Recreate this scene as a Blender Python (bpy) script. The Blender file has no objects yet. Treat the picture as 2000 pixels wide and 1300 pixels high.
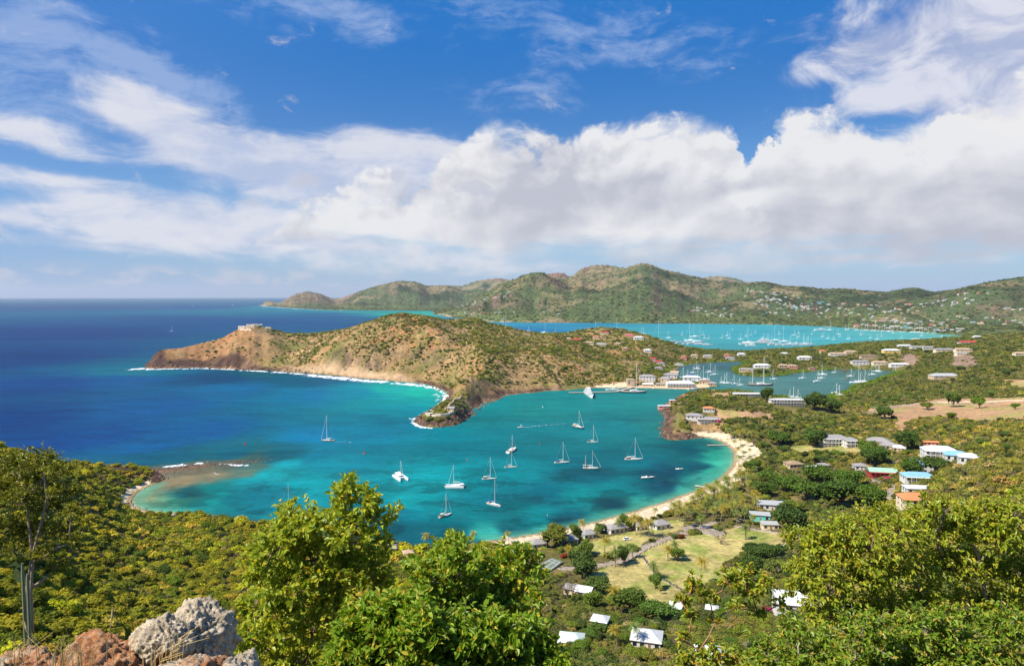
import bpy, bmesh, math, random
import numpy as np
from math import radians, pi, sin, cos, tan, atan, atan2, sqrt, exp

# ------------------------------------------------------------------ camera, world, sun, exposure
scene = bpy.context.scene
COL = scene.collection
CAMZ = 140.0
F = 1333.0                  # focal length in pixels of the 2000 px wide photograph
V0 = 577.0
PITCH = atan((650 - V0) / F)
cam_d = bpy.data.cameras.new('camera')
cam_d.lens = F / 2000 * 36
cam_d.sensor_width = 36
cam_d.clip_start = 0.1
cam_d.clip_end = 150000
cam = bpy.data.objects.new('camera', cam_d)
cam.location = (0, 0, CAMZ)
cam.rotation_euler = (pi / 2 - PITCH, 0, 0)
COL.objects.link(cam)
scene.camera = cam
scene.view_settings.view_transform = 'Standard'
scene.view_settings.look = 'None'
scene.view_settings.exposure = 0.58
scene.view_settings.gamma = 1.0
scene.cycles.max_bounces = 5
scene.cycles.diffuse_bounces = 2
scene.cycles.glossy_bounces = 2
scene.cycles.transmission_bounces = 3
scene.cycles.transparent_max_bounces = 6
scene.cycles.use_denoising = True

SUN_EL = radians(50)
SUN_AZ = radians(-116)      # measured from +Y (view direction) towards +X
sun_dir = (sin(SUN_AZ) * cos(SUN_EL), cos(SUN_AZ) * cos(SUN_EL), sin(SUN_EL))
sd = bpy.data.lights.new('sun', 'SUN')
sd.energy = 4.9
sd.angle = radians(0.5)
sd.color = (1.0, 0.95, 0.86)
so = bpy.data.objects.new('sun', sd)
from mathutils import Vector
so.rotation_euler = Vector(sun_dir).to_track_quat('Z', 'Y').to_euler()
so.location = (0, 0, 400)
COL.objects.link(so)

world = bpy.data.worlds.new("World")
scene.world = world
world.use_nodes = True


class NT:
    """small helper for building node trees"""
    def __init__(s, tree):
        s.t = tree; s.n = tree.nodes; s.l = tree.links

    def node(s, typ, **kw):
        n = s.n.new(typ)
        for k, v in kw.items():
            setattr(n, k, v)
        return n

    def put(s, sock, v):
        if isinstance(v, bpy.types.NodeSocket):
            s.l.new(v, sock)
        elif v is not None:
            if hasattr(sock, 'default_value'):
                try:
                    sock.default_value = v
                except Exception:
                    sock.default_value = (*v, 1.0)

    def m(s, op, a, b=None, c=None, clamp=False):
        n = s.node('ShaderNodeMath', operation=op, use_clamp=clamp)
        s.put(n.inputs[0], a)
        if b is not None: s.put(n.inputs[1], b)
        if c is not None: s.put(n.inputs[2], c)
        return n.outputs[0]

    def vm(s, op, a, b=None, out=0):
        n = s.node('ShaderNodeVectorMath', operation=op)
        s.put(n.inputs[0], a)
        if b is not None: s.put(n.inputs[1], b)
        return n.outputs[out]

    def xyz(s, x, y, z=0.0):
        n = s.node('ShaderNodeCombineXYZ')
        s.put(n.inputs[0], x); s.put(n.inputs[1], y); s.put(n.inputs[2], z)
        return n.outputs[0]

    def sep(s, v):
        n = s.node('ShaderNodeSeparateXYZ'); s.put(n.inputs[0], v)
        return n.outputs

    def noise(s, vec, scale, detail=5, rough=0.55, dist=0.0, lac=2.0, dims='3D'):
        n = s.node('ShaderNodeTexNoise', noise_dimensions=dims)
        s.put(n.inputs['Vector'], vec); s.put(n.inputs['Scale'], scale)
        s.put(n.inputs['Detail'], detail); s.put(n.inputs['Roughness'], rough)
        s.put(n.inputs['Distortion'], dist); s.put(n.inputs['Lacunarity'], lac)
        return n.outputs['Fac']

    def vor(s, vec, scale, smooth=0.5, rnd=1.0):
        n = s.node('ShaderNodeTexVoronoi', feature='SMOOTH_F1', voronoi_dimensions='2D')
        s.put(n.inputs['Vector'], vec); s.put(n.inputs['Scale'], scale)
        s.put(n.inputs['Smoothness'], smooth); s.put(n.inputs['Randomness'], rnd)
        return n.outputs['Distance']

    def ss(s, x, lo, hi, a=0.0, b=1.0):
        n = s.node('ShaderNodeMapRange', interpolation_type='SMOOTHSTEP')
        s.put(n.inputs[0], x); s.put(n.inputs[1], lo); s.put(n.inputs[2], hi)
        s.put(n.inputs[3], a); s.put(n.inputs[4], b)
        return n.outputs[0]

    def lin(s, x, lo, hi, a=0.0, b=1.0):
        n = s.node('ShaderNodeMapRange')
        s.put(n.inputs[0], x); s.put(n.inputs[1], lo); s.put(n.inputs[2], hi)
        s.put(n.inputs[3], a); s.put(n.inputs[4], b)
        return n.outputs[0]

    def mix(s, f, a, b, mode='MIX'):
        n = s.node('ShaderNodeMix', data_type='RGBA', blend_type=mode)
        s.put(n.inputs[0], f); s.put(n.inputs[6], a); s.put(n.inputs[7], b)
        return n.outputs[2]

    def mapping(s, vec, loc=(0, 0, 0), rot=(0, 0, 0), scale=(1, 1, 1), typ='POINT'):
        n = s.node('ShaderNodeMapping', vector_type=typ)
        s.put(n.inputs[0], vec)
        n.inputs[1].default_value = loc; n.inputs[2].default_value = rot; n.inputs[3].default_value = scale
        return n.outputs[0]

    def curve(s, x, pts, xr, yr):
        """float curve: x in world units -> y; pts list of (x, y)"""
        n = s.node('ShaderNodeFloatCurve')
        c = n.mapping.curves[0]
        q = [((px - xr[0]) / (xr[1] - xr[0]), (py - yr[0]) / (yr[1] - yr[0])) for px, py in pts]
        c.points[0].location = q[0]; c.points[1].location = q[-1]
        for p in q[1:-1]:
            c.points.new(*p)
        n.mapping.update()
        s.put(n.inputs['Value'], s.lin(x, xr[0], xr[1]))
        n.inputs['Factor'].default_value = 1.0
        return s.lin(n.outputs[0], 0.0, 1.0, yr[0], yr[1])


def srgb(r, g, b):
    f = lambda c: (c / 255) / 12.92 if c / 255 <= 0.04045 else (((c / 255) + 0.055) / 1.055) ** 2.4
    return (f(r), f(g), f(b))


def ae(u, v):
    """photo pixel -> azimuth, elevation on the sky"""
    a = atan((u - 1000) / F)
    return a, atan((V0 - v) / F * cos(a))


def build_world():
    N = NT(world.node_tree)
    N.n.clear()

    def NZ(v, sc, det=5, rough=0.55, dist=0.0):
        return N.noise(v, sc, min(det, 6), rough, dist, dims='2D')
    out = N.node('ShaderNodeOutputWorld')
    bg = N.node('ShaderNodeBackground')
    N.l.new(bg.outputs[0], out.inputs[0])
    S = 0.1
    bg.inputs[1].default_value = S
    sky = N.node('ShaderNodeTexSky', sky_type='NISHITA')
    sky.sun_disc = False
    sky.sun_elevation = SUN_EL
    sky.sun_rotation = SUN_AZ
    sky.altitude = 140
    sky.air_density = 1.0; sky.dust_density = 0.3; sky.ozone_density = 2.5
    tc = N.node('ShaderNodeTexCoord')
    d = tc.outputs['Generated']
    x, y, z = N.sep(d)
    a = N.m('ARCTAN2', x, y)
    e = N.m('ARCSINE', z)
    P = N.xyz(a, e, 0.0)
    eabs = N.m('MAXIMUM', e, 0.0)
    K = 1 / S / 1.49       # sky colours are given as they show at exposure 0.58

    def C(r, g, b, k=1.0):
        c = srgb(r, g, b)
        return (c[0] * K * k, c[1] * K * k, c[2] * K * k, 1)

    def blob(u, v, ru, rv, rot=0.0, amp=1.0, soft=0.0):
        ca, ce = ae(u, v)
        n = N.node('ShaderNodeMapping', vector_type='TEXTURE')
        N.put(n.inputs[0], P)
        n.inputs[1].default_value = (ca, ce, 0)
        n.inputs[2].default_value = (0, 0, radians(rot))
        n.inputs[3].default_value = (1.12 * ru / F, 1.12 * rv / F, 1)
        L = N.vm('LENGTH', n.outputs[0], out=1)
        return N.ss(L, 1.0, soft, 0.0, amp)

    def total(lst):
        r = lst[0]
        for q in lst[1:]:
            r = N.m('ADD', r, q)
        return r

    # clear sky: Nishita, deepened upward as the polarised photograph shows it
    base = N.mix(1.0, sky.outputs[0], (0.40, 0.64, 0.84, 1), 'MULTIPLY')
    deep = N.ss(e, 0.08, 0.38)
    base = N.mix(N.m('MULTIPLY', deep, 0.92), base, C(30, 118, 200))
    low = N.m('POWER', N.m('SUBTRACT', 1.0, N.lin(eabs, 0.0, 0.26)), 2.4)
    base = N.mix(N.m('MULTIPLY', low, 0.82), base, C(176, 197, 226))
    # left side slightly more violet blue
    base = N.mix(N.ss(a, -0.1, -0.75, 0.0, 0.40), base, C(92, 142, 214))

    # warp
    wn = N.node('ShaderNodeTexNoise', noise_dimensions='2D'); N.put(wn.inputs['Vector'], P); wn.inputs['Scale'].default_value = 5.0
    wn.inputs['Detail'].default_value = 4

    def scaled(v, k):
        r = N.vm('SCALE', v); r.node.inputs[3].default_value = k
        return r
    wvec = N.vm('SUBTRACT', wn.outputs['Color'], (0.5, 0.5, 0.5))
    PW = N.vm('ADD', P, scaled(wvec, 0.06))
    PB = N.vm('ADD', P, scaled(wvec, 0.16))         # for the edges of the blobs

    # ---- high veils and streaks
    st = NZ(N.mapping(PW, rot=(0, 0, radians(8)), scale=(2.0, 11.0, 1)), 1.6, 8, 0.62, 0.3)
    st2 = NZ(N.mapping(PW, rot=(0, 0, radians(16)), scale=(3.2, 11.0, 1)), 3.2, 9, 0.68, 0.15)
    puffy = NZ(N.mapping(PW, scale=(6.0, 9.0, 1)), 2.4, 9, 0.64, 0.2)

    def cov(lst):
        return total([blob(*q) for q in lst])
    cirr = cov([(150, 115, 380, 105, -16, 1.0), (330, 150, 190, 40, -20, .55), (540, 0, 300, 70, -5, .80), (690, 55, 130, 50, -15, .55),
                (215, 48, 130, 18, -5, .45), (1080, 70, 360, 110, -4, .50), (40, 215, 190, 60, 0, .75), (1000, 200, 260, 60, 0, .42),
                (1300, 110, 250, 70, -8, .45), (950, 0, 200, 50, 0, .35)])
    cir_n = N.m('ADD', N.m('MULTIPLY', st2, 0.60), N.m('MULTIPLY', puffy, 0.40))
    cirrus = N.ss(N.m('ADD', cirr, N.m('MULTIPLY', N.m('SUBTRACT', cir_n, 0.5), 3.6)), 0.15, 1.35)
    cirrus = N.m('MULTIPLY', cirrus, N.ss(cirr, 0.0, 0.30, 0.0, 0.66))
    # broad veil on the left and centre
    veil = cov([(60, 262, 200, 36, -12, 1.1), (290, 225, 130, 50, -30, .95), (450, 290, 300, 75, -18, 1.25),
                (640, 350, 330, 95, -4, 1.2), (760, 290, 220, 50, -6, .9), (220, 378, 420, 34, -6, 1.15),
                (150, 432, 520, 46, -3, 1.25), (60, 470, 400, 20, 0, .5), (480, 440, 300, 40, -3, .80), (300, 492, 520, 22, -2, .52),
                (700, 485, 420, 34, -2, .95), (1500, 508, 900, 30, 0, .8), (900, 525, 500, 22, 0, .45), (850, 330, 200, 80, 0, 1.0), (380, 330, 200, 40, -15, .5)])
    veil_n = N.m('ADD', N.m('MULTIPLY', st, 0.70), N.m('MULTIPLY', puffy, 0.30))
    veilf = N.ss(N.m('ADD', veil, N.m('MULTIPLY', N.m('SUBTRACT', veil_n, 0.5), 3.4)), 0.12, 1.35)
    veilf = N.m('MULTIPLY', veilf, N.ss(veil, 0.0, 0.28))
    # thick broken cloud upper right
    ur = cov([(1730, 50, 230, 90, 8, .95), (1900, 130, 250, 130, 0, 1.1), (1640, 125, 110, 42, 10, 1.0),
              (1720, 195, 150, 40, 0, .6), (1990, 30, 220, 140, 0, .8), (2300, 150, 400, 250, 0, 1.0), (1960, 210, 150, 60, 0, .9)])
    urn = NZ(N.mapping(PW, rot=(0, 0, radians(-12)), scale=(5.0, 8.0, 1)), 1.7, 9, 0.62, 0.35)
    urf = N.ss(N.m('ADD', ur, N.m('MULTIPLY', N.m('SUBTRACT', urn, 0.5), 3.6)), 0.0, 1.55)
    urf = N.m('MULTIPLY', urf, N.ss(ur, 0.0, 0.35, 0.0, 0.92))

    # ---- cumulus bank
    def elc(lst):
        return [ae(u, v) for u, v in lst]
    top = elc([(-2500, 600), (480, 462), (505, 446), (550, 408), (620, 376), (700, 358), (760, 345), (830, 330), (870, 290), (900, 262), (985, 256),
               (1060, 245), (1125, 228), (1200, 238), (1280, 236), (1360, 240), (1420, 256), (1450, 292), (1470, 330),
               (1490, 258), (1515, 216), (1550, 204), (1600, 220), (1650, 212), (1700, 246), (1745, 256), (1790, 240),
               (1860, 200), (1930, 175), (2000, 150), (2300, 110), (5000, 200)])
    aR = (-1.25, 1.25)
    top[0] = (aR[0], -0.02); top[-1] = (aR[1], 0.24)
    topc = N.curve(a, top, aR, (-0.05, 0.5))
    # look the outline up at a warped azimuth, so that crowns overhang and the gap is ragged
    n_az = NZ(P, 11.0, 5, 0.6)
    topc = N.curve(N.m('ADD', a, N.m('MULTIPLY', N.m('SUBTRACT', n_az, 0.5), 0.13)), top, aR, (-0.05, 0.5))
    pn = N.vm('ADD', N.mapping(P, scale=(1.0, 1.3, 1)), scaled(wvec, 0.05))
    big = NZ(pn, 7.0, 9, 0.58)

    def bill(p):
        v1 = N.vor(p, 11.0, 1.0)
        v2 = N.vor(p, 27.0, 1.0)
        f1 = NZ(p, 20.0, 6, 0.55)
        return N.m('ADD', N.m('ADD', N.m('MULTIPLY', v1, -0.55), N.m('MULTIPLY', v2, -0.22)), N.m('MULTIPLY', f1, 0.65))
    b0 = bill(pn)
    b1 = bill(N.vm('ADD', pn, (-0.014, 0.018, 0.0)))
    edge = N.m('ADD', N.m('SUBTRACT', topc, e), N.m('ADD', N.m('MULTIPLY', b0, 0.055), N.m('MULTIPLY', N.m('SUBTRACT', big, 0.5), 0.10)))
    soft = N.ss(puffy, 0.35, 0.65, 0.014, 0.050)
    cum = N.ss(N.m('DIVIDE', edge, soft), 0.0, 1.0)
    # flat, ragged base
    basee = N.curve(a, [(aR[0], .07), ae(0, 480), ae(500, 464), ae(700, 474), ae(1000, 482), ae(1400, 488), ae(1700, 486), ae(2000, 480), (aR[1], .07)], aR, (-0.05, 0.2))
    stb = NZ(N.mapping(P, scale=(3.0, 14.0, 1)), 2.4, 6, 0.6, 0.2)
    bed = N.m('ADD', N.m('SUBTRACT', e, basee), N.m('MULTIPLY', N.m('SUBTRACT', stb, 0.5), 0.08))
    cum = N.m('MULTIPLY', cum, N.ss(bed, -0.030, 0.018))
    # shading of the cumulus: lit crowns, grey lower body, long soft folds
    relief = N.m('SUBTRACT', b0, b1)
    depth = N.ss(N.m('SUBTRACT', topc, e), -0.01, 0.17)
    patch = NZ(N.mapping(PW, rot=(0, 0, radians(-14)), scale=(2.2, 5.6, 1)), 1.7, 6, 0.52, 0.3)
    right = N.ss(a, 0.28, 0.60)
    g = N.m('SUBTRACT', 0.95, N.m('MULTIPLY', depth, N.m('ADD', 0.15, N.m('MULTIPLY', right, 0.14))))
    g = N.m('ADD', g, N.m('MULTIPLY', relief, N.m('MULTIPLY', N.ss(depth, 0.0, 1.0, 0.85, 0.30), N.ss(right, 0, 1, 1, 0.6))))
    g = N.m('ADD', g, N.m('MULTIPLY', N.m('SUBTRACT', patch, 0.5), N.ss(depth, 0.0, 0.6, 0.25, 0.95)))
    g = N.m('ADD', g, N.m('MULTIPLY', N.m('SUBTRACT', big, 0.5), 0.35))
    g = N.m('MINIMUM', N.m('MAXIMUM', g, 0.62), 1.0)
    ccol = N.mix(N.lin(g, 0.64, 0.98), C(196, 197, 208), C(240, 239, 240))
    # grey scraps drifting before the bank
    scr = cov([(620, 352, 60, 28, 5, 1), (742, 345, 66, 26, 0, 1), (930, 372, 75, 24, 0, 1), (855, 318, 50, 22, 0, .8), (490, 395, 40, 14, 0, .6)])
    scr = N.ss(N.m('ADD', scr, N.m('MULTIPLY', N.m('SUBTRACT', puffy, 0.5), 3.0)), 0.45, 1.0, 0.0, 0.75)
    # low far puffs over the sea horizon
    lowm = N.m('MULTIPLY', N.ss(N.m('ABSOLUTE', N.m('SUBTRACT', e, 0.024)), 0.022, 0.004), N.ss(a, 0.0, -0.25))
    lown = NZ(N.mapping(PW, scale=(6.0, 15.0, 1)), 3.2, 8, 0.6)
    lowf = N.m('MULTIPLY', N.ss(N.m('ADD', lown, N.m('MULTIPLY', lowm, 0.12)), 0.54, 0.72), lowm)

    c = base
    vcol = N.mix(N.ss(veil_n, 0.36, 0.62), C(190, 201, 228), C(231, 231, 238))
    c = N.mix(N.m('MULTIPLY', cirrus, 0.85), c, C(176, 196, 232))
    urc = N.mix(N.ss(urn, 0.36, 0.60), C(178, 188, 218), C(228, 229, 239))
    c = N.mix(urf, c, urc)
    c = N.mix(N.m('MULTIPLY', veilf, 0.88), c, vcol)
    c = N.mix(N.m('MULTIPLY', cum, 0.96), c, ccol)
    c = N.mix(scr, c, C(198, 201, 216))
    c = N.mix(N.m('MULTIPLY', lowf, 0.5), c, C(218, 212, 220))
    # below the horizon (never seen; tints bounce light)
    c = N.mix(N.ss(e, 0.0, -0.02), c, C(90, 120, 150))
    N.l.new(c, bg.inputs[0])
    world.cycles.sampling_method = 'MANUAL'
    world.cycles.sample_map_resolution = 512


build_world()


# ------------------------------------------------------------------ pixel <-> world
CP, SP = cos(PITCH), sin(PITCH)


def ray(u, v):
    cx = (u - 1000) / F; cy = (650 - v) / F
    return cx, CP + cy * SP, -SP + cy * CP


def W(u, v, z=0.0):
    """point of the place seen at photo pixel (u, v), at height z"""
    x, y, zz = ray(u, v)
    k = (z - CAMZ) / zz
    return (x * k, y * k, z)


def D(u, v, dist):
    """point of the place seen at photo pixel (u, v), at distance dist (along the view direction)"""
    x, y, zz = ray(u, v)
    k = dist / y
    return (x * k, dist, CAMZ + zz * k)


def proj(x, y, z):
    zz = z - CAMZ
    f = y * CP - zz * SP
    upc = y * SP + zz * CP
    return 1000 + F * x / f, 650 - F * upc / f


# ------------------------------------------------------------------ numpy noise
_rs = np.random.RandomState(7)
_perm = _rs.permutation(512)
_perm = np.concatenate([_perm, _perm, _perm])
_gr = np.stack([np.cos(np.linspace(0, 2 * pi, 512, endpoint=False)), np.sin(np.linspace(0, 2 * pi, 512, endpoint=False))], 1).astype(np.float32)


def pnoise(x, y):
    xi = np.floor(x).astype(np.int64); yi = np.floor(y).astype(np.int64)
    xf = (x - xi).astype(np.float32); yf = (y - yi).astype(np.float32)
    xi &= 511; yi &= 511
    u = xf * xf * xf * (xf * (xf * 6 - 15) + 10); v = yf * yf * yf * (yf * (yf * 6 - 15) + 10)

    def g(ix, iy, dx, dy):
        h = _perm[_perm[ix & 511] + (iy & 511)]
        gg = _gr[h]
        return gg[..., 0] * dx + gg[..., 1] * dy
    a = g(xi, yi, xf, yf); b = g(xi + 1, yi, xf - 1, yf)
    c = g(xi, yi + 1, xf, yf - 1); d = g(xi + 1, yi + 1, xf - 1, yf - 1)
    return ((a + (b - a) * u) + ((c + (d - c) * u) - (a + (b - a) * u)) * v) * 1.5


def fbm(x, y, s, octv=4, rough=0.5, off=0.0):
    r = 0; amp = 1; tot = 0; f = 1.0 / s
    for i in range(octv):
        r = r + amp * pnoise(x * f + 13.7 * i + off, y * f + 7.3 * i - off)
        tot += amp; amp *= rough; f *= 2.03
    return r / tot


def ridged(x, y, s, octv=4, rough=0.5, off=0.0):
    r = 0; amp = 1; tot = 0; f = 1.0 / s
    for i in range(octv):
        n = 1 - np.abs(pnoise(x * f + 3.7 * i + off, y * f + 17.3 * i - off)) * 2
        r = r + amp * n
        tot += amp; amp *= rough; f *= 2.03
    return r / tot


def sstep(x, a, b):
    t = np.clip((x - a) / (b - a), 0, 1)
    return t * t * (3 - 2 * t)


# ------------------------------------------------------------------ coast (photo pixels at sea level -> world)
def wl(lst, z=0.0):
    return [W(u, v, z)[:2] for u, v in lst]


R_, B_, S_ = 'rock', 'beach', 'soft'
coast = []                  # (x, y, kind of the segment that follows)


def cadd(kind, lst, world_pts=False):
    for p in lst:
        q = p if world_pts else W(p[0], p[1])[:2]
        coast.append((q[0], q[1], kind))


cadd(S_, [(-4000, -3000), (-1500, -200), (-800, 300), (-520, 480), (-470, 530)], True)
cadd(R_, [(100, 921), (200, 917), (250, 913), (272, 916), (300, 919), (316, 927), (322, 934)])
cadd(B_, [(312, 941), (290, 950), (268, 962), (258, 975), (262, 986), (280, 994), (310, 999), (345, 1001)])
cadd(S_, [(370, 1001), (430, 1006), (500, 1018), (600, 1040), (700, 1057), (760, 1062), (830, 1067), (900, 1064)])
cadd(B_, [(944, 1056), (1000, 1049), (1049, 1041), (1100, 1031), (1142, 1023), (1187, 1011), (1244, 996), (1290, 981), (1330, 967), (1360, 957),
          (1384, 947), (1404, 935), (1420, 920), (1430, 905), (1433, 890), (1428, 876), (1412, 864), (1392, 856)])
cadd(R_, [(1372, 853), (1350, 856), (1320, 859), (1304, 858), (1294, 848), (1292, 836), (1299, 828), (1303, 818), (1298, 806), (1290, 799), (1286, 794), (1296, 790),
          (1309, 787), (1318, 778), (1342, 766)])
cadd(S_, [(1365, 762), (1400, 762), (1425, 760), (1454, 762), (1514, 772), (1550, 777), (1580, 779), (1610, 778), (1628, 768), (1655, 762),
          (1664, 752), (1700, 743), (1730, 733), (1748, 724), (1700, 721.5), (1625, 722), (1580, 726), (1556, 729), (1520, 734), (1478, 736),
          (1442, 732), (1428, 723), (1432, 716), (1446, 711), (1457, 707.5), (1440, 706), (1405, 707), (1380, 709), (1348, 711), (1326, 716), (1318, 728), (1330, 742),
          (1345, 747), (1390, 747), (1400, 752), (1390, 757)])
cadd(B_, [(1342, 759.5), (1280, 758), (1222, 757), (1165, 757), (1130, 760)])
cadd(R_, [(1105, 762), (1060, 764), (1020, 768), (994, 771), (960, 783), (937, 791), (922, 800), (919, 812), (905, 824), (880, 831), (857, 834), (830, 833), (816, 828), (809, 820),
          (820, 812), (836, 806), (852, 797), (866, 790), (876, 778), (876, 768), (862, 760), (850, 755), (820, 748)])
cadd(R_, [(786, 745), (750, 742), (711, 739), (665, 734), (607, 728), (575, 726), (542, 724), (500, 722), (470, 721), (435, 719), (390, 717), (347, 718), (310, 719), (285, 718.5), (281, 716)])
cadd(R_, [(284, 710), (300, 702), (350, 694), (420, 682), (460, 674), (520, 671), (650, 672), (800, 674), (930, 674), (1030, 671)])
cadd(S_, [(1100, 672), (1200, 674), (1300, 676), (1330, 678), (1390, 684), (1450, 685), (1520, 681), (1592, 677), (1640, 671), (1700, 667), (1760, 664), (1860, 663),
          (1885, 656), (1850, 653), (1814, 650), (1700, 644.5), (1640, 639), (1580, 636.5), (1500, 633.5), (1400, 632.5), (1260, 631.5), (1150, 630.5), (1030, 629.5), (961, 628.5), (900, 622), (868, 617), (848, 613),
          (844, 610), (848, 607.2), (800, 606.4), (737, 606), (690, 605.6), (640, 605), (575, 601.8), (540, 599), (515, 597.5), (506, 596.5), (512, 594.5), (560, 591.5)])
cadd(S_, [(-2000, 22000), (0, 60000), (-90000, 60000), (-90000, -3000)], True)
CX = np.array([c[0] for c in coast]); CY = np.array([c[1] for c in coast])
CK = [c[2] for c in coast]


def in_poly(px, py, vx, vy):
    inside = np.zeros(px.shape, bool)
    n = len(vx); j = n - 1
    for i in range(n):
        if vy[i] != vy[j]:
            c = ((vy[i] > py) != (vy[j] > py)) & (px < (vx[j] - vx[i]) * (py - vy[i]) / (vy[j] - vy[i]) + vx[i])
            inside ^= c
        j = i
    return inside


def seg_dist(px, py, vx, vy, closed=True, k0=0, k1=None):
    """distance to a polyline and the index of the nearest segment"""
    best = np.full(px.shape, 1e12); idx = np.zeros(px.shape, np.int32)
    n = len(vx) if closed else len(vx) - 1
    for i in range(n):
        j = (i + 1) % len(vx)
        dx = vx[j] - vx[i]; dy = vy[j] - vy[i]
        L = dx * dx + dy * dy + 1e-9
        t = np.clip(((px - vx[i]) * dx + (py - vy[i]) * dy) / L, 0, 1)
        d2 = (px - vx[i] - t * dx) ** 2 + (py - vy[i] - t * dy) ** 2
        m = d2 < best
        best[m] = d2[m]; idx[m] = i
    return np.sqrt(best), idx


# refine the coast with fractal wiggle so that no straight stretches show
def refine(cx, cy, ck):
    ox, oy, ok = [], [], []
    n = len(cx)
    for i in range(n):
        j = (i + 1) % n
        d = sqrt(cx[i] ** 2 + cy[i] ** 2)
        L = sqrt((cx[j] - cx[i]) ** 2 + (cy[j] - cy[i]) ** 2)
        if d > 16000 or L > 6000:
            ox.append(cx[i]); oy.append(cy[i]); ok.append(ck[i]); continue
        m = max(1, int(L / (d * 0.008 + 2)))
        m = min(m, 14)
        for q in range(m):
            t = q / m
            x = cx[i] + (cx[j] - cx[i]) * t; y = cy[i] + (cy[j] - cy[i]) * t
            amp = {'rock': 0.22, 'soft': 0.16, 'beach': 0.05}[ck[i]] * min(L, 60) * (0.4 + 0.6 * sin(pi * t))
            nx = -(cy[j] - cy[i]) / L; ny = (cx[j] - cx[i]) / L
            w = float(fbm(np.array([x]), np.array([y]), max(14, d * 0.02), 3, 0.6)[0]) * amp
            ox.append(x + nx * w); oy.append(y + ny * w); ok.append(ck[i])
    return np.array(ox), np.array(oy), ok


FX, FY, FK = refine(CX, CY, CK)
KIND = np.array([{'rock': 0, 'beach': 1, 'soft': 2}[k] for k in FK])

# ------------------------------------------------------------------ height control points
ctrl = []


def hz(lst):                 # (u, v, z)
    for u, v, z in lst: ctrl.append(W(u, v, z))


def hd(dist, lst):           # (u, v) at distance
    for p in lst:
        if len(p) == 2: ctrl.append(D(p[0], p[1], dist))
        else: ctrl.append(D(p[0], p[1], p[2]))


def hw(lst): ctrl.extend(lst)


# the hill under the camera
hw([(0, 0, 138.3), (2.5, -1, 138.4), (-2.5, -1, 138.3), (0, -4, 138.6), (4, 4, 137.3), (0, 5, 136.6), (-3.5, 4, 137.6), (-7, 6, 136.8), (7, 7, 135.5),
    (0, 10, 132.5), (-9, 12, 131.5), (10, 12, 131.5), (0, 20, 124), (-18, 20, 125), (20, 20, 125), (0, 40, 108), (-40, 40, 108), (42, 40, 110), (-60, 60, 98), (-25, 65, 92), (0, 70, 88), (30, 70, 92), (70, 70, 100),
    (0, -20, 139), (-30, -10, 138), (30, -10, 139), (-60, 0, 130), (60, 0, 136), (0, 110, 68), (50, 115, 70), (110, 110, 92)])
hz([(-150, 868, 86), (0, 890, 67), (60, 901, 57), (100, 910, 47), (180, 922, 31), (250, 928, 11), (296, 932, 4),
    (0, 960, 66), (100, 980, 48), (180, 975, 30), (240, 975, 12), (60, 1080, 75), (160, 1060, 46), (250, 1010, 12),
    (300, 1035, 10), (400, 1060, 14), (300, 1110, 28), (200, 1130, 48), (100, 1150, 72), (20, 1180, 92), (300, 1210, 50), (420, 1200, 40),
    (500, 1100, 20), (600, 1100, 14), (700, 1110, 10), (800, 1120, 7), (600, 1200, 32), (750, 1230, 30), (900, 1200, 16), (1000, 1150, 7), (900, 1290, 34), (1050, 1250, 20),
    (450, 1290, 62), (300, 1290, 75), (1100, 1200, 11), (1150, 1290, 22), (1250, 1240, 14), (1300, 1290, 20),
    (944, 1080, 2.5), (1060, 1070, 3), (1100, 1110, 4), (1200, 1040, 3), (1200, 1080, 4), (1250, 1130, 5), (1330, 1040, 3.5), (1400, 1060, 4), (1480, 1050, 5),
    (1330, 1100, 5), (1400, 1120, 6), (1500, 1110, 9), (1380, 1180, 11), (1480, 1190, 16), (1560, 1100, 14), (1560, 1180, 24), (1600, 1270, 44),
    (1420, 960, 3), (1480, 940, 4), (1460, 890, 3), (1480, 1000, 4), (1550, 1000, 7), (1620, 1040, 14), (1600, 950, 6), (1700, 950, 12), (1700, 1040, 24), (1780, 1000, 30),
    (1540, 890, 5), (1640, 862, 9), (1700, 868, 11), (1740, 935, 15), (1780, 980, 24), (1850, 890, 22), (1830, 960, 30), (1900, 930, 42), (2000, 900, 58), (2000, 980, 74), (1900, 1020, 50),
    (1960, 840, 42), (2000, 800, 36), (1900, 820, 26), (1800, 850, 16), (1700, 830, 12), (1600, 830, 9), (1500, 850, 8), (1450, 845, 10),
    (1380, 838, 10), (1330, 838, 10), (1310, 830, 5), (1370, 815, 13), (1420, 825, 13), (1500, 815, 12), (1330, 800, 16), (1360, 785, 20), (1400, 772, 22), (1440, 775, 20), (1480, 790, 17), (1540, 790, 15), (1600, 800, 12),
    (1660, 790, 8), (1750, 800, 12), (1850, 805, 18), (1950, 805, 27), (1950, 785, 26), (1850, 785, 16), (1750, 780, 10), (1680, 775, 6), (1800, 745, 12), (1900, 750, 20), (2000, 750, 30), (1780, 725, 8), (1880, 735, 26),
    (1900, 700, 32), (1860, 688, 32), (2000, 700, 36), (1960, 660, 40), (2000, 665, 42), (1900, 675, 30), (1800, 690, 24), (1750, 700, 18), (1700, 705, 13), (1640, 706, 11), (1560, 712, 8), (1500, 716, 8), (1460, 722, 6),
    (1750, 683, 24), (1700, 680, 20), (1620, 692, 14), (1540, 697, 8), (1480, 702, 5), (1420, 693, 5), (1360, 700, 5), (1300, 706, 8), (1820, 672, 24), (1920, 655, 26)])
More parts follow.
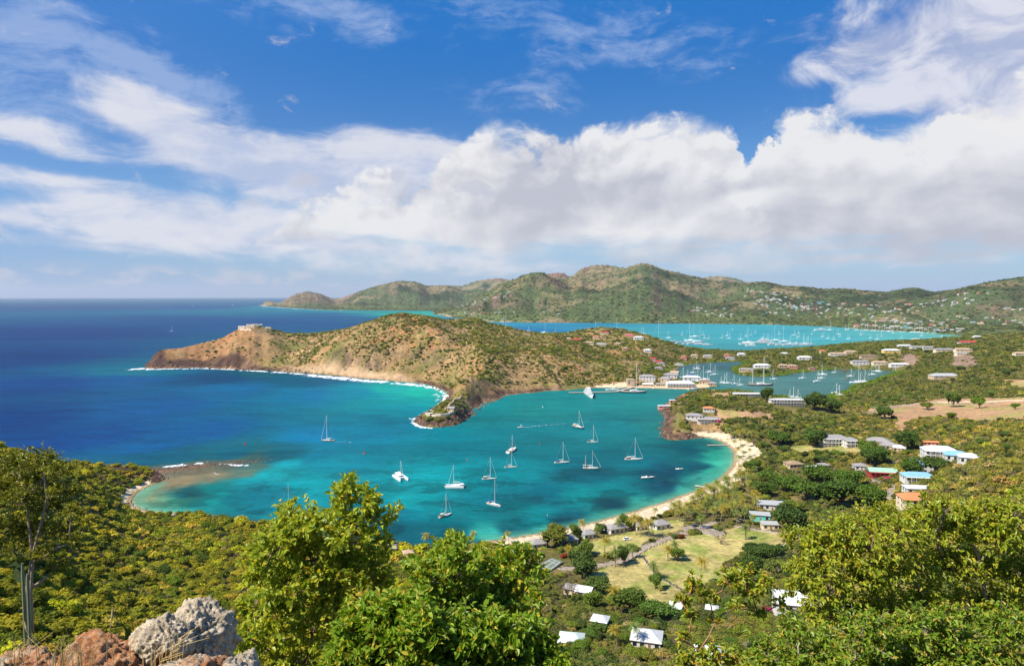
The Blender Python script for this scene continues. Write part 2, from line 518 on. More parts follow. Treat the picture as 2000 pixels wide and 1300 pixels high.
# headland
hd(1400, [(308, 684), (330, 682)])
hd(1480, [(455, 655), (470, 646), (480, 642), (500, 637), (515, 638), (525, 642), (545, 650), (600, 651), (640, 650), (680, 640)])
hd(1430, [(720, 628), (760, 614), (790, 611), (830, 617), (870, 624)])
hd(1480, [(930, 626), (960, 634), (1000, 641), (1030, 647), (1060, 652)])
hz([(300, 700, 18), (350, 684, 30), (420, 673, 34), (350, 705, 17), (420, 705, 18), (480, 705, 22), (450, 690, 28),
    (520, 670, 44), (560, 690, 34), (600, 705, 20), (560, 712, 10),
    (650, 690, 36), (720, 680, 48), (700, 715, 18), (780, 700, 40), (780, 725, 16), (780, 660, 64),
    (850, 660, 66), (850, 700, 46), (850, 730, 24), (900, 650, 70), (930, 690, 50), (900, 730, 34), (1000, 680, 48), (1000, 730, 22), (1060, 700, 38), (1080, 740, 14),
    (895, 760, 20), (905, 785, 16), (890, 800, 14), (860, 812, 11), (840, 822, 8), (900, 812, 10),
    (1100, 660, 42), (1130, 650, 46), (1180, 640, 50), (1220, 644, 46), (1260, 655, 38), (1290, 664, 30), (1320, 674, 20), (1350, 680, 12), (1180, 670, 38), (1200, 700, 28), (1150, 730, 18), (1250, 720, 16), (1260, 745, 5), (1220, 750, 5),
    (1300, 745, 3), (1350, 752, 3), (1300, 725, 6), (1280, 690, 22), (1120, 700, 30)])
# far shore, its hills
hz([(1000, 622, 18), (1100, 624, 14), (1200, 625, 12), (1300, 625, 10), (1400, 626, 8), (1500, 628, 8), (1600, 630, 6), (1700, 637, 5), (1800, 640, 5), (1900, 645, 5), (2000, 640, 6), (2100, 645, 8), (2000, 628, 14), (1900, 620, 30), (1800, 618, 32),
    (1700, 615, 30), (1600, 612, 30), (1500, 612, 34), (1450, 605, 60)])
hd(4700, [(870, 606), (895, 596), (934, 578), (970, 560), (1006, 545), (1039, 532), (1060, 533), (1084, 543), (1105, 553), (1132, 557)])
hd(4150, [(930, 604), (980, 598), (1060, 583), (1090, 582), (1120, 577), (1165, 577), (1195, 565), (1240, 558), (1270, 565), (1300, 579), (1324, 592), (1345, 610), (1040, 595), (1000, 575)])
hd(5400, [(1132, 551), (1155, 546), (1190, 534), (1216, 526), (1234, 519), (1255, 513), (1270, 516), (1291, 525), (1318, 531), (1345, 538), (1375, 545), (1396, 553), (1414, 557)])
hd(4800, [(1200, 560), (1260, 548), (1320, 560), (1360, 578), (1400, 590), (1150, 572)])
hd(7200, [(1100, 547), (1114, 541), (1135, 525), (1159, 518), (1180, 517), (1204, 521), (1225, 530)])
hd(9800, [(1070, 534), (1084, 533), (1100, 531), (1114, 536), (1370, 543), (1384, 540), (1405, 540), (1435, 543), (1455, 548), (1490, 556)])
hd(5200, [(1414, 552), (1430, 547), (1457, 553), (1496, 551), (1529, 558), (1565, 559), (1610, 565), (1655, 564), (1682, 567), (1730, 569), (1766, 563), (1787, 561), (1820, 569)])
hd(4200, [(1859, 566), (1910, 554), (1955, 546), (2000, 539), (2100, 528), (2250, 518), (1830, 574)])
hd(3500, [(1900, 590), (2000, 580), (2100, 570), (1850, 600), (1750, 598)])
hd(4300, [(1450, 580), (1550, 585), (1650, 588), (1750, 586), (1500, 590)])
hd(9000, [(1500, 566), (1700, 575), (1900, 574), (2200, 570), (900, 572), (1000, 572)])
hd(14000, [(1000, 574), (1500, 574), (2000, 574), (2400, 574), (700, 576)])
# farthest hills on the left
hd(10900, [(512, 593.5), (526, 588), (540, 589)])
hd(9000, [(552, 589), (575, 575), (588, 571), (601, 569), (612, 570), (624, 574), (640, 580), (653, 584), (669, 582)])
hd(8700, [(655, 586), (665, 585)])
hd(8050, [(660, 592), (600, 592)])
hd(8300, [(690, 573), (705, 568), (737, 557), (760, 551), (780, 548), (795, 548), (812, 551), (835, 558), (861, 558), (884, 559), (904, 559), (928, 562), (949, 565), (980, 572)])
hd(7600, [(720, 586), (780, 590), (850, 588), (900, 590), (650, 596), (820, 578)])
hd(12000, [(880, 560), (895, 556), (925, 546), (940, 547), (955, 545), (976, 543), (997, 548), (1030, 556)])
ctrl = [c for c in ctrl]
# coast as zero level
n_c = len(CX)
for i in range(n_c):
    if abs(CX[i]) < 20000 and CY[i] < 16000 and CY[i] > 100:
        ctrl.append((CX[i], CY[i], 0.0))
ctrl = np.array(ctrl, float)


def lp(x, y):
    r = np.sqrt(x * x + y * y)
    return np.arctan2(x, np.maximum(y, 0.001) if np.isscalar(y) else y) * 1.0, np.log(r + 6.0) * 0.55


ca_, cr_ = lp(ctrl[:, 0], ctrl[:, 1])
# scale-aware value: heights are interpolated as they are
def tps(d2):
    return 0.5 * d2 * np.log(d2 + 1e-12)


def fit_rbf(a, r, val, lam=1e-4):
    n = len(a)
    d2 = (a[:, None] - a[None]) ** 2 + (r[:, None] - r[None]) ** 2
    K = tps(d2) + lam * np.eye(n)
    P = np.stack([np.ones(n), a, r], 1)
    A = np.block([[K, P], [P.T, np.zeros((3, 3))]])
    return np.linalg.solve(A, np.concatenate([val, np.zeros((3,) + val.shape[1:])]))


wts = fit_rbf(ca_, cr_, ctrl[:, 2])


def rbf_eval(a, r):
    out = np.empty(a.shape, np.float32)
    fa = a.ravel(); fr = r.ravel(); o = out.ravel()
    c0 = ca_.astype(np.float32); c1 = cr_.astype(np.float32); w = wts.astype(np.float64)
    for s in range(0, len(fa), 20000):
        A = fa[s:s + 20000].astype(np.float32); B = fr[s:s + 20000].astype(np.float32)
        d2 = (A[:, None] - c0[None]) ** 2 + (B[:, None] - c1[None]) ** 2
        K = 0.5 * d2 * np.log(d2 + 1e-12)
        o[s:s + 20000] = K.astype(np.float64) @ w[:-3] + w[-3] + w[-2] * A + w[-1] * B
    return o.reshape(a.shape)


# ------------------------------------------------------------------ polar height grid
NA = 860
AZ = np.radians(np.linspace(-50, 50, NA))
rr = [0.8]
while rr[-1] < 15500:
    r = rr[-1]
    rr.append(r * (1.035 if r < 60 else (1.0085 if r < 300 else (1.0055 if r < 2200 else 1.011))) + 0.01)
RR = np.array(rr); NR = len(RR)
GA, GR = np.meshgrid(AZ, RR)           # rows: radius
GX = GR * np.sin(GA); GY = GR * np.cos(GA)

# coarse evaluation then upsampling
def upsample(Zc, ia, ir):
    from numpy import interp
    tmp = np.stack([np.interp(np.arange(NA), ia, row) for row in Zc])
    return np.stack([np.interp(np.arange(NR), ir, tmp[:, k]) for k in range(NA)], 1)


ia = np.unique(np.append(np.arange(0, NA, 4), NA - 1)); ir = np.unique(np.append(np.arange(0, NR, 4), NR - 1))
sub = np.ix_(ir, ia)
aa, ar = lp(GX[sub], GY[sub])
H0 = upsample(rbf_eval(aa, ar), ia, ir)

_r=np.sqrt(GX ** 2 + GY ** 2)
H0 = np.minimum(H0, 138.2 - 0.40 * np.maximum(_r - 5, 0) + np.maximum(_r - 120, 0))
water = in_poly(GX, GY, FX, FY)
ia2 = np.unique(np.append(np.arange(0, NA, 2), NA - 1)); ir2 = np.unique(np.append(np.arange(0, NR, 2), NR - 1))
sub2 = np.ix_(ir2, ia2)
kx, ky = GX[sub2], GY[sub2]
cd, ci = seg_dist(kx, ky, FX, FY)
CD = upsample(cd, ia2, ir2)
kind_c = KIND[ci]
KR = upsample((kind_c == 0).astype(float), ia2, ir2)
KB = upsample((kind_c == 1).astype(float), ia2, ir2)
R3 = np.sqrt(GX ** 2 + GY ** 2)

# land profile
Ls = KR * 5.0 + KB * 30.0 + (1 - KR - KB) * 12.0
Ls = Ls * np.clip(R3 / 700, 0.8, 5)
minh = KR * (3.5 + 2.5 * fbm(GX, GY, 30, 2)) + KB * 1.2 + (1 - KR - KB) * 1.4
hl = np.maximum(H0, minh)
far = sstep(R3, 2500, 4200)
mid = sstep(R3, 800, 1300) * (1 - far) * sstep(H0, 8, 40)
near = 1 - sstep(R3, 20, 150)
hl = hl + far * np.clip(H0, 0, 400) * (0.20 * (ridged(GX, GY, 820, 6, 0.6) - 0.5) + 0.05 * fbm(GX, GY, 110, 3))
hl = hl + mid * (8.0 * (ridged(GX, GY, 150, 6, 0.6) - 0.5) + 2.0 * fbm(GX, GY, 24, 3, 0.6))
hl = hl + (1 - far) * (1 - near) * sstep(H0, 4, 20) * 1.2 * fbm(GX, GY, 40, 4)
hl = hl + near * 0.22 * fbm(GX, GY, 3.0, 5, 0.6)
# terraces of rock on the low cliffs
ramp = 1 - np.exp(-CD / Ls)
cl = KR * sstep(R3, 500, 700) * (1 - sstep(CD, 20, 60)) * (1 - far)
hl = hl + cl * 3.2 * (ridged(GX, GY, 22, 4, 0.6) - 0.4)
tipm = sstep(-GX / np.maximum(GY, 1), 0.33, 0.42) * sstep(R3, 1000, 1200) * (1 - sstep(R3, 2200, 2500)) * (1 - far)
hl = hl + tipm * sstep(CD, 2, 12) * (7.0 * (ridged(GX, GY, 60, 5, 0.62, 5) - 0.45) + 2.5 * fbm(GX, GY, 12, 3, .6))
land = np.maximum(hl, 0.4) * ramp + 0.12
bed = -0.35 - CD * 0.05
HZ = np.where(water, bed, land)
HZ = np.where(GR < 15500, HZ, 0)

# crest lines: what the survey of the skyline says (photo column -> row), applied to the hills as a height correction
SKY = {505: 596, 526: 587, 546: 592, 575: 575, 601: 569, 624: 573, 640: 579, 653: 584, 669: 581, 705: 568, 737: 558, 780: 548, 812: 550, 835: 558, 861: 557, 904: 558, 918: 553, 928: 549, 940: 547, 955: 545, 976: 543, 997: 547, 1006: 545, 1020: 538, 1039: 532,
       1060: 532, 1070: 535, 1084: 533, 1100: 533, 1114: 541, 1135: 525, 1159: 518, 1180: 517, 1204: 521, 1216: 524, 1234: 519, 1255: 513, 1270: 516, 1291: 525, 1318: 531, 1345: 538, 1375: 543, 1384: 540, 1405: 539, 1435: 543, 1457: 551, 1496: 550, 1529: 558,
       1565: 559, 1610: 564, 1655: 563, 1682: 567, 1730: 570, 1766: 563, 1787: 561, 1820: 570, 1859: 566, 1910: 554, 1955: 546, 2000: 539}
CREST = {300: 690, 315: 682, 350: 680, 430: 661, 460: 645, 480: 637, 500: 635, 525: 641, 560: 651, 600: 651, 640: 648, 680: 640, 720: 628, 760: 614, 790: 611, 830: 616, 870: 624, 930: 622, 960: 632, 1000: 640, 1030: 647, 1060: 651, 1100: 650, 1130: 644, 1180: 639, 1220: 643, 1260: 654}
for tab, ra, rb, rc, rd in ((SKY, 2800, 4300, 15600, 15700), (CREST, 950, 1250, 2050, 2500)):
    for it in range(3):
        ux = np.array(sorted(tab)); vt = np.array([tab[k] for k in ux])
        m = (RR > ra) & (RR < rd)
        uu, vv = proj(GX[m], GY[m], np.where(water[m], -500, HZ[m]))
        vm = vv.min(0)
        ucol = 1000 + F * np.tan(AZ)
        dv = np.interp(ucol, ux, vt, left=0, right=0) - vm
        ok = (ucol >= ux[0]) & (ucol <= ux[-1])
        dv = np.where(ok, np.clip(dv, -14, 14), 0)
        dv = np.convolve(dv, np.ones(5) / 5, 'same')
        w = sstep(GR, ra, rb) * (1 - sstep(GR, rc, rd)) * sstep(HZ, 4, 22)
        HZ = np.where(water, HZ, np.maximum(HZ - dv[None] * GR / F * w, np.minimum(HZ, 2.0)))


# the exposed rubble bank of the reef
_q = [W(u, v)[:2] for u, v in [(254, 924), (290, 921), (330, 918), (370, 913), (410, 907), (440, 906), (470, 906)]]
_b = (R3 > 480) & (R3 < 640) & (GX < -250) & water
_d, _i = seg_dist(GX[_b], GY[_b], np.array([a[0] for a in _q]), np.array([a[1] for a in _q]), closed=False)
_wd = np.array([9.0, 8.0, 6.5, 5.0, 3.5, 2.5])[_i]
_rz = 0.42 * (1 - (_d + 3.5 * fbm(GX[_b], GY[_b], 9, 4, .65, 3)) / _wd)
RBANK = np.zeros(GX.shape, bool); RBANK[_b] = _rz > -.15
_h = HZ[_b]; HZ[_b] = np.where(_rz > -.15, np.maximum(_h, _rz), _h)


def H(x, y):
    """ground height at world x, y (scalars or arrays)"""
    x = np.asarray(x, float); y = np.asarray(y, float)
    r = np.sqrt(x * x + y * y); a = np.arctan2(x, y)
    fa = np.clip((a - AZ[0]) / (AZ[1] - AZ[0]), 0, NA - 1.001)
    fr = np.clip(np.interp(r, RR, np.arange(NR)), 0, NR - 1.001)
    i = fa.astype(int); j = fr.astype(int); p = fa - i; q = fr - j
    return (HZ[j, i] * (1 - p) * (1 - q) + HZ[j, i + 1] * p * (1 - q) + HZ[j + 1, i] * (1 - p) * q + HZ[j + 1, i + 1] * p * q)


_T = np.exp(np.linspace(np.log(1.2), np.log(14500.0), 2600))


def G(u, v):
    """where the ray through photo pixel (u, v) meets the ground or the sea"""
    x0, y0, z0 = ray(u, v)
    g = np.maximum(0.0, H(x0 * _T, y0 * _T)); z = CAMZ + z0 * _T
    b = np.nonzero(z < g)[0]
    if len(b) == 0:
        return (x0 * _T[-1], y0 * _T[-1], 0.0)
    k = max(1, b[0])
    d0 = z[k - 1] - g[k - 1]; d1 = g[k] - z[k]
    t = _T[k - 1] + (_T[k] - _T[k - 1]) * d0 / (d0 + d1 + 1e-9)
    return (x0 * t, y0 * t, max(0.0, float(H(x0 * t, y0 * t))))


# ------------------------------------------------------------------ object helpers
def tag(o, label=None, cat=None, group=None, kind=None):
    if label: o['label'] = label
    if cat: o['category'] = cat
    if group: o['group'] = group
    if kind: o['kind'] = kind
    return o


def mesh_np(name, V, Fq, mat=None, smooth=True, attrs=None, cattrs=None):
    """mesh from numpy arrays: V (n,3), Fq (m,4) or (m,3)"""
    me = bpy.data.meshes.new(name)
    n = len(V); m = len(Fq); k = Fq.shape[1]
    me.vertices.add(n); me.loops.add(m * k); me.polygons.add(m)
    me.vertices.foreach_set('co', np.ascontiguousarray(V, np.float32).ravel())
    me.loops.foreach_set('vertex_index', np.ascontiguousarray(Fq, np.int32).ravel())
    me.polygons.foreach_set('loop_start', np.arange(0, m * k, k, dtype=np.int32))
    me.polygons.foreach_set('use_smooth', np.full(m, smooth, bool))
    for an, av in (attrs or {}).items():
        a = me.attributes.new(an, 'FLOAT', 'POINT'); a.data.foreach_set('value', np.ascontiguousarray(av, np.float32).ravel())
    for an, av in (cattrs or {}).items():
        a = me.attributes.new(an, 'FLOAT_COLOR', 'POINT')
        c = np.ones((n, 4), np.float32); c[:, :3] = av
        a.data.foreach_set('color', c.ravel())
    me.update(calc_edges=True)
    if mat: me.materials.append(mat)
    return me


CHN = {}


def link(name, me, parent=None, loc=(0, 0, 0), rz=0.0):
    o = bpy.data.objects.new(name, me)
    o.location = loc; o.rotation_euler = (0, 0, rz)
    COL.objects.link(o)
    if parent:
        o.parent = parent; CHN.setdefault(parent.name, []).append(o)
    return o


def new_mat(name):
    m = bpy.data.materials.new(name); m.use_nodes = True
    N = NT(m.node_tree); N.n.clear()
    out = N.node('ShaderNodeOutputMaterial')
    return m, N, out


def bsdf(N, out, color, rough=0.8, spec=0.3, normal=None, metal=0.0):
    b = N.node('ShaderNodeBsdfPrincipled')
    N.put(b.inputs['Base Color'], color); N.put(b.inputs['Roughness'], rough)
    b.inputs['Specular IOR Level'].default_value = spec
    b.inputs['Metallic'].default_value = metal
    if normal is not None: N.l.new(normal, b.inputs['Normal'])
    if out is not None: N.l.new(b.outputs[0], out.inputs[0])
    return b


def bump(N, h, strength, dist):
    b = N.node('ShaderNodeBump'); b.inputs['Strength'].default_value = strength; b.inputs['Distance'].default_value = dist
    N.l.new(h, b.inputs['Height'])
    return b.outputs[0]


# ------------------------------------------------------------------ ground material
mg, N, out = new_mat('ground')
geo = N.node('ShaderNodeNewGeometry').outputs['Position']
at = N.node('ShaderNodeAttribute', attribute_name='alb').outputs['Color']
cover = N.node('ShaderNodeAttribute', attribute_name='mott').outputs['Fac']    # scale of the mottling
n1 = N.noise(geo, 0.35, 6, 0.65)
n2 = N.noise(geo, 0.05, 7, 0.65)
n3 = N.noise(geo, 0.012, 8, 0.7)
nn = N.mix(cover, N.xyz(n1, n1, n1), N.xyz(n3, n3, n3))
nf = N.m('ADD', N.m('MULTIPLY', N.sep(nn)[0], 0.6), N.m('MULTIPLY', n2, 0.4))
k = N.ss(nf, 0.30, 0.70, 0.55, 1.45)
colr = N.mix(1.0, at, N.xyz(k, k, k), 'MULTIPLY')
hh = N.m('ADD', N.m('MULTIPLY', n1, 0.9), N.m('ADD', N.m('MULTIPLY', n2, 5.0), N.m('MULTIPLY', N.m('MULTIPLY', n3, cover), 45.0)))
bsdf(N, out, colr, 0.95, 0.1, bump(N, hh, 0.7, 1.0))
MG = mg


def px(lst):
    """photo pixels -> world polygon lying on the ground"""
    q = [G(u, v)[:2] for u, v in lst]
    return np.array([a[0] for a in q]), np.array([a[1] for a in q])


regions = {}
regions['lawn'] = [px([(1500, 1038), (1440, 1030), (1400, 1036), (1345, 1045), (1265, 1068), (1235, 1095), (1180, 1108), (1155, 1128), (1190, 1143), (1240, 1160), (1275, 1172), (1322, 1182),
                       (1332, 1155), (1425, 1132), (1414, 1100), (1452, 1076), (1510, 1072), (1530, 1058), (1520, 1042)]),
                   px([(1138, 1062), (1190, 1048), (1250, 1035), (1300, 1020), (1342, 1008), (1335, 1030), (1262, 1058), (1228, 1075), (1170, 1085)]), px([(1155, 1120), (1240, 1110), (1330, 1140), (1335, 1185), (1290, 1185), (1240, 1168), (1180, 1148)]),
                   px([(1600, 868), (1680, 872), (1690, 884), (1560, 885), (1530, 872)])]
regions['field'] = [px([(1685, 806), (1700, 797), (1780, 788), (1850, 777), (2010, 774), (2010, 819), (1850, 812), (1775, 820), (1770, 848), (1750, 838), (1745, 816)]),
                    px([(1396, 800), (1440, 799), (1508, 805), (1508, 817), (1440, 818), (1400, 817)]),
                    px([(1385, 768), (1430, 764), (1425, 774), (1385, 778)]),
                    px([(1960, 740), (2010, 742), (2010, 755), (1975, 752)])]
roads = [(px([(1395, 1020), (1370, 1030), (1340, 1040), (1300, 1052), (1265, 1066), (1240, 1080), (1215, 1095), (1180, 1102), (1100, 1110)]), 2.6),
         (px([(1352, 1032), (1375, 1033), (1396, 1040)]), 6.0),
         (px([(1440, 1026), (1480, 1034), (1528, 1040), (1546, 1048), (1540, 1060), (1516, 1074)]), 2.0),
         (px([(1680, 920), (1704, 938), (1740, 948), (1738, 972), (1720, 994), (1700, 1010)]), 2.4),
         (px([(1732, 908), (1760, 898), (1792, 896)]), 1.8),
         (px([(1257, 1090), (1280, 1122), (1305, 1137), (1328, 1150), (1360, 1160)]), .55),
         (px([(1950, 786), (1850, 790), (1750, 795), (1690, 806), (1640, 800)]), 2.0)]
reg_names = {}
RX = GX; RY = GY
wx = GX + 3.0 * fbm(GX, GY, 9, 3) * np.clip(R3 / 500, .5, 3); wy = GY + 3.0 * fbm(GX, GY, 9, 3, 0.5, 40) * np.clip(R3 / 500, .5, 3)


def mask_of(polys):
    m = np.zeros(GX.shape, bool)
    for vx, vy in polys:
        b = (wx > vx.min()) & (wx < vx.max()) & (wy > vy.min()) & (wy < vy.max())
        if b.any():
            m[b] |= in_poly(wx[b], wy[b], vx, vy)
    return m


def road_mask(rs, grow=0.0):
    m = np.zeros(GX.shape, bool)
    for (vx, vy), w in rs:
        b = (GX > vx.min() - 15) & (GX < vx.max() + 15) & (GY > vy.min() - 15) & (GY < vy.max() + 15)
        if b.any():
            d, _ = seg_dist(GX[b], GY[b], vx, vy, closed=False)
            m[b] |= d < w + grow
    return m


M_lawn = mask_of(regions['lawn']) & ~water
M_field = mask_of(regions['field']) & ~water
M_road = road_mask(roads) & ~water
bw = 16 + 5 * fbm(GX, GY, 25, 3)
# wide sand behind the curved bay
sandpoly = [px([(1384, 856), (1440, 852), (1482, 872), (1490, 888), (1462, 905), (1466, 925), (1425, 945), (1380, 958), (1330, 985), (1280, 1012), (1240, 1018), (1300, 975), (1400, 935), (1432, 900)]),
            px([(1150, 762), (1165, 756), (1225, 757), (1232, 745), (1210, 748), (1165, 752)]),
            px([(258, 972), (285, 950), (318, 938), (322, 930), (345, 938), (300, 1000)])]
M_sand = (~water) & (((KB > 0.5) & (CD < bw) & (R3 < 750)) | ((KB > 0.5) & (CD < 5) & (R3 < 1000)) | mask_of(sandpoly)) & (HZ < 9)
far_beach = (~water) & (R3 > 3000) & (CD < 22) & (fbm(GX, GY, 500, 2) > -0.05)
M_sand &= ~((GX / np.maximum(GY, 1) < -0.4) & ((HZ > 3.0) | (CD > 8)))

U_, V_ = proj(GX, GY, HZ)
arid = sstep(R3, 780, 900) * (1 - sstep(R3, 2300, 2700)) * (1 - sstep(GX / np.maximum(GY, 1), 0.16, 0.30)) * (GY > 0)
arid = np.where(in_poly(GX, GY, *px([(1285, 800), (1305, 862), (1380, 858), (1420, 836), (1400, 815), (1340, 812)])), 1.0, arid)
farm = sstep(R3, 2500, 3000)


def c3(*c): return np.array(srgb(*c))


def blend(A, B, f): return A + (B - A) * f[..., None]


n_a = fbm(GX, GY, 130, 5, 0.6); n_b = fbm(GX, GY, 38, 5, 0.6, 9); n_c = fbm(GX, GY, 12, 4, 0.6, 5)
n_f = fbm(GX, GY, 600, 7, 0.62, 3)
ALB = np.zeros(GX.shape + (3,), np.float32) + c3(112, 104, 56)
ALB = blend(ALB, c3(150, 130, 82), sstep(n_b, 0.0, 0.35))
# arid headland: tan soil, orange bare patches, dry grass
ar = c3(166, 134, 92) + 0 * ALB
ar = blend(ar, c3(150, 128, 78), sstep(n_b, -0.1, 0.3))
ar = blend(ar, c3(196, 128, 82), sstep(n_a + 0.5 * n_c, 0.14, 0.42) * 0.8)
ar = blend(ar, c3(206, 168, 122), sstep(fbm(GX, GY, 55, 5, .65, 33), 0.15, 0.4) * 0.8)
ar = blend(ar, c3(116, 114, 60), sstep(fbm(GX, GY, 70, 5, .6, 77), 0.0, 0.3) * 0.85)
tipw = sstep(-GX / np.maximum(GY, 1), 0.33, 0.44)
ar = blend(ar, c3(164, 112, 76), tipw * 0.7 * sstep(n_b, -.45, .1))
steep = np.abs(np.gradient(HZ, axis=0)) / np.maximum(np.gradient(GR, axis=0), 0.1)
ar = blend(ar, c3(112, 92, 76), sstep(steep, 0.55, 0.95) * sstep(n_c, -0.3, 0.1) * 0.8)
ALB = blend(ALB, ar, arid)
# far hills
slopeR = np.abs(np.gradient(HZ, axis=0)) / np.maximum(np.gradient(GR, axis=0), 0.1)
slopeA = np.abs(np.gradient(HZ, axis=1)) / np.maximum(GR * (AZ[1] - AZ[0]), 0.1)
fh = c3(92, 108, 64) + 0 * ALB
fh = blend(fh, c3(60, 76, 42), sstep(n_f, -0.05, 0.2))  # dark woodland patches; their darkness stands in for cloud shadow
fh = blend(fh, c3(158, 138, 98), sstep(fbm(GX, GY, 420, 7, 0.65, 31) + 0.0009 * (HZ - 80), 0.06, 0.36) * 0.85)
fh = blend(fh, c3(150, 122, 98), sstep(R3, 8200, 8700) * sstep(-GX, 1500, 2200) * 0.8)
fh = blend(fh, c3(140, 112, 94), sstep(slopeR + 0.6 * slopeA, 0.36, 0.7) * sstep(fbm(GX, GY, 260, 6, .7, 91), -0.25, 0.2) * 0.9)
fh = blend(fh, c3(150, 108, 84), sstep(R3, 6600, 7000) * sstep(HZ, 330, 430) * sstep(2.0e3 - np.abs(GX - 1150), 0, 900))
fh = blend(fh, c3(140, 150, 84), sstep(-HZ, -60, -12) * sstep(n_f, -0.2, 0.2) * 0.6)
ALB = blend(ALB, fh, farm)
# coastal rock
rk = c3(118, 90, 70) + 0 * ALB
rk = blend(rk, c3(70, 52, 46), sstep(n_c, -0.05, 0.3))
rk = blend(rk, c3(168, 134, 102), sstep(n_b, 0.1, 0.4))
rk = blend(rk, c3(78, 56, 48), tipw * 0.75)
rk = rk * (1 + 0.9 * np.clip(fbm(GX, GY, 7, 4, .7, 55), -.6, .6))[..., None]
ar *= (1 + 0.5 * np.clip(fbm(GX, GY, 9, 4, .7, 56), -.5, .5))[..., None]; ALB = blend(ALB, ar, arid)
rkm = KR * (1 - sstep(CD + 5 * n_c, 7 + 22 * tipw, 13 + 30 * tipw)) * (1 - farm) * (~water) * (R3 < 2500)
ALB = blend(ALB, rk, rkm)
ALB = blend(ALB, c3(150, 112, 84), KR * farm * (1 - sstep(CD, 10, 50)) * 0)
ALB = blend(ALB, c3(206, 172, 132), (~water) * (R3 > 760) * (R3 < 1500) * (1 - sstep(CD + 4 * n_c, 9, 20)) * sstep(GX / np.maximum(GY, 1), -0.34, -0.29) * (1 - sstep(GX / np.maximum(GY, 1), -0.17, -0.13)) * 0.85)
# wet dark waterline
ALB = blend(ALB, c3(60, 48, 42), KR * (1 - sstep(HZ, 0.3, 1.6)) * (~water) * (R3 < 2500) * 0.7)
quarry = mask_of([px([(1858, 712), (1862, 694), (1880, 688), (1905, 696), (1912, 712), (1890, 722)]), px([(1760, 700), (1775, 690), (1792, 694), (1790, 712), (1768, 714)])])
ALB[quarry] = c3(158, 130, 108) * (1 + 0.3 * n_c[quarry][:, None])
ALB[M_field] = (c3(190, 150, 110) * (1 + 0.25 * n_b[M_field][:, None]))
gfield = M_field & (fbm(GX, GY, 60, 3, .5, 8) > 0.12)
ALB[gfield] = c3(176, 156, 96)
lawnc = blend(c3(190, 172, 108) + 0 * ALB, c3(150, 156, 76), sstep(fbm(GX, GY, 26, 4, .55, 4), -0.12, 0.28))
ALB[M_lawn] = lawnc[M_lawn]
ALB[M_sand] = (c3(232, 208, 170) * (1 + 0.06 * n_c[M_sand][:, None]))
wet = M_sand & (CD < 3.5)
ALB[wet] = c3(176, 150, 112)
ALB[far_beach] = c3(205, 186, 150)
for (vx_, vy_), w_ in roads:
    b = (GX > vx_.min() - 15) & (GX < vx_.max() + 15) & (GY > vy_.min() - 15) & (GY < vy_.max() + 15) & (~water)
    d_, _ = seg_dist(GX[b], GY[b], vx_, vy_, closed=False)
    ALB[b] = blend(ALB[b], c3(176, 160, 138), 1 - sstep(d_, w_ - .5, w_ + .9))
# grassy yellow slope at the left edge
yg = in_poly(GX, GY, *px([(-40, 1050), (40, 1085), (70, 1120), (60, 1180), (-40, 1200)]))
ALB[yg] = c3(196, 180, 80)
ALB[RBANK] = c3(132, 104, 82) * (1 + .8 * np.clip(n_c[RBANK], -.5, .5)[:, None])
ALB *= 0.80
MOTT = np.clip(farm, 0, 1)
MOTT = np.where(M_sand | M_road, 0.15, MOTT)

# classes: one sheet cut into its kinds of ground
CLS = np.zeros(GX.shape, np.int8)                       # 0 ground
CLS[(R3 < 560) & (GX < GY * 0.05)] = 1                  # hillside
CLS[R3 <= 130] = 1
CLS[arid > 0.5] = 2                                      # headland
CLS[farm > 0.5] = 3                                      # hills
CLS[RBANK] = 8; CLS[M_lawn] = 4; CLS[M_sand] = 5; CLS[M_field] = 6; CLS[M_road] = 7
CLN = [('ground', 'scrubby low valley ground between beach, inner harbour and villas'), ('hillside', 'steep olive green hillside dropping from the viewpoint to the bay'),
       ('headland', 'tan and orange rocky headland with a dark cliff tip between sea and bay'), ('hills', 'green and brown hills beyond the turquoise far harbour'),
       ('lawn', 'yellow green mown lawn behind the beach bungalows'), ('beach', 'pale curved sand beach edging the bay'),
       ('field', 'bare tan dirt clearing among the green scrub'), ('road', 'pale narrow drive and tracks winding behind the beach'), ('reef', 'brown rubble bank of the reef reaching out from the left shore')]
keep = (HZ > -3.0)
q00 = np.arange(NR * NA).reshape(NR, NA)
quads = np.stack([q00[:-1, :-1], q00[:-1, 1:], q00[1:, 1:], q00[1:, :-1]], -1).reshape(-1, 4)
kq = keep.ravel()[quads].any(1)
quads = quads[kq]
fc = CLS.ravel()[quads[:, 0]]
Vall = np.stack([GX.ravel(), GY.ravel(), HZ.ravel()], 1)
albf = ALB.reshape(-1, 3)
for ci_, (nm, lb) in enumerate(CLN):
    q = quads[fc == ci_]
    if len(q) == 0: continue
    uq, inv = np.unique(q.ravel(), return_inverse=True)
    me = mesh_np(nm, Vall[uq], inv.reshape(-1, 4), MG, True, {'mott': MOTT.ravel()[uq]}, {'alb': albf[uq]})
    tag(link(nm, me), lb, 'terrain', kind='structure')

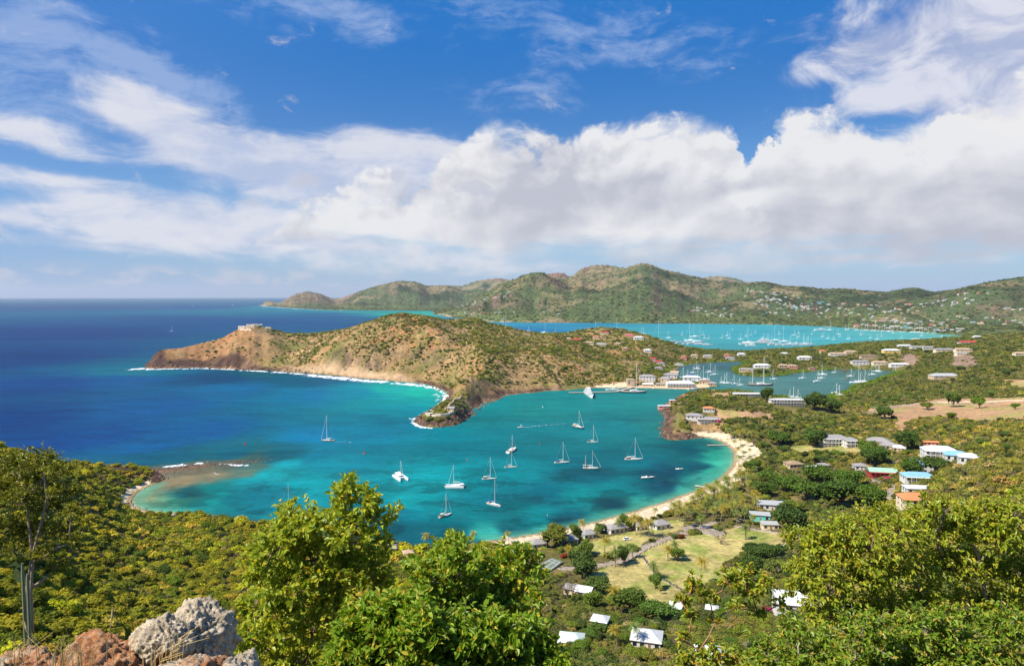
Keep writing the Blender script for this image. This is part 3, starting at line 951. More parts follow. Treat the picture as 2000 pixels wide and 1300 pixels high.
# ------------------------------------------------------------------ sea
sr = [250.0]
while sr[-1] < 43500: sr.append(sr[-1] * (1.0042 if sr[-1] < 3000 else 1.008))
SR = np.array(sr); SNA = 900; SAZ = np.radians(np.linspace(-52, 46, SNA))
sa, srr = np.meshgrid(SAZ, SR)
SX = srr * np.sin(sa); SY = srr * np.cos(sa)
HS = H(SX, SY)
sd_sub = np.ix_(np.unique(np.append(np.arange(0, len(SR), 3), len(SR) - 1)), np.unique(np.append(np.arange(0, SNA, 3), SNA - 1)))
ira = np.unique(np.append(np.arange(0, len(SR), 3), len(SR) - 1)); iaa = np.unique(np.append(np.arange(0, SNA, 3), SNA - 1))
cdS, ciS = seg_dist(SX[sd_sub], SY[sd_sub], FX, FY)


def up2(Z, ia, ir, na, nr):
    tmp = np.stack([np.interp(np.arange(na), ia, row) for row in Z])
    return np.stack([np.interp(np.arange(nr), ir, tmp[:, k]) for k in range(na)], 1)


CDS = up2(cdS, iaa, ira, SNA, len(SR)); KBS = up2((KIND[ciS] == 1).astype(float), iaa, ira, SNA, len(SR))
KSS = up2((KIND[ciS] == 2).astype(float), iaa, ira, SNA, len(SR))
inw = in_poly(SX, SY, FX, FY)
wc = [(0, 581, 62, 96, 160), (500, 581, 66, 104, 168), (100, 600, 34, 78, 150), (400, 600, 36, 84, 158), (100, 650, 10, 62, 142), (350, 625, 22, 78, 152), (100, 750, 0, 66, 146), (0, 820, 0, 60, 138), (0, 700, 4, 60, 140),
      (250, 740, 0, 84, 160), (300, 790, 0, 88, 165), (450, 760, 0, 100, 168), (600, 770, 0, 112, 165), (420, 740, 0, 72, 130), (600, 745, 0, 90, 130), (700, 765, 0, 130, 160), (760, 760, 10, 165, 160), (830, 765, 20, 180, 160),
      (820, 785, 8, 155, 155), (780, 800, 0, 135, 150), (600, 850, 0, 120, 165), (400, 840, 0, 92, 160), (200, 850, 0, 76, 150), (100, 860, 0, 70, 145), (300, 870, 0, 90, 150), (700, 850, 0, 118, 145), (740, 825, 0, 120, 145),
      (900, 870, 0, 122, 135), (1000, 850, 5, 118, 126), (950, 820, 14, 128, 132), (1050, 800, 18, 132, 130), (1150, 790, 14, 130, 130), (1250, 780, 22, 132, 130), (1200, 830, 8, 124, 130), (1290, 830, 24, 120, 118), (1250, 900, 0, 112, 124), (1150, 930, 0, 100, 116),
      (1350, 880, 0, 92, 105), (1390, 868, 20, 110, 108), (1405, 885, 40, 165, 140), (1415, 905, 60, 180, 150), (1400, 925, 50, 165, 140), (1370, 915, 0, 80, 95), (1300, 920, 0, 84, 104), (1000, 930, 0, 132, 140), (1060, 960, 0, 108, 124), (950, 980, 0, 126, 138),
      (900, 1000, 0, 128, 134), (860, 940, 0, 148, 154), (800, 980, 0, 150, 155), (780, 1000, 0, 112, 128), (780, 1040, 0, 96, 110), (880, 1040, 0, 100, 112), (1050, 1010, 0, 132, 136), (1020, 1020, 0, 112, 120), (1150, 965, 0, 140, 142), (1190, 955, 0, 132, 138),
      (1300, 950, 4, 76, 96), (1200, 985, 6, 82, 98), (1100, 1015, 6, 84, 100), (1000, 1035, 16, 96, 106), (950, 1047, 50, 172, 160), (1080, 1030, 50, 165, 150), (1200, 1003, 56, 172, 156), (1260, 984, 56, 172, 156), (1340, 955, 56, 165, 150), (1380, 938, 56, 165, 150),
      (600, 950, 0, 152, 160), (650, 900, 0, 132, 150), (560, 905, 6, 152, 164), (520, 925, 10, 158, 165), (490, 945, 6, 148, 158), (620, 890, 0, 118, 145), (500, 960, 0, 112, 128), (450, 975, 0, 110, 120), (420, 955, 0, 142, 142), (360, 965, 10, 96, 104), (340, 975, 60, 150, 128), (310, 978, 110, 160, 126), (285, 975, 150, 160, 116), (400, 985, 10, 140, 138), (560, 1000, 0, 140, 150), (520, 985, 0, 118, 132),
      (300, 930, 130, 120, 92), (380, 918, 116, 106, 84), (450, 905, 96, 98, 84), (500, 896, 60, 96, 96), (540, 893, 20, 98, 112), (420, 930, 140, 122, 92), (350, 940, 150, 130, 96), (470, 925, 96, 118, 100), (500, 908, 70, 104, 96), (560, 885, 6, 98, 118), (450, 885, 0, 96, 120), (350, 895, 0, 92, 118), (280, 900, 0, 90, 120),
      (650, 612, 26, 96, 160), (560, 600, 50, 130, 175), (700, 610, 60, 150, 172), (800, 612, 80, 172, 172), (600, 620, 24, 88, 158), (760, 640, 10, 90, 150), (650, 636, 10, 82, 150), (460, 630, 12, 76, 150),
      (1000, 634, 46, 140, 170), (1040, 645, 28, 118, 166), (1100, 640, 40, 136, 170), (1200, 645, 62, 162, 172), (1300, 660, 66, 160, 166), (1400, 645, 62, 166, 178), (1500, 650, 62, 164, 178), (1600, 655, 72, 170, 176), (1750, 655, 88, 178, 176), (1860, 658, 110, 180, 165),
      (1600, 745, 78, 126, 122), (1500, 755, 84, 130, 126), (1400, 735, 78, 126, 126), (1700, 732, 80, 120, 112), (1400, 715, 66, 108, 112), (1330, 760, 40, 128, 124), (280, 726, 20, 110, 150), (520, 727, 10, 90, 120)]
wc = np.array(wc, float)
wxy = np.array([W(u, v)[:2] for u, v in wc[:, :2]])
wa, wr = lp(wxy[:, 0], wxy[:, 1])
wcol = np.array([srgb(*c) for c in wc[:, 2:]]) ** 0.5
s1 = fbm(SX, SY, 45, 4, .6) ; s2 = fbm(SX, SY, 45, 4, .6, 60)
wsc = np.clip(srr / 600, 0.6, 2.5)
A_, R_2 = lp(SX + 9 * s1 * wsc, SY + 22 * s2 * wsc)
SC = np.zeros(SX.shape + (3,)); SWt = np.zeros(SX.shape)
for i in range(len(wc)):
    d2 = (A_ - wa[i]) ** 2 + ((R_2 - wr[i]) * 1.25) ** 2
    w = 1.0 / (d2 + 3e-5) ** 1.9
    SC += w[..., None] * wcol[i]; SWt += w
SC = (SC / SWt[..., None]) ** 2
# seagrass patches and sand channels in the bay
bay = (R3 * 0)[0, 0] + sstep(-srr, -900, -780)
pat = fbm(SX * 0.7, SY, 34, 5, 0.62, 21)
pf = 1 + bay * (sstep(pat, 0.07, 0.17) * -0.34 + sstep(-pat, 0.12, 0.24) * 0.20) * (0.30 + 0.70 * sstep(-srr, -620, -500))
SC *= pf[..., None]
# shallow rim
shal = (1 - sstep(CDS + 3 * s1, 1.5, 13)) * KBS * (srr < 1000)
SC = blend(SC, c3(96, 182, 152), shal * 0.55)
edge2 = (1 - sstep(CDS, 0, 3.0)) * KBS * (srr < 1000)
SC = blend(SC, c3(170, 176, 138), edge2 * 0.7)
mang = (1 - sstep(CDS, 0, 9)) * KSS * (srr < 2500)
SC = blend(SC, c3(56, 84, 66), mang * 0.5)
# foam
FO = np.zeros(SX.shape)
breakers = [([(278, 719), (300, 721), (350, 720), (400, 719), (440, 721), (500, 724), (545, 727), (610, 732), (665, 737), (711, 742), (750, 745), (786, 748), (815, 751)], 11, 1.0),
            ([(262, 721), (275, 720), (290, 721)], 16, 1.0),
            ([(610, 734), (680, 741), (740, 746), (800, 751), (845, 757)], 14, 0.75), ([(560, 729), (620, 737), (690, 744)], 8, .4),
            ([(815, 751), (850, 757), (862, 764), (874, 770), (870, 780), (862, 788)], 9, 1.0), ([(850, 766), (858, 776), (850, 784)], 6, 0.6),
            ([(862, 790), (848, 798), (834, 806), (818, 812), (806, 820), (812, 828), (826, 834), (845, 836)], 4.5, 0.9),
            ([(800, 816), (812, 824)], 3.0, .6),
            ([(262, 917), (300, 913), (340, 909), (375, 906), (405, 901)], 4.2, 1.0), ([(436, 905), (455, 907), (478, 909)], 3.8, 0.95), ([(415, 922), (425, 926), (436, 923)], 1.8, .5),
            ([(506, 597.6), (560, 601.5), (620, 604.8), (680, 606)], 34, .8), ([(540, 600), (580, 603)], 40, 0.6),
            ([(258, 976), (262, 986), (280, 993)], 0.8, .6)]
fn = fbm(SX, SY, 9, 5, .65, 5); fn2 = fbm(SX, SY, 30, 3, .6, 15)
for pl, wd, it in breakers:
    q = [W(u, v)[:2] for u, v in pl]
    qx = np.array([a[0] for a in q]); qy = np.array([a[1] for a in q])
    m_ = 60 + wd * 2
    b = (SX > qx.min() - m_) & (SX < qx.max() + m_) & (SY > qy.min() - m_) & (SY < qy.max() + m_)
    d, _ = seg_dist(SX[b], SY[b], qx, qy, closed=False)
    fo = it * (1 - sstep(d + wd * (1.5 * fn[b] + 1.6 * fn2[b]), wd * 0.10, wd * 0.9)) * (0.55 + 0.9 * np.clip(fn2[b] + .5, 0, 1))
    FO[b] = np.maximum(FO[b], fo)
# wakes
wakes = [([(655, 862), (690, 864)], 2.6, .50), ([(1023, 834), (1050, 831), (1100, 827)], 2.8, .56), ([(768, 1008), (750, 1012)], 1.6, .95), ([(1100, 827), (1150, 822)], 3, .36)]
for pl, wd, it in wakes:
    q = [W(u, v)[:2] for u, v in pl]
    qx = np.array([a[0] for a in q]); qy = np.array([a[1] for a in q])
    b = (SX > qx.min() - 10) & (SX < qx.max() + 10) & (SY > qy.min() - 10) & (SY < qy.max() + 10)
    d, _ = seg_dist(SX[b], SY[b], qx, qy, closed=False)
    FO[b] = np.maximum(FO[b], it * (1 - sstep(d, 0, wd)))
kq = (inw | (CDS < 6 + srr * 0.012))
idx = np.arange(SX.size).reshape(SX.shape)
sq = np.stack([idx[:-1, :-1], idx[:-1, 1:], idx[1:, 1:], idx[1:, :-1]], -1).reshape(-1, 4)
sq = sq[kq.ravel()[sq].any(1)]
uq, inv = np.unique(sq.ravel(), return_inverse=True)
SV = np.stack([SX.ravel(), SY.ravel(), np.zeros(SX.size)], 1)[uq]

mw, N, out = new_mat('sea')
geo = N.node('ShaderNodeNewGeometry').outputs['Position']
at = N.node('ShaderNodeAttribute', attribute_name='alb').outputs['Color']
fo = N.node('ShaderNodeAttribute', attribute_name='foam').outputs['Fac']
open_ = N.node('ShaderNodeAttribute', attribute_name='open').outputs['Fac']
swell = N.noise(N.mapping(geo, rot=(0, 0, radians(12)), scale=(0.35, 1.0, 1)), 0.055, 6, 0.6, 0.6)
chop = N.noise(N.mapping(geo, rot=(0, 0, radians(8)), scale=(0.4, 1.0, 1)), 0.35, 5, 0.62)
wind = N.noise(N.mapping(geo, rot=(0, 0, radians(10)), scale=(0.25, 1.0, 1)), 0.006, 6, 0.62, 0.8)
kk = N.m('ADD', N.ss(wind, 0.3, 0.7, 0.86, 1.14), N.m('ADD', N.lin(swell, 0.3, 0.7, -0.15, 0.15), N.lin(chop, 0.3, 0.7, -0.17, 0.17)))
colr = N.mix(1.0, at, N.xyz(kk, kk, kk), 'MULTIPLY')
caps = N.noise(N.mapping(geo, rot=(0, 0, radians(5)), scale=(0.5, 1.0, 1)), 0.045, 7, 0.72)
cm = N.m('MULTIPLY', N.ss(caps, 0.70, 0.74), open_)
fr = N.noise(geo, 0.5, 5, 0.7)
ff = N.m('MAXIMUM', N.ss(N.m('ADD', fo, N.m('MULTIPLY', N.m('SUBTRACT', fr, 0.5), 1.8)), 0.32, 0.78), N.m('MULTIPLY', cm, 0.55))
ff = N.m('MULTIPLY', ff, N.ss(N.m('ADD', fo, N.m('MULTIPLY', cm, 1.0)), 0.02, 0.2))
colr = N.mix(ff, colr, (0.80, 0.83, 0.84, 1))
nb = bump(N, N.m('ADD', N.m('MULTIPLY', swell, 3.2), N.m('MULTIPLY', chop, 1.5)), 0.75, 1.0)
df = N.node('ShaderNodeBsdfDiffuse'); N.l.new(colr, df.inputs[0]); N.l.new(nb, df.inputs['Normal'])
gl = N.node('ShaderNodeBsdfGlossy'); gl.inputs['Roughness'].default_value = 0.24; N.l.new(nb, gl.inputs['Normal'])
fz = N.node('ShaderNodeFresnel'); fz.inputs['IOR'].default_value = 1.33; N.l.new(nb, fz.inputs['Normal'])
# wind-roughened water never reaches the mirror reflectance of a flat one
refl = N.m('MULTIPLY', N.m('MINIMUM', N.m('MULTIPLY', fz.outputs[0], 0.35), 0.085), N.m('SUBTRACT', 1.0, ff))
mx = N.node('ShaderNodeMixShader'); N.l.new(refl, mx.inputs[0]); N.l.new(df.outputs[0], mx.inputs[1]); N.l.new(gl.outputs[0], mx.inputs[2]); N.l.new(mx.outputs[0], out.inputs[0])
OP = sstep(srr, 800, 1300) * sstep(-SX / SY, -0.05, 0.05) * 1.0 + sstep(-SX / SY, 0.2, 0.4) * sstep(srr, 620, 800)
OP = np.clip(OP, 0, 1) * (1 - sstep(-srr, -3000, -2500) * 0)
outer = sstep(-SX / SY, 0.12, 0.42) * sstep(srr, 500, 1100)
outer = np.maximum(outer, sstep(srr, 1500, 3000) * sstep(-SX / SY, 0.05, 0.15))
SC *= (1 - outer[..., None] * np.array([.90, -.06, .27]))
SC *= (1 + (1 - outer[..., None]) * np.array([.10, .10, .04]))
me = mesh_np('sea', SV, inv.reshape(-1, 4), mw, True, {'foam': FO.ravel()[uq], 'open': OP.ravel()[uq]}, {'alb': SC.reshape(-1, 3)[uq] * 0.60})
tag(link('sea', me), 'blue open sea and turquoise bay water with reefs and breakers', 'water', kind='structure')


# ------------------------------------------------------------------ foliage
def leaf_mat(name, c1, c2, trans=0.35, rough=0.55, inst=True, spec=0.25, c3_=None):
    m, N, out = new_mat(name)
    g = N.node('ShaderNodeNewGeometry')
    rnd = g.outputs['Random Per Island']
    col_ = N.mix(rnd, c1 + (1,), c2 + (1,))
    if c3_ is not None:
        col_ = N.mix(N.ss(N.m('FRACT', N.m('MULTIPLY', rnd, 7.31)), 0.80, 0.90), col_, c3_ + (1,))
    if inst:
        t = N.node('ShaderNodeAttribute', attribute_type='INSTANCER', attribute_name='tint')
        col_ = N.mix(1.0, col_, t.outputs['Color'], 'MULTIPLY')
    else:
        oi = N.node('ShaderNodeObjectInfo')
        col_ = N.mix(1.0, col_, oi.outputs['Color'], 'MULTIPLY')
    p = N.node('ShaderNodeBsdfPrincipled')
    N.put(p.inputs['Base Color'], col_); p.inputs['Roughness'].default_value = rough
    p.inputs['Specular IOR Level'].default_value = spec
    tr = N.node('ShaderNodeBsdfTranslucent')
    N.put(tr.inputs['Color'], N.mix(1.0, col_, (1.25, 1.15, 0.55, 1), 'MULTIPLY'))
    mx = N.node('ShaderNodeMixShader'); mx.inputs[0].default_value = trans
    N.l.new(p.outputs[0], mx.inputs[1]); N.l.new(tr.outputs[0], mx.inputs[2])
    N.l.new(mx.outputs[0], out.inputs[0])
    return m


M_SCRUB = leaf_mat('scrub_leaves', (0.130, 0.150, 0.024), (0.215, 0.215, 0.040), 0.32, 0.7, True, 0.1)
M_CORE = leaf_mat('scrub_inner', (0.085, 0.095, 0.020), (0.10, 0.105, 0.025), 0.0, 0.9, True, 0.05)  # darker solid cores: shade inside the bushes put into the colour
rs = np.random.RandomState(11)


def unit(v): return v / (np.linalg.norm(v, axis=-1, keepdims=True) + 1e-9)


def ico(sub):
    bm = bmesh.new(); bmesh.ops.create_icosphere(bm, subdivisions=sub, radius=1)
    V = np.array([v.co[:] for v in bm.verts]); T = np.array([[v.index for v in f.verts] for f in bm.faces])
    bm.free(); return V, T


ICO1 = ico(1); ICO2 = ico(2)


def leaf_cloud(n, lobes, size, rs, shell=0.55, up=0.35, elong=1.6, jitter=0.7):
    """n leaf quads scattered through the outer volume of several ellipsoid lobes (cx,cy,cz,rx,ry,rz)"""
    L = np.array(lobes, float)
    vol = (L[:, 3] * L[:, 4] + L[:, 4] * L[:, 5] + L[:, 3] * L[:, 5])
    ch = rs.choice(len(L), n, p=vol / vol.sum())
    d = unit(rs.normal(size=(n, 3)))
    d[:, 2] = np.where(d[:, 2] < -0.35, -d[:, 2], d[:, 2])
    r = shell + (1 - shell) * rs.rand(n) ** 0.6
    c = L[ch, :3] + d * L[ch, 3:6] * r[:, None] * (0.9 + 0.2 * rs.rand(n, 1))
    nrm = unit(d + np.array([0, 0, up]) + jitter * rs.normal(size=(n, 3)))
    t = unit(np.cross(nrm, rs.normal(size=(n, 3)))); b = np.cross(nrm, t)
    s = size * (0.6 + 0.8 * rs.rand(n, 1))
    a1 = t * s * elong * 0.5; b1 = b * s * 0.5
    V = np.stack([c - a1, c + b1 * 0.9 - a1 * 0.1, c + a1, c - b1 * 0.9 - a1 * 0.1], 1).reshape(-1, 3)
    Q = np.arange(n * 4).reshape(n, 4)
    return V, Q


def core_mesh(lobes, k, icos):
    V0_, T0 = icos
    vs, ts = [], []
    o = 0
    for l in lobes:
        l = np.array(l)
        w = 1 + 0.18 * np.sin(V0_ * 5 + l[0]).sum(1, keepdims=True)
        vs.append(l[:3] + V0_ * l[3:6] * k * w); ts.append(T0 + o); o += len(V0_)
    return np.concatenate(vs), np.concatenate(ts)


def combine(parts):
    """parts: list of (V, faces (k-gon), material index) -> mesh via generic loops"""
    V = np.concatenate([p[0] for p in parts])
    loops, starts, mats = [], [], []
    o = 0; ls = 0
    for v, f, mi in parts:
        k = f.shape[1]
        loops.append((f + o).ravel()); starts.append(ls + np.arange(len(f)) * k); ls += f.size
        mats.append(np.full(len(f), mi)); o += len(v)
    return V, np.concatenate(loops), np.concatenate(starts), np.concatenate(mats)


def mesh_parts(name, parts, mats, smooth=True):
    V, lo, st, mi = combine(parts)
    me = bpy.data.meshes.new(name)
    me.vertices.add(len(V)); me.loops.add(len(lo)); me.polygons.add(len(st))
    me.vertices.foreach_set('co', np.ascontiguousarray(V, np.float32).ravel())
    me.loops.foreach_set('vertex_index', lo.astype(np.int32))
    me.polygons.foreach_set('loop_start', st.astype(np.int32))
    me.polygons.foreach_set('material_index', mi.astype(np.int32))
    me.polygons.foreach_set('use_smooth', np.full(len(st), smooth, bool))
    for m in mats: me.materials.append(m)
    me.update(calc_edges=True)
    return me


def bush_lobes(k, seed, flat=0.8, spread=0.55):
    r = np.random.RandomState(seed)
    L = [(0, 0, 0.45, 0.75, 0.75, 0.55 * flat)]
    for i in range(k):
        a = r.rand() * 2 * pi; d = spread * (0.5 + 0.7 * r.rand()); s = 0.30 + 0.28 * r.rand()
        L.append((cos(a) * d, sin(a) * d, 0.25 + 0.55 * r.rand() * flat, s, s, s * 0.85))
    return L


def proto(name, n, k, seed, size, cores=ICO1, flat=0.8, mats=None, shell=0.6):
    L = bush_lobes(k, seed, flat)
    r = np.random.RandomState(seed + 100)
    V, Q = leaf_cloud(n, L, size, r, shell)
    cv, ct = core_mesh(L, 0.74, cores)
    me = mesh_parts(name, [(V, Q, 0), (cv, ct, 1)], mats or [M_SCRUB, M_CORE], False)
    return bpy.data.objects.new(name, me)


def bare_proto(name, seed, nb=60):
    """grey leafless shrub: thin twigs"""
    r = np.random.RandomState(seed)
    vs, qs = [], []; o = 0
    for i in range(nb):
        a = r.rand() * 2 * pi; el = 0.3 + r.rand() * 1.1
        p0 = np.array([0, 0, 0.0]) + r.normal(size=3) * [.2, .2, .05]
        dr = np.array([cos(a) * cos(el), sin(a) * cos(el), sin(el)])
        for s in range(3):
            p1 = p0 + dr * (0.25 + .2 * r.rand())
            sd_ = unit(np.cross(dr, r.normal(size=3))) * (0.022 - 0.005 * s)
            vs += [p0 - sd_, p0 + sd_, p1 + sd_ * .6, p1 - sd_ * .6]; qs.append([o, o + 1, o + 2, o + 3]); o += 4
            dr = unit(dr + 0.5 * r.normal(size=3) + np.array([0, 0, .1])); p0 = p1
    me = mesh_parts(name, [(np.array(vs), np.array(qs), 0)], [M_TWIG], False)
    return bpy.data.objects.new(name, me)


m_, N, out = new_mat('dry_twigs')
t = N.node('ShaderNodeAttribute', attribute_type='INSTANCER', attribute_name='tint')
bsdf(N, out, N.mix(1.0, (0.20, 0.155, 0.105, 1), N.mix(0.8, t.outputs['Color'], (1, 1, 1, 1)), 'MULTIPLY'), 0.9, 0.1)
M_TWIG = m_


def scatter(name, label, P, scale, rot, idx, tint, protos, cat='scrub'):
    """stuff: uncountable scrub, instanced on points by geometry nodes"""
    coll = bpy.data.collections.new(name + '_kinds')
    for i, p in enumerate(protos):
        p.name = 'k%02d_%s' % (i, name)
        coll.objects.link(p)
    me = bpy.data.meshes.new(name)
    n = len(P)
    me.vertices.add(n); me.vertices.foreach_set('co', np.ascontiguousarray(P, np.float32).ravel())
    a = me.attributes.new('sc', 'FLOAT_VECTOR', 'POINT'); a.data.foreach_set('vector', np.ascontiguousarray(scale, np.float32).ravel())
    a = me.attributes.new('rt', 'FLOAT_VECTOR', 'POINT'); a.data.foreach_set('vector', np.ascontiguousarray(rot, np.float32).ravel())
    a = me.attributes.new('ix', 'INT', 'POINT'); a.data.foreach_set('value', idx.astype(np.int32))
    a = me.attributes.new('tint', 'FLOAT_COLOR', 'POINT'); c = np.ones((n, 4), np.float32); c[:, :3] = tint
    a.data.foreach_set('color', c.ravel())
    o = link(name, me)
    ng = bpy.data.node_groups.new(name, 'GeometryNodeTree')
    ng.interface.new_socket('Geometry', in_out='INPUT', socket_type='NodeSocketGeometry')
    ng.interface.new_socket('Geometry', in_out='OUTPUT', socket_type='NodeSocketGeometry')
    nd, lk = ng.nodes, ng.links
    gi = nd.new('NodeGroupInput'); go = nd.new('NodeGroupOutput')
    m2p = nd.new('GeometryNodeMeshToPoints'); ci = nd.new('GeometryNodeCollectionInfo'); iop = nd.new('GeometryNodeInstanceOnPoints')
    ci.inputs[0].default_value = coll; ci.inputs['Separate Children'].default_value = True; ci.inputs['Reset Children'].default_value = True
    iop.inputs['Pick Instance'].default_value = True

    def na(nm, dt):
        q = nd.new('GeometryNodeInputNamedAttribute'); q.data_type = dt; q.inputs[0].default_value = nm
        return q.outputs[0]
    lk.new(gi.outputs[0], m2p.inputs[0]); lk.new(m2p.outputs[0], iop.inputs['Points']); lk.new(ci.outputs[0], iop.inputs['Instance'])
    lk.new(na('ix', 'INT'), iop.inputs['Instance Index']); lk.new(na('sc', 'FLOAT_VECTOR'), iop.inputs['Scale'])
    e2r = nd.new('FunctionNodeEulerToRotation'); lk.new(na('rt', 'FLOAT_VECTOR'), e2r.inputs[0]); lk.new(e2r.outputs[0], iop.inputs['Rotation'])
    lk.new(iop.outputs[0], go.inputs[0])
    md = o.modifiers.new('scatter', 'NODES'); md.node_group = ng
    tag(o, label, cat, kind='stuff')
    return o


def grid_points(r0, r1, sp, amin=-44, amax=43):
    """jittered grid of points in a wedge"""
    n = int(2 * r1 / sp)
    gx = (np.arange(-n // 2, n // 2) + 0.5) * sp; gy = np.arange(0, int(r1 / sp)) * sp
    X, Y = np.meshgrid(gx, gy)
    X = X + (rs.rand(*X.shape) - 0.5) * sp * 0.95; Y = Y + (rs.rand(*Y.shape) - 0.5) * sp * 0.95
    X = X.ravel(); Y = Y.ravel()
    r = np.hypot(X, Y); a = np.degrees(np.arctan2(X, Y))
    m = (r >= r0) & (r < r1) & (a > amin) & (a < amax)
    return X[m], Y[m]


def gridval(G_, x, y):
    r = np.sqrt(x * x + y * y); a = np.arctan2(x, y)
    i = np.clip(np.round((a - AZ[0]) / (AZ[1] - AZ[0])), 0, NA - 1).astype(int)
    j = np.clip(np.round(np.interp(r, RR, np.arange(NR))), 0, NR - 1).astype(int)
    return G_[j, i]


# ---- density of scrub 0..1
DEN = np.ones(GX.shape) * 0.93
open1 = fbm(GX, GY, 60, 4, .6, 44)
DEN *= 1 - 0.55 * sstep(open1, 0.18, 0.4) * sstep(R3, 250, 400)
# headland: patchy, denser towards the right
hd_ = 0.26 + 0.66 * sstep(fbm(GX, GY, 90, 5, .65, 12) + 0.24 * sstep(GX / np.maximum(GY, 1), -0.30, 0.10), -0.08, 0.24)
hd_ = hd_ * (1 - 0.78 * sstep(-GX / np.maximum(GY, 1), 0.30, 0.40)) * sstep(CD, 8, 30)
DEN = DEN + (hd_ - DEN) * arid
DEN = DEN * (1 - farm) + farm * (0.72 - 0.5 * sstep(fbm(GX, GY, 420, 7, 0.65, 31) + 0.0009 * (HZ - 80), 0.10, 0.42))
DEN[water] = 0
DEN[M_sand | M_field | M_lawn | M_road] = 0
DEN[(KR > 0.5) & (CD < 6) & (R3 < 2500)] = 0
DEN[(CD < 4)] = 0
DEN[quarry] = 0.06
DEN[(~water) & (KR + KB < .3) & (CD > 1) & (CD < 14) & (R3 > 850) & (R3 < 1600) & (GX / np.maximum(GY, 1) > .31)] = 1.0
# open ground round the villas and on the yellow slope
DEN[yg] *= 0.35
DEN[mask_of([px([(1300, 1018), (1335, 990), (1380, 965), (1425, 948), (1462, 938), (1480, 975), (1475, 1015), (1440, 1030), (1400, 1022), (1380, 1012), (1330, 1022)])])] *= 0.22
DEN[mask_of([px([(1050, 1075), (1340, 1000), (1345, 1040), (1160, 1130), (1050, 1120)])])] *= 0.25
clear = []        # (x, y, radius) filled by the building list before scattering


# ------------------------------------------------------------------ mesh builder
class MB:
    def __init__(s): s.v = []; s.f = []; s.mi = []; s.m = 0

    def add(s, vs, fs):
        o = len(s.v); s.v += [tuple(map(float, p)) for p in vs]
        for f in fs: s.f.append(tuple(i + o for i in f)); s.mi.append(s.m)
        return s

    def box(s, x0, x1, y0, y1, z0, z1):
        return s.add([(x0, y0, z0), (x1, y0, z0), (x1, y1, z0), (x0, y1, z0), (x0, y0, z1), (x1, y0, z1), (x1, y1, z1), (x0, y1, z1)],
                     [(0, 3, 2, 1), (4, 5, 6, 7), (0, 1, 5, 4), (1, 2, 6, 5), (2, 3, 7, 6), (3, 0, 4, 7)])

    def tube(s, pts, rad, n=6, cap=True):
        pts = [np.array(p, float) for p in pts]
        rad = rad if hasattr(rad, '__len__') else [rad] * len(pts)
        rings = []
        for i, p in enumerate(pts):
            a = pts[max(0, i - 1)]; b = pts[min(len(pts) - 1, i + 1)]
            t = b - a; t /= (np.linalg.norm(t) + 1e-9)
            u = np.cross(t, [0, 0, 1.0]) if abs(t[2]) < 0.95 else np.cross(t, [1.0, 0, 0])
            u /= np.linalg.norm(u); w = np.cross(t, u)
            rings.append([p + rad[i] * (cos(2 * pi * k / n) * u + sin(2 * pi * k / n) * w) for k in range(n)])
        vs = [q for r in rings for q in r]; fs = []
        for i in range(len(pts) - 1):
            for k in range(n):
                k2 = (k + 1) % n
                fs.append((i * n + k, i * n + k2, (i + 1) * n + k2, (i + 1) * n + k))
        if cap:
            fs.append(tuple(range(n - 1, -1, -1))); fs.append(tuple((len(pts) - 1) * n + k for k in range(n)))
        return s.add(vs, fs)

    def loft(s, secs, cap=True, close=False):
        """sections with equal point counts"""
        n = len(secs[0]); vs = [p for q in secs for p in q]; fs = []
        for i in range(len(secs) - 1):
            for k in range(n if close else n - 1):
                k2 = (k + 1) % n
                fs.append((i * n + k, i * n + k2, (i + 1) * n + k2, (i + 1) * n + k))
        if cap:
            fs.append(tuple(range(n - 1, -1, -1))); fs.append(tuple((len(secs) - 1) * n + k for k in range(n)))
        return s.add(vs, fs)

    def poly(s, pts): return s.add(pts, [tuple(range(len(pts)))])

    def build(s, name, mats, parent=None, smooth=False):
        me = bpy.data.meshes.new(name)
        me.from_pydata(s.v, [], s.f)
        mats = mats if isinstance(mats, (list, tuple)) else [mats]
        for m in mats: me.materials.append(m)
        if len(mats) > 1: me.polygons.foreach_set('material_index', s.mi)
        if smooth: me.polygons.foreach_set('use_smooth', [True] * len(me.polygons))
        me.update()
        return link(name, me, parent)


def empty(name, loc=(0, 0, 0), rz=0.0):
    o = bpy.data.objects.new(name, None); o.location = loc; o.rotation_euler = (0, 0, rz); o.empty_display_size = 0.5
    COL.objects.link(o)
    return o


def copy_tree(o, parent=None):
    """a thing with its parts and their sub-parts"""
    c = o.copy(); COL.objects.link(c)
    if parent:
        c.parent = parent; CHN.setdefault(parent.name, []).append(c)
    for ch in CHN.get(o.name, []):
        copy_tree(ch, c)
    return c


_mats = {}


def paint(name, rgb, rough=0.6, spec=0.3, var=0.12, sc=0.8, metal=0.0, bmp=0.0):
    """plain material with a little weathering"""
    if name in _mats: return _mats[name]
    m, N, out = new_mat(name)
    tc = N.node('ShaderNodeTexCoord').outputs['Object']
    n = N.noise(tc, sc, 5, 0.65)
    k_ = N.lin(n, 0.25, 0.75, 1 - var, 1 + var)
    c = srgb(*rgb)
    colr = N.mix(1.0, (c[0], c[1], c[2], 1), N.xyz(k_, k_, k_), 'MULTIPLY')
    bsdf(N, out, colr, rough, spec, bump(N, n, bmp, 0.1) if bmp else None, metal)
    _mats[name] = m
    return m


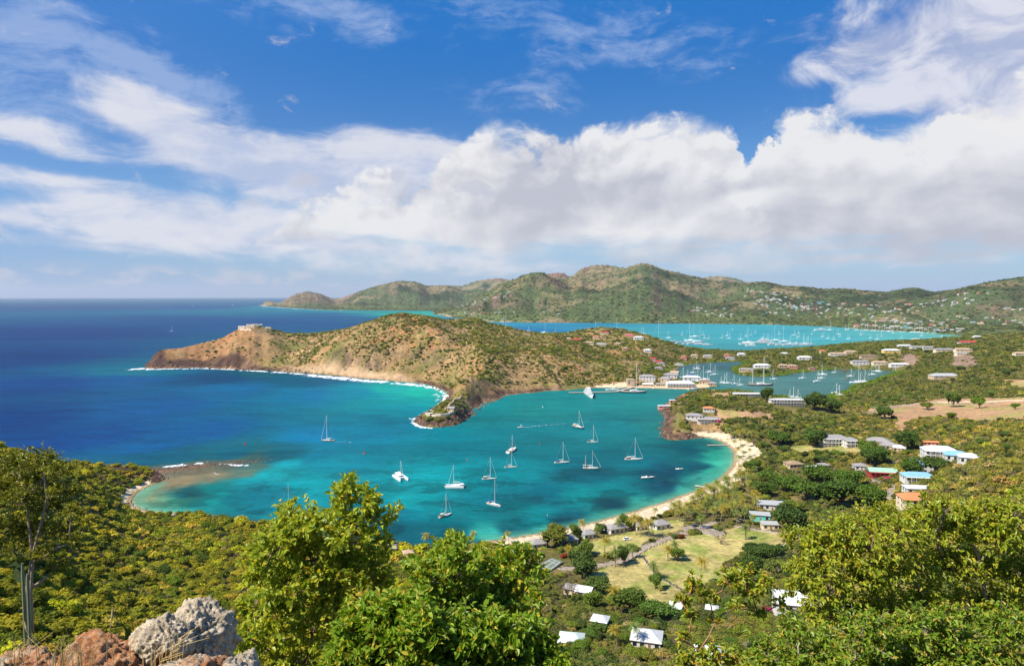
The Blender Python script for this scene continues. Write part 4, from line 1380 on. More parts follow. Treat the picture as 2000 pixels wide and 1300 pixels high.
def roofmat(name, rgb, ridges=2.2, var=0.14):
    if name in _mats: return _mats[name]
    m, N, out = new_mat(name)
    tc = N.node('ShaderNodeTexCoord').outputs['Object']
    n = N.noise(tc, 0.6, 6, 0.7)
    w = N.node('ShaderNodeTexWave', bands_direction='X'); N.put(w.inputs['Vector'], tc); w.inputs['Scale'].default_value = ridges
    w.inputs['Distortion'].default_value = 0.3
    k_ = N.m('ADD', N.lin(n, 0.25, 0.75, 1 - var, 1 + var), N.lin(w.outputs['Fac'], 0, 1, -0.08, 0.05))
    c = srgb(*rgb)
    colr = N.mix(1.0, (c[0], c[1], c[2], 1), N.xyz(k_, k_, k_), 'MULTIPLY')
    bsdf(N, out, colr, 0.7, 0.25, bump(N, w.outputs['Fac'], 0.4, 0.05))
    _mats[name] = m
    return m


WHITE = paint('white_paint', (236, 236, 232), 0.35, 0.4, 0.04)
OFFW = paint('cream_paint', (226, 218, 200), 0.7, 0.2, 0.1)
DECK = paint('deck', (206, 196, 176), 0.7, 0.2, 0.08)
GLASS = paint('dark_glass', (34, 42, 50), 0.12, 0.6, 0.1)
ALU = paint('pale_mast', (225, 225, 222), 0.35, 0.5, 0.03)
TEAK = paint('teak', (150, 112, 74), 0.7, 0.2, 0.15)
NAVY = paint('navy_paint', (28, 38, 74), 0.25, 0.5, 0.06)
BLUEC = paint('blue_canvas', (44, 84, 156), 0.8, 0.1, 0.1)
CREAMC = paint('cream_canvas', (214, 206, 186), 0.85, 0.1, 0.08)
GREYH = paint('grey_hull', (142, 138, 130), 0.5, 0.3, 0.12)
REDP = paint('red_paint', (196, 44, 36), 0.5, 0.3, 0.1)
GREENP = paint('green_paint', (24, 140, 100), 0.5, 0.3, 0.1)
RUBBER = paint('rubber', (30, 30, 32), 0.8, 0.2, 0.1)
CONC = paint('concrete', (178, 168, 150), 0.9, 0.1, 0.14, 0.4)
STONE = paint('old_stone', (178, 158, 130), 0.95, 0.1, 0.30, 0.5, 0, .5)
PALESTONE = paint('pale_stone', (214, 202, 182), 0.95, 0.1, 0.25, 0.3, 0, .5)
WOODP = paint('weathered_wood', (140, 116, 92), 0.9, 0.1, 0.2)
SKIN = paint('skin', (150, 100, 74), 0.6, 0.3, 0.04)


# ------------------------------------------------------------------ boats (bow towards +X, waterline at z = 0)
def hull_secs(L, B, F0, draft=0.35, stern=0.72, n=9, rake=0.08, x0=None, bowlift=0.35):
    secs = []
    x0 = -L / 2 if x0 is None else x0
    for i in range(n):
        t = i / (n - 1)
        x = x0 + L * t
        w = B / 2 * (stern + (1 - stern) * min(1, t / 0.4)) if t < 0.4 else B / 2 * max(0.015, (1 - ((t - 0.4) / 0.6) ** 2.3))
        fb = F0 * (1 + bowlift * max(0, (t - 0.3) / 0.7) ** 2 + 0.05 * (1 - t))
        xr = x + rake * L * t * t
        secs.append([(xr, -w, fb), (x + (xr - x) * .5, -w * 0.94, fb * 0.45), (x, -w * 0.72, -draft * 0.3), (x - 0.02 * L * t, 0, -draft * (1 - 0.7 * t * t)),
                     (x, w * 0.72, -draft * 0.3), (x + (xr - x) * .5, w * 0.94, fb * 0.45), (xr, w, fb)])
    return secs


def add_deck(mb, secs, dz=-0.04):
    for a, b in zip(secs[:-1], secs[1:]):
        mb.add([(a[0][0], a[0][1] * .97, a[0][2] + dz), (a[-1][0], a[-1][1] * .97, a[-1][2] + dz), (b[-1][0], b[-1][1] * .97, b[-1][2] + dz), (b[0][0], b[0][1] * .97, b[0][2] + dz)], [(0, 3, 2, 1)])


def cabin(mb, x0, x1, w0, w1, z0, z1, sl=0.5):
    mb.loft([[(x0, -w0, z0), (x0, w0, z0), (x0 + 0.1, w0 * .88, z1), (x0 + 0.1, -w0 * .88, z1)],
             [(x0 + (x1 - x0) * .65, -(w0 + w1) / 2 * 1.04, z0), (x0 + (x1 - x0) * .65, (w0 + w1) / 2 * 1.04, z0), (x0 + (x1 - x0) * .6, (w0 + w1) / 2 * .9, z1), (x0 + (x1 - x0) * .6, -(w0 + w1) / 2 * .9, z1)],
             [(x1, -w1, z0), (x1, w1, z0), (x1 - sl, w1 * .8, z1 - .12), (x1 - sl, -w1 * .8, z1 - .12)]], True, True)


def make_sailboat(L, mh, hullmat=WHITE, bim=None, cover=CREAMC, ketch=False, catamaran=False, mast_x=0.10, wires=0.028, name='sailboat', sprit=False, tall2=0.72):
    t = empty(name)
    B = L * (0.29 if not catamaran else 0.5)
    fb = 0.085 * L if L < 20 else 0.065 * L
    if catamaran:
        mh_ = MB()
        for sy in (-1, 1):
            secs = hull_secs(L, B * 0.25, fb * 1.1, 0.3, 0.8)
            for q in secs: pass
            secs = [[(p[0], p[1] + sy * B * .36, p[2]) for p in q] for q in secs]
            o = MB(); o.loft(secs, True); add_deck(o, secs)
            o.build('hull', hullmat, t)
        o = MB(); o.box(-L * .40, L * .18, -B * .30, B * .30, fb * .62, fb * 1.06)
        o.build('bridge_deck', WHITE, t)
        c = MB(); cabin(c, -L * .30, L * .12, B * .30, B * .22, fb * 1.06, fb * 1.06 + L * .085, L * .05)
        c.m = 0; cb = c.build('cabin', WHITE, t)
        g = MB(); cabin(g, -L * .285, L * .112, B * .305, B * .225, fb * 1.06 + L * .025, fb * 1.06 + L * .06, L * .018); g.build('window', GLASS, cb)
        zt = fb * 1.06 + L * .085
        b = MB(); b.box(-L * .46, -L * .26, -B * .26, B * .26, zt + .25, zt + .32)
        for sx, sy in ((-.45, -.24), (-.45, .24)): b.tube([(L * sx, B * sy, fb), (L * sx, B * sy, zt + .26)], 0.05, 5)
        b.build('bimini', bim or WHITE, t)
        cb_ = MB(); cb_.tube([(L * .40, -B * .36, fb * 1.2), (L * .40, B * .36, fb * 1.2)], .09, 6); cb_.build('crossbeam', ALU, t)
        mx = L * .08; zb = zt
    else:
        secs = hull_secs(L, B, fb)
        o = MB(); o.loft(secs, True); h = o.build('hull', hullmat, t, False)
        st = MB()
        s2 = [[(p[0][0], p[0][1] * 1.012, p[0][2] * .84), (p[0][0], p[0][1] * 1.012, p[0][2] * .74)] for p in secs[:-1]]
        st.loft(s2, False); st.loft([[(a[0], -a[1], a[2]) for a in q][::-1] for q in s2], False); st.build('stripe', NAVY if hullmat is WHITE else WHITE, h)
        d = MB(); add_deck(d, secs); d.build('deck', DECK, t)
        c = MB(); cabin(c, -L * .14, L * .24, B * .29, B * .15, fb * 1.0, fb + L * .042, L * .05); cb = c.build('cabin', WHITE, t)
        g = MB(); cabin(g, -L * .11, L * .17, B * .285, B * .21, fb + L * .015, fb + L * .030, L * .01); g.build('window', GLASS, cb)
        ck = MB(); ck.box(-L * .42, -L * .16, -B * .20, B * .20, fb * .9, fb * 1.02)
        for sy in (-1, 1): ck.box(-L * .43, -L * .15, sy * B * .27 - .12, sy * B * .27 + .12, fb * .9, fb + .28)
        ck.build('cockpit', TEAK, t)
        if bim is not None:
            b = MB(); z = fb + 1.75
            b.loft([[(x, y, z - 0.22 * (y / (B * .3)) ** 2) for y in np.linspace(-B * .3, B * .3, 5)] for x in (-L * .40, -L * .28, -L * .17)], False)
            b.loft([[(x, y, z + .05 - 0.22 * (y / (B * .3)) ** 2) for y in np.linspace(-B * .3, B * .3, 5)] for x in (-L * .40, -L * .28, -L * .17)], False)
            for sx in (-.39, -.18):
                for sy in (-1, 1): b.tube([(L * sx, sy * B * .29, fb), (L * sx, sy * B * .29, z - .2)], 0.035, 4)
            b.build('bimini', bim, t)
        mx = L * mast_x; zb = fb + L * .04
    masts = [(mx, mh)] + ([(-L * .33, mh * tall2)] if ketch else [])
    bowx = L * .5 + (0.06 * L if not catamaran else -0.1 * L)
    if sprit:
        q = MB(); q.tube([(L * .45, 0, fb * 1.2), (L * .66, 0, fb * 1.5)], [.10, .06], 6); q.build('bowsprit', TEAK, t); bowx = L * .65
    for k_, (x, hgt) in enumerate(masts):
        r = max(0.12, hgt * 0.0075)
        m_ = MB(); m_.tube([(x, 0, zb - .3), (x, 0, hgt)], [r * 1.15, r * .8], 7)
        ms = m_.build('mast', ALU, t)
        for fz in ((.42, .68) if hgt > 13 else (.55,)):
            sp = MB(); sp.tube([(x - .05, -B * .26 * (1.1 - fz), hgt * fz), (x, 0, hgt * fz + .05), (x - .05, B * .26 * (1.1 - fz), hgt * fz)], .04, 4)
            sp.build('spreader', ALU, ms)
        bl = L * .36 if k_ == 0 else L * .2
        bz = zb + 1.0 + (0.4 if catamaran else 0)
        bo = MB(); bo.tube([(x - .1, 0, bz), (x - bl, 0, bz + .1)], .09, 6); bb = bo.build('boom', ALU, t)
        cv = MB(); cv.tube([(x - .15, 0, bz + .75), (x - bl * .35, 0, bz + .42), (x - bl * .97, 0, bz + .28)], [.16, .2, .11], 6); cv.build('sail_cover', cover, bb)
    rg = MB(); w = wires
    rg.tube([(mx + .1, 0, mh * .97), (bowx, 0, fb * 1.35)], w, 4)
    rg.tube([(masts[-1][0] - .1, 0, masts[-1][1] * .98), (-L * .48, 0, fb * 1.1)], w * .8, 4)
    for x, hgt in masts:
        for sy in (-1, 1):
            rg.tube([(x, sy * .05, hgt * .92), (x - .05, sy * B * .26 * (1.1 - .55), hgt * .55), (x - .2, sy * B * (.47 if not catamaran else .4), fb)], w * .7, 4)
    rg.build('rigging', paint('stay_wire', (190, 190, 188), .4, .4), t)
    jb = MB(); p0 = np.array([bowx - .15, 0, fb * 1.35 + .6]); p1 = np.array([mx + .2, 0, mh * .93])
    jb.tube([p0, p0 + (p1 - p0) * .3, p1], [.10, .08, .03], 6); jb.build('furled_jib', cover if cover is not CREAMC else WHITE, t)
    return t


def make_tiny_sailboat(L, mh, hullmat=WHITE, ketch=False):
    """far sailboat: one mesh of hull, cabin, masts, boom and stays"""
    o = MB(); secs = hull_secs(L, L * .3, L * .095); o.loft(secs, True); add_deck(o, secs)
    cabin(o, -L * .15, L * .22, L * .09, L * .05, L * .09, L * .145, L * .05)
    for k_, (x, h_) in enumerate([(L * .1, mh)] + ([(-L * .3, mh * .75)] if ketch else [])):
        o.tube([(x, 0, .5), (x, 0, h_)], [.26, .18], 5)
        o.tube([(x, 0, L * .2), (x - L * .34 * (1 if not k_ else .5), 0, L * .21)], .22, 5)
    o.tube([(L * .1, 0, mh * .95), (L * .54, 0, L * .12)], .07, 4)
    o.tube([(-L * .3 if ketch else L * .1, 0, mh * (.73 if ketch else .98)), (-L * .48, 0, L * .1)], .04, 4)
    me = bpy.data.meshes.new('sailboat'); me.from_pydata(o.v, [], o.f); me.materials.append(hullmat); me.update()
    return me


def make_motor_yacht(L, name='motor_yacht', decks=3, hullmat=WHITE):
    t = empty(name); B = L * .21; fb = L * .075
    secs = hull_secs(L, B, fb, .5, .9, 11, .07, None, .45)
    o = MB(); o.loft(secs, True); add_deck(o, secs); h = o.build('hull', hullmat, t)
    g = MB(); s2 = [[(p[0][0], p[0][1] * 1.012, p[0][2] * .70), (p[0][0], p[0][1] * 1.012, p[0][2] * .58)] for p in secs[1:-2]]
    g.loft(s2, False); g.loft([[(a[0], -a[1], a[2]) for a in q][::-1] for q in s2], False); g.build('window', GLASS, h)
    z = fb * 1.02; x0, x1, w = -L * .38, L * .26, B * .44
    for k_ in range(decks):
        hh_ = L * .05
        c = MB(); cabin(c, x0, x1, w, w * .62, z, z + hh_, L * .05)
        c.box(x0 - L * .06, x0 + L * .1, -w, w, z + hh_ - .02, z + hh_ + .12)
        cb = c.build('deck_house', WHITE, t)
        g = MB(); cabin(g, x0 + L * .03, x1 - L * .012, w * 1.01, w * .64, z + hh_ * .35, z + hh_ * .78, L * .022); g.build('window', GLASS, cb)
        z += hh_; x0 += L * .07; x1 -= L * .09; w *= .84
    m_ = MB(); m_.tube([(-L * .02, 0, z), (-L * .06, 0, z + L * .05)], [.5, .2], 6); m_.tube([(-L * .05, -B * .2, z + L * .03), (-L * .05, B * .2, z + L * .03)], .12, 5)
    for sy in (-1, 1): m_.add(*[(lambda V_, F_: (V_ * .55 + np.array([-L * .07, sy * B * .14, z + .9]), F_))(ICO1[0], [tuple(f) for f in ICO1[1]])][0])
    m_.build('radar_mast', WHITE, t)
    return t


def make_speedboat(L, name='motorboat', bottom=NAVY, canopy=None):
    t = empty(name); B = L * .32; fb = L * .11
    secs = hull_secs(L, B, fb, .3, .85, 8, .1, None, .3)
    o = MB(); o.loft(secs, True); h = o.build('hull', WHITE, t)
    s_ = MB(); s2 = [[(p[0][0], p[0][1] * 1.012, p[0][2] * .55), (p[0][0] - .05, p[0][1] * .97, p[0][2] * .18)] for p in secs[:-1]]
    s_.loft(s2, False); s_.loft([[(a[0], -a[1], a[2]) for a in q][::-1] for q in s2], False); s_.build('stripe', bottom, h)
    d = MB(); add_deck(d, secs); d.build('deck', OFFW, t)
    c = MB(); cabin(c, -L * .08, L * .24, B * .34, B * .16, fb, fb + L * .07, L * .08); c.build('cabin', WHITE, t)
    g = MB(); cabin(g, -L * .02, L * .20, B * .345, B * .2, fb + L * .05, fb + L * .085, L * .05); g.build('windscreen', GLASS, t)
    e_ = MB(); e_.box(-L * .54, -L * .48, -.3, .3, -.2, fb + .35); e_.build('outboard', RUBBER, t)
    if canopy:
        b = MB(); b.box(-L * .2, L * .06, -B * .34, B * .34, fb + 1.9, fb + 1.98)
        for sx in (-.18, .04):
            for sy in (-1, 1): b.tube([(L * sx, sy * B * .32, fb), (L * sx, sy * B * .32, fb + 1.92)], .04, 4)
        b.build('canopy', canopy, t)
    return t


def set_sea(t, u, v, heading, rnd=True):
    """heading: 0 = bow to the right, 90 = bow away from the viewpoint"""
    x, y, _ = W(u, v)
    t.location = (x, y, 0); t.rotation_euler = (0, 0, radians(heading))
    return t


def mpp(v, z=0.0):
    """metres per photo pixel at the water seen at row v"""
    return W(1000, v, z)[1] / F


BAY = 'boats moored in the turquoise bay'
# u, v, length px, mast-top row, heading, options, label
bay = [
 (641, 861, 27, 810, 172, dict(hullmat=GREYH, bim=None), 'grey hulled sloop sailing alone out on the blue water, short wake behind it'),
 (955, 936, 28, 891, 8, dict(bim=CREAMC), 'white sloop overlapping the boat with the blue canopy, just above it'),
 (999, 881, 26, 848, 68, dict(mast_x=.1), 'small white sloop seen end on, directly above another white sloop'),
 (997, 913, 24, 881, 4, dict(), 'white sloop lying broadside directly below the end-on one'),
 (1097, 904, 29, 861, 5, dict(bim=BLUEC, hullmat=WHITE), 'white sloop with a low blue canopy to the left of the two-masted ketch'),
 (1154, 915, 32, 878, -12, dict(ketch=True, sprit=True, hullmat=OFFW), 'two-masted cream ketch with a bowsprit in the middle of the bay'),
 (1237, 898, 34, 854, -4, dict(bim=CREAMC), 'large white sloop with cream canopy nearest to the curved beach'),
 (1157, 864, 21, 829, -3, dict(), 'small plain white sloop just above the two-masted ketch'),
 (1129, 835, 26, 800, -58, dict(hullmat=NAVY, bim=CREAMC), 'dark hulled sloop farthest up the bay, bow towards the beach'),
 (964, 986, 32, 933, -42, dict(bim=BLUEC, cover=BLUEC), 'white sloop with blue canopy and cover, bow pointing to the near shore'),
 (869, 1008, 28, 962, 48, dict(hullmat=GREYH, bim=CREAMC, ketch=False), 'weathered grey sloop closest to the near shore, right of the foreground tree top'),
 (561, 985, 26, 944, 20, dict(), 'sloop half hidden behind the left edge of the tall foreground tree'),
 (718, 1003, 28, 958, 30, dict(), 'sloop hidden behind the top twigs of the tall foreground tree'),
]
for u, v, lp_, mt, hd_a, opt, lab in bay:
    s = mpp(v); c_ = abs(cos(radians(hd_a)))
    L = lp_ * s / max(0.45, (c_ + 0.30 * abs(sin(radians(hd_a)))))
    t = make_sailboat(L, (v - mt) * s * 1.0, **opt)
    set_sea(t, u, v, hd_a)
    tag(t, lab, 'sailboat', BAY)
for u, v, lp_, mt, hd_a, lab in [(782, 934, 26, 897, -62, 'white catamaran alone left of the bay anchorage, bows towards the near shore'),
                                 (889, 951, 36, 906, 176, 'wide white catamaran lying broadside in the lower bay')]:
    s = mpp(v)
    L = lp_ * s / max(.6, abs(cos(radians(hd_a))))
    t = make_sailboat(L, (v - mt) * s, catamaran=True, name='catamaran')
    set_sea(t, u, v, hd_a); tag(t, lab, 'catamaran', BAY)
t = make_speedboat(25 * mpp(932)); set_sea(t, 1264, 933.5, 3); tag(t, 'white cabin motorboat with a navy stripe off the curved beach', 'motorboat', BAY)
t = make_speedboat(15 * mpp(915), bottom=WHITE); set_sea(t, 1326, 916, 2); tag(t, 'small open white launch nearest the sand of the curved beach', 'motorboat', BAY)
t = make_speedboat(12 * mpp(834), canopy=WHITE); set_sea(t, 1017, 834.5, 184); tag(t, 'speeding white launch trailing a long straight wake across the bay', 'motorboat')
t = make_speedboat(7 * mpp(1007)); set_sea(t, 772, 1007, 20); tag(t, 'tiny dinghy throwing a short white wake beside the foreground tree', 'dinghy')

# superyacht and sloop at the pier
t = make_motor_yacht(46, decks=3); set_sea(t, 1151, 773, -86); tag(t, 'white three-deck superyacht moored at the pier with its bow to the bay', 'yacht')
t = make_sailboat(34, 42, hullmat=NAVY, name='sailboat', wires=.10, mast_x=.12); set_sea(t, 1237, 766.5, -6)
tag(t, 'long navy sloop with a very tall mast beside the dockyard pier', 'sailboat')
t = make_motor_yacht(19, decks=1); set_sea(t, 1196, 762, 174); tag(t, 'low white motor yacht lying inside the pier by the pale sand', 'yacht')
# inner harbour
t = make_sailboat(36, 46, hullmat=NAVY, name='schooner', ketch=True, wires=.10, tall2=.70, sprit=True, mast_x=.14); set_sea(t, 1485, 752.5, -4)
tag(t, 'big dark hulled two-masted schooner behind the long white hotel', 'schooner')
t = make_motor_yacht(25, decks=2); set_sea(t, 1323, 714, 176); tag(t, 'double-deck white motor yacht at the wooded quay of the inner harbour', 'yacht')
t = make_motor_yacht(60, decks=3, hullmat=WHITE); set_sea(t, 1487, 671, 178); tag(t, 'largest white superyacht of the marina on the turquoise far harbour', 'yacht')

ORD = 'first second third fourth fifth sixth seventh eighth ninth tenth eleventh twelfth thirteenth fourteenth fifteenth sixteenth seventeenth eighteenth nineteenth'.split()
TENS = {20: 'twent', 30: 'thirt', 40: 'fort', 50: 'fift', 60: 'sixt', 70: 'sevent', 80: 'eight', 90: 'ninet'}


def ordw(n):
    if n <= 19: return ORD[n - 1]
    t_, u_ = n // 10 * 10, n % 10
    if n >= 100: return str(n) + 'th'
    return TENS[t_] + ('ieth' if u_ == 0 else 'y-' + ORD[u_ - 1])


TINY = {}


def tiny(kind):
    if kind not in TINY:
        L, mh, m_, k_ = kind
        TINY[kind] = make_tiny_sailboat(L, mh, m_, k_)
    return TINY[kind]


def place_tinies(lst, what, grp, seed=1, cat='sailboat', lengthk=0.62):
    r = random.Random(seed)
    lst = sorted(lst)
    n = len(lst)
    for i, q in enumerate(lst):
        u, v, mt = q[:3]
        s = mpp(v); mh = (v - mt) * s
        mhq = max(11, round(mh / 3) * 3)
        L = max(10, min(36, mhq * (0.78 if mhq < 22 else 0.72)))
        me = tiny((round(L), mhq, q[3] if len(q) > 3 else WHITE, r.random() < .15))
        o = link('sailboat', me)
        set_sea(o, u, v, r.choice([r.uniform(-25, 25), r.uniform(-35, 10), r.uniform(150, 200)]))
        lab = ('leftmost' if i == 0 else 'rightmost' if i == n - 1 else ordw(i + 1) + ' from the left') + ' of the ' + what
        tag(o, lab, cat, grp)


inner = [(1362, 720, 704), (1353, 728, 714), (1386, 727, 707), (1395, 732, 713), (1376, 742, 715), (1336, 737, 718), (1421, 749, 726), (1413, 748, 729), (1511, 741, 720), (1567, 739, 722), (1596, 745, 725),
         (1607, 731.5, 713), (1604, 739, 722), (1653, 741, 722, GREYH), (1652, 726, 707, TEAK), (1661, 735, 717), (1674, 748, 713), (1687, 746, 721), (1704, 732, 713), (1712, 725, 710), (1718, 726, 712), (1548, 776, 753), (1557, 777, 758),
         (1632, 768, 764 - 18), (1641, 772, 751), (1435, 750, 733), (1750, 725.5, 710), (1630, 728, 714), (1446, 752, 736), (1365, 745, 717), (1345, 742, 722)]
place_tinies(inner, 'small sailing boats in the grey-green inner harbour', 'sailing boats in the inner harbour', 3)
falm = [(1410, 660, 651), (1420, 656, 646), (1424, 661, 648), (1446, 663, 650), (1458, 657, 649), (1467, 655, 646), (1490, 660, 649), (1497, 663, 651), (1521, 653.5, 644), (1515, 666, 633), (1532, 668, 636), (1551, 655, 643), (1560, 658, 647),
        (1586, 653, 646), (1608, 658, 646), (1617, 661, 652), (1628, 664, 655), (1638, 653, 642), (1657, 662, 652), (1683, 654, 644), (1713, 663, 652), (1722, 657, 647), (1761, 660, 652), (1620, 645, 626), (1063, 650, 630), (1252, 651, 636), (1258, 652, 637), (1161, 652, 627),
        (1202, 664, 619), (1284, 664, 627), (1306, 660, 645), (1332, 654, 645), (1357, 658, 632), (1349, 666, 632), (1365, 668, 633), (1373, 654, 645), (1384, 662, 651), (1376, 660, 652), (1032, 646, 637), (1086, 650, 641), (982, 641, 613), (986, 641, 614),
        (1463, 670, 639), (1555, 671, 650), (1572, 672, 652), (1580, 673, 655), (1543, 671, 652), (1568, 672, 656), (1503, 670, 650), (1800, 656, 648), (1745, 651, 645), (1560, 650, 643), (1700, 660, 653), (1475, 650, 643), (1640, 657, 650), (1590, 646, 640), (1430, 645, 639), (1840, 658, 652)]
place_tinies([q for q in falm], 'sailing boats spread over the turquoise far harbour', 'sailing boats in the far harbour', 4)
mar = [(1650 + i * 8.5 + random.Random(i).uniform(-3, 3), 643.8 + 0.048 * (i * 8.5) * .8, 635 + random.Random(i + 50).uniform(-8, 3) + i * .3) for i in range(22)]
place_tinies(mar, 'masted boats packed along the far harbour marina quay', 'boats at the far marina quay', 5)
for i, (u, v, L, hd_a) in enumerate([(1318, 669.5, 40, 20), (1330, 670.5, 34, 15), (1342, 671.5, 30, 10), (1354, 672, 36, 8), (1368, 672.5, 32, -10), (1382, 674, 28, -10), (1455, 672.5, 34, 170), (1466, 675.5, 28, 165), (1512, 673.5, 36, 5), (1525, 674, 30, 4), (1540, 674.5, 34, 0), (1556, 674.5, 30, 3), (1570, 674.5, 28, 0), (1584, 673.5, 26, 0), (1602, 645, 44, 170)]):
    if i == 0:
        MY = make_motor_yacht(L, decks=2); t = MY; L0 = L
    else:
        t = copy_tree(MY); t.scale = (L / L0,) * 3
    set_sea(t, u, v, hd_a)
    tag(t, ('leftmost' if i == 0 else 'rightmost and farthest' if i == 14 else ordw(i + 1) + ' from the left') + ' of the white motor yachts berthed on the turquoise far harbour', 'yacht', 'motor yachts at the marinas of the far harbour')
small_q = [(1276, 758.5), (1308, 759), (1320, 759.5), (1344, 761), (1354, 760), (1365, 716)]
for i, (u, v) in enumerate(small_q):
    if i == 0: SB = make_speedboat(8.5); t = SB
    else: t = copy_tree(SB)
    set_sea(t, u, v, [80, 95, 70, 100, 20, 10][i]); tag(t, ordw(i + 1) + ' from the left of the small launches tied along the dockyard quay', 'motorboat', 'launches at the dockyard quay')
for u, v, mt, lab in [(335, 647, 632, 'lone white sailboat on the dark sea left of the headland tip'), (377, 598, 588, 'tiny white sail near the horizon, left of the other one'), (454, 597, 589, 'tiny white sail near the horizon, closer to the distant islet')]:
    s = mpp(v); o = link('sailboat', make_tiny_sailboat(14, 18) if mt > 600 else make_tiny_sailboat(30, 45)); set_sea(o, u, v, 10); tag(o, lab, 'sailboat')


# buoys
def buoy(u, v, m_, lab, k=1.0):
    t = empty('buoy')
    b = MB(); b.tube([(0, 0, -.3), (0, 0, .5 * k), (0, 0, .7 * k)], [1.1 * k, 1.1 * k, .5 * k], 10); b.build('float', m_, t)
    b = MB(); b.tube([(0, 0, .6 * k), (0, 0, 2.6 * k), (0, 0, 3.3 * k)], [.45 * k, .28 * k, .12 * k], 8); b.build('tower', m_, t)
    x, y, _ = W(u, v); t.location = (x, y, 0); tag(t, lab, 'buoy', 'channel buoys in the bay')


buoy(712, 886, REDP, 'red buoy right of the lone grey sloop', .9); buoy(479, 869, REDP, 'red buoy off the tip of the shallow reef', .9); buoy(913, 899, REDP, 'small red buoy above the two catamarans', .6)
buoy(778, 853, GREENP, 'green buoy below the fort point', .8); buoy(1060, 795, WHITE, 'white mooring buoy left of the superyacht', .6); buoy(1054, 866, REDP, 'small red buoy in the middle of the bay above the sloops', .5)

# paddle boarder
t = empty('paddle_board'); b = MB()
b.loft([[(x, -w, .06), (x, w, .06), (x, w * .9, .18), (x, -w * .9, .18)] for x, w in ((-1.7, .05), (-1.2, .33), (0, .42), (1.2, .33), (1.75, .04))], True, True)
b.build('board', BLUEC, t); set_sea(t, 1069, 1009, 5); tag(t, 'long blue paddle board on the dark water below the anchorage', 'paddle board')


def skin_person(joints, edges, radii, mat, name='person'):
    me = bpy.data.meshes.new(name); me.from_pydata(joints, edges, []); me.update()
    o = link(name, me); md = o.modifiers.new('skin', 'SKIN')
    for i, r in enumerate(radii): me.skin_vertices[0].data[i].radius = (r, r)
    me.skin_vertices[0].data[0].use_root = True
    s_ = o.modifiers.new('sub', 'SUBSURF'); s_.levels = 1; s_.render_levels = 1
    me.materials.append(mat)
    return o


J = [(0, 0, .92), (0, 0, 1.15), (.02, 0, 1.38), (.03, 0, 1.50), (.05, 0, 1.62), (.06, 0, 1.74),
     (0, .18, 1.40), (.16, .24, 1.15), (.36, .12, 1.05), (0, -.18, 1.40), (.2, -.2, 1.25), (.38, -.02, 1.38),
     (0, .10, .88), (.05, .14, .50), (0, .15, .06), (.14, .15, .03), (0, -.10, .88), (.05, -.14, .50), (0, -.15, .06), (.14, -.15, .03)]
E = [(0, 1), (1, 2), (2, 3), (3, 4), (4, 5), (2, 6), (6, 7), (7, 8), (2, 9), (9, 10), (10, 11), (0, 12), (12, 13), (13, 14), (14, 15), (0, 16), (16, 17), (17, 18), (18, 19)]
Rr = [.13, .12, .14, .055, .10, .08, .06, .045, .035, .06, .045, .035, .09, .06, .045, .03, .09, .06, .045, .03]
p = skin_person(J, E, Rr, SKIN); x, y, _ = W(1069, 1009); p.location = (x, y, .18); p.rotation_euler = (0, 0, .1)
tag(p, 'person in white standing on the blue board and holding a paddle', 'person')
b = MB(); b.tube([(-.14, 0, 1.13), (-.14, 0, 1.42)], [.15, .16], 8); b.tube([(-.14, 0, .8), (-.14, 0, 1.13)], [.16, .15], 8)
sh_ = MB(); sh_.tube([(0, 0, .80), (0, 0, 1.15), (.02, 0, 1.44)], [.17, .165, .18], 10); sh_.build('shirt', WHITE, p)
pd = MB(); pd.tube([(.42, .05, .0), (.36, .02, 1.75)], .025, 5); pd.box(.38, .46, -.04, .14, -.35, .05)
o = pd.build('paddle', TEAK); o.location = (x, y, .18); tag(o, 'long wooden paddle held by the standing paddle boarder', 'paddle')


# ------------------------------------------------------------------ buildings
R_GREY = roofmat('grey_shingle_roof', (152, 146, 142)); R_WHITE = roofmat('white_sheet_roof', (214, 214, 210), 3.0, 0.13); R_RED = roofmat('red_roof', (188, 66, 58)); R_PINK = roofmat('pink_roof', (206, 120, 112))
R_ORANGE = roofmat('orange_tile_roof', (214, 132, 84)); R_BLUE = roofmat('pale_blue_roof', (132, 178, 200)); R_MINT = roofmat('mint_roof', (158, 190, 168)); R_PALEM = roofmat('pale_mint_roof', (206, 220, 208)); R_BROWN = roofmat('brown_roof', (134, 110, 92)); R_THATCH = roofmat('thatch', (158, 134, 104), 6.0, 0.2)
R_TAN = roofmat('tan_roof', (188, 160, 130)); R_CONC = roofmat('flat_grey_roof', (172, 172, 168), 0.4)
W_WHITE = paint('white_wall', (214, 210, 202), 0.85, 0.15, 0.10); W_CREAM = paint('cream_wall', (222, 204, 172), 0.85, 0.15, 0.08); W_TAN = paint('tan_wall', (196, 172, 142), 0.85, 0.15, 0.1); W_YELLOW = paint('yellow_wall', (222, 190, 110), 0.85, 0.15, 0.08)
W_RED = paint('red_wall', (170, 62, 58), 0.85, 0.15, 0.08); W_PINK = paint('pink_wall', (222, 156, 140), 0.85, 0.15, 0.08); W_TURQ = paint('turquoise_wall', (110, 204, 190), 0.8, 0.15, 0.06); W_MAROON = paint('maroon_wall', (110, 44, 50), 0.85, 0.15, 0.1)


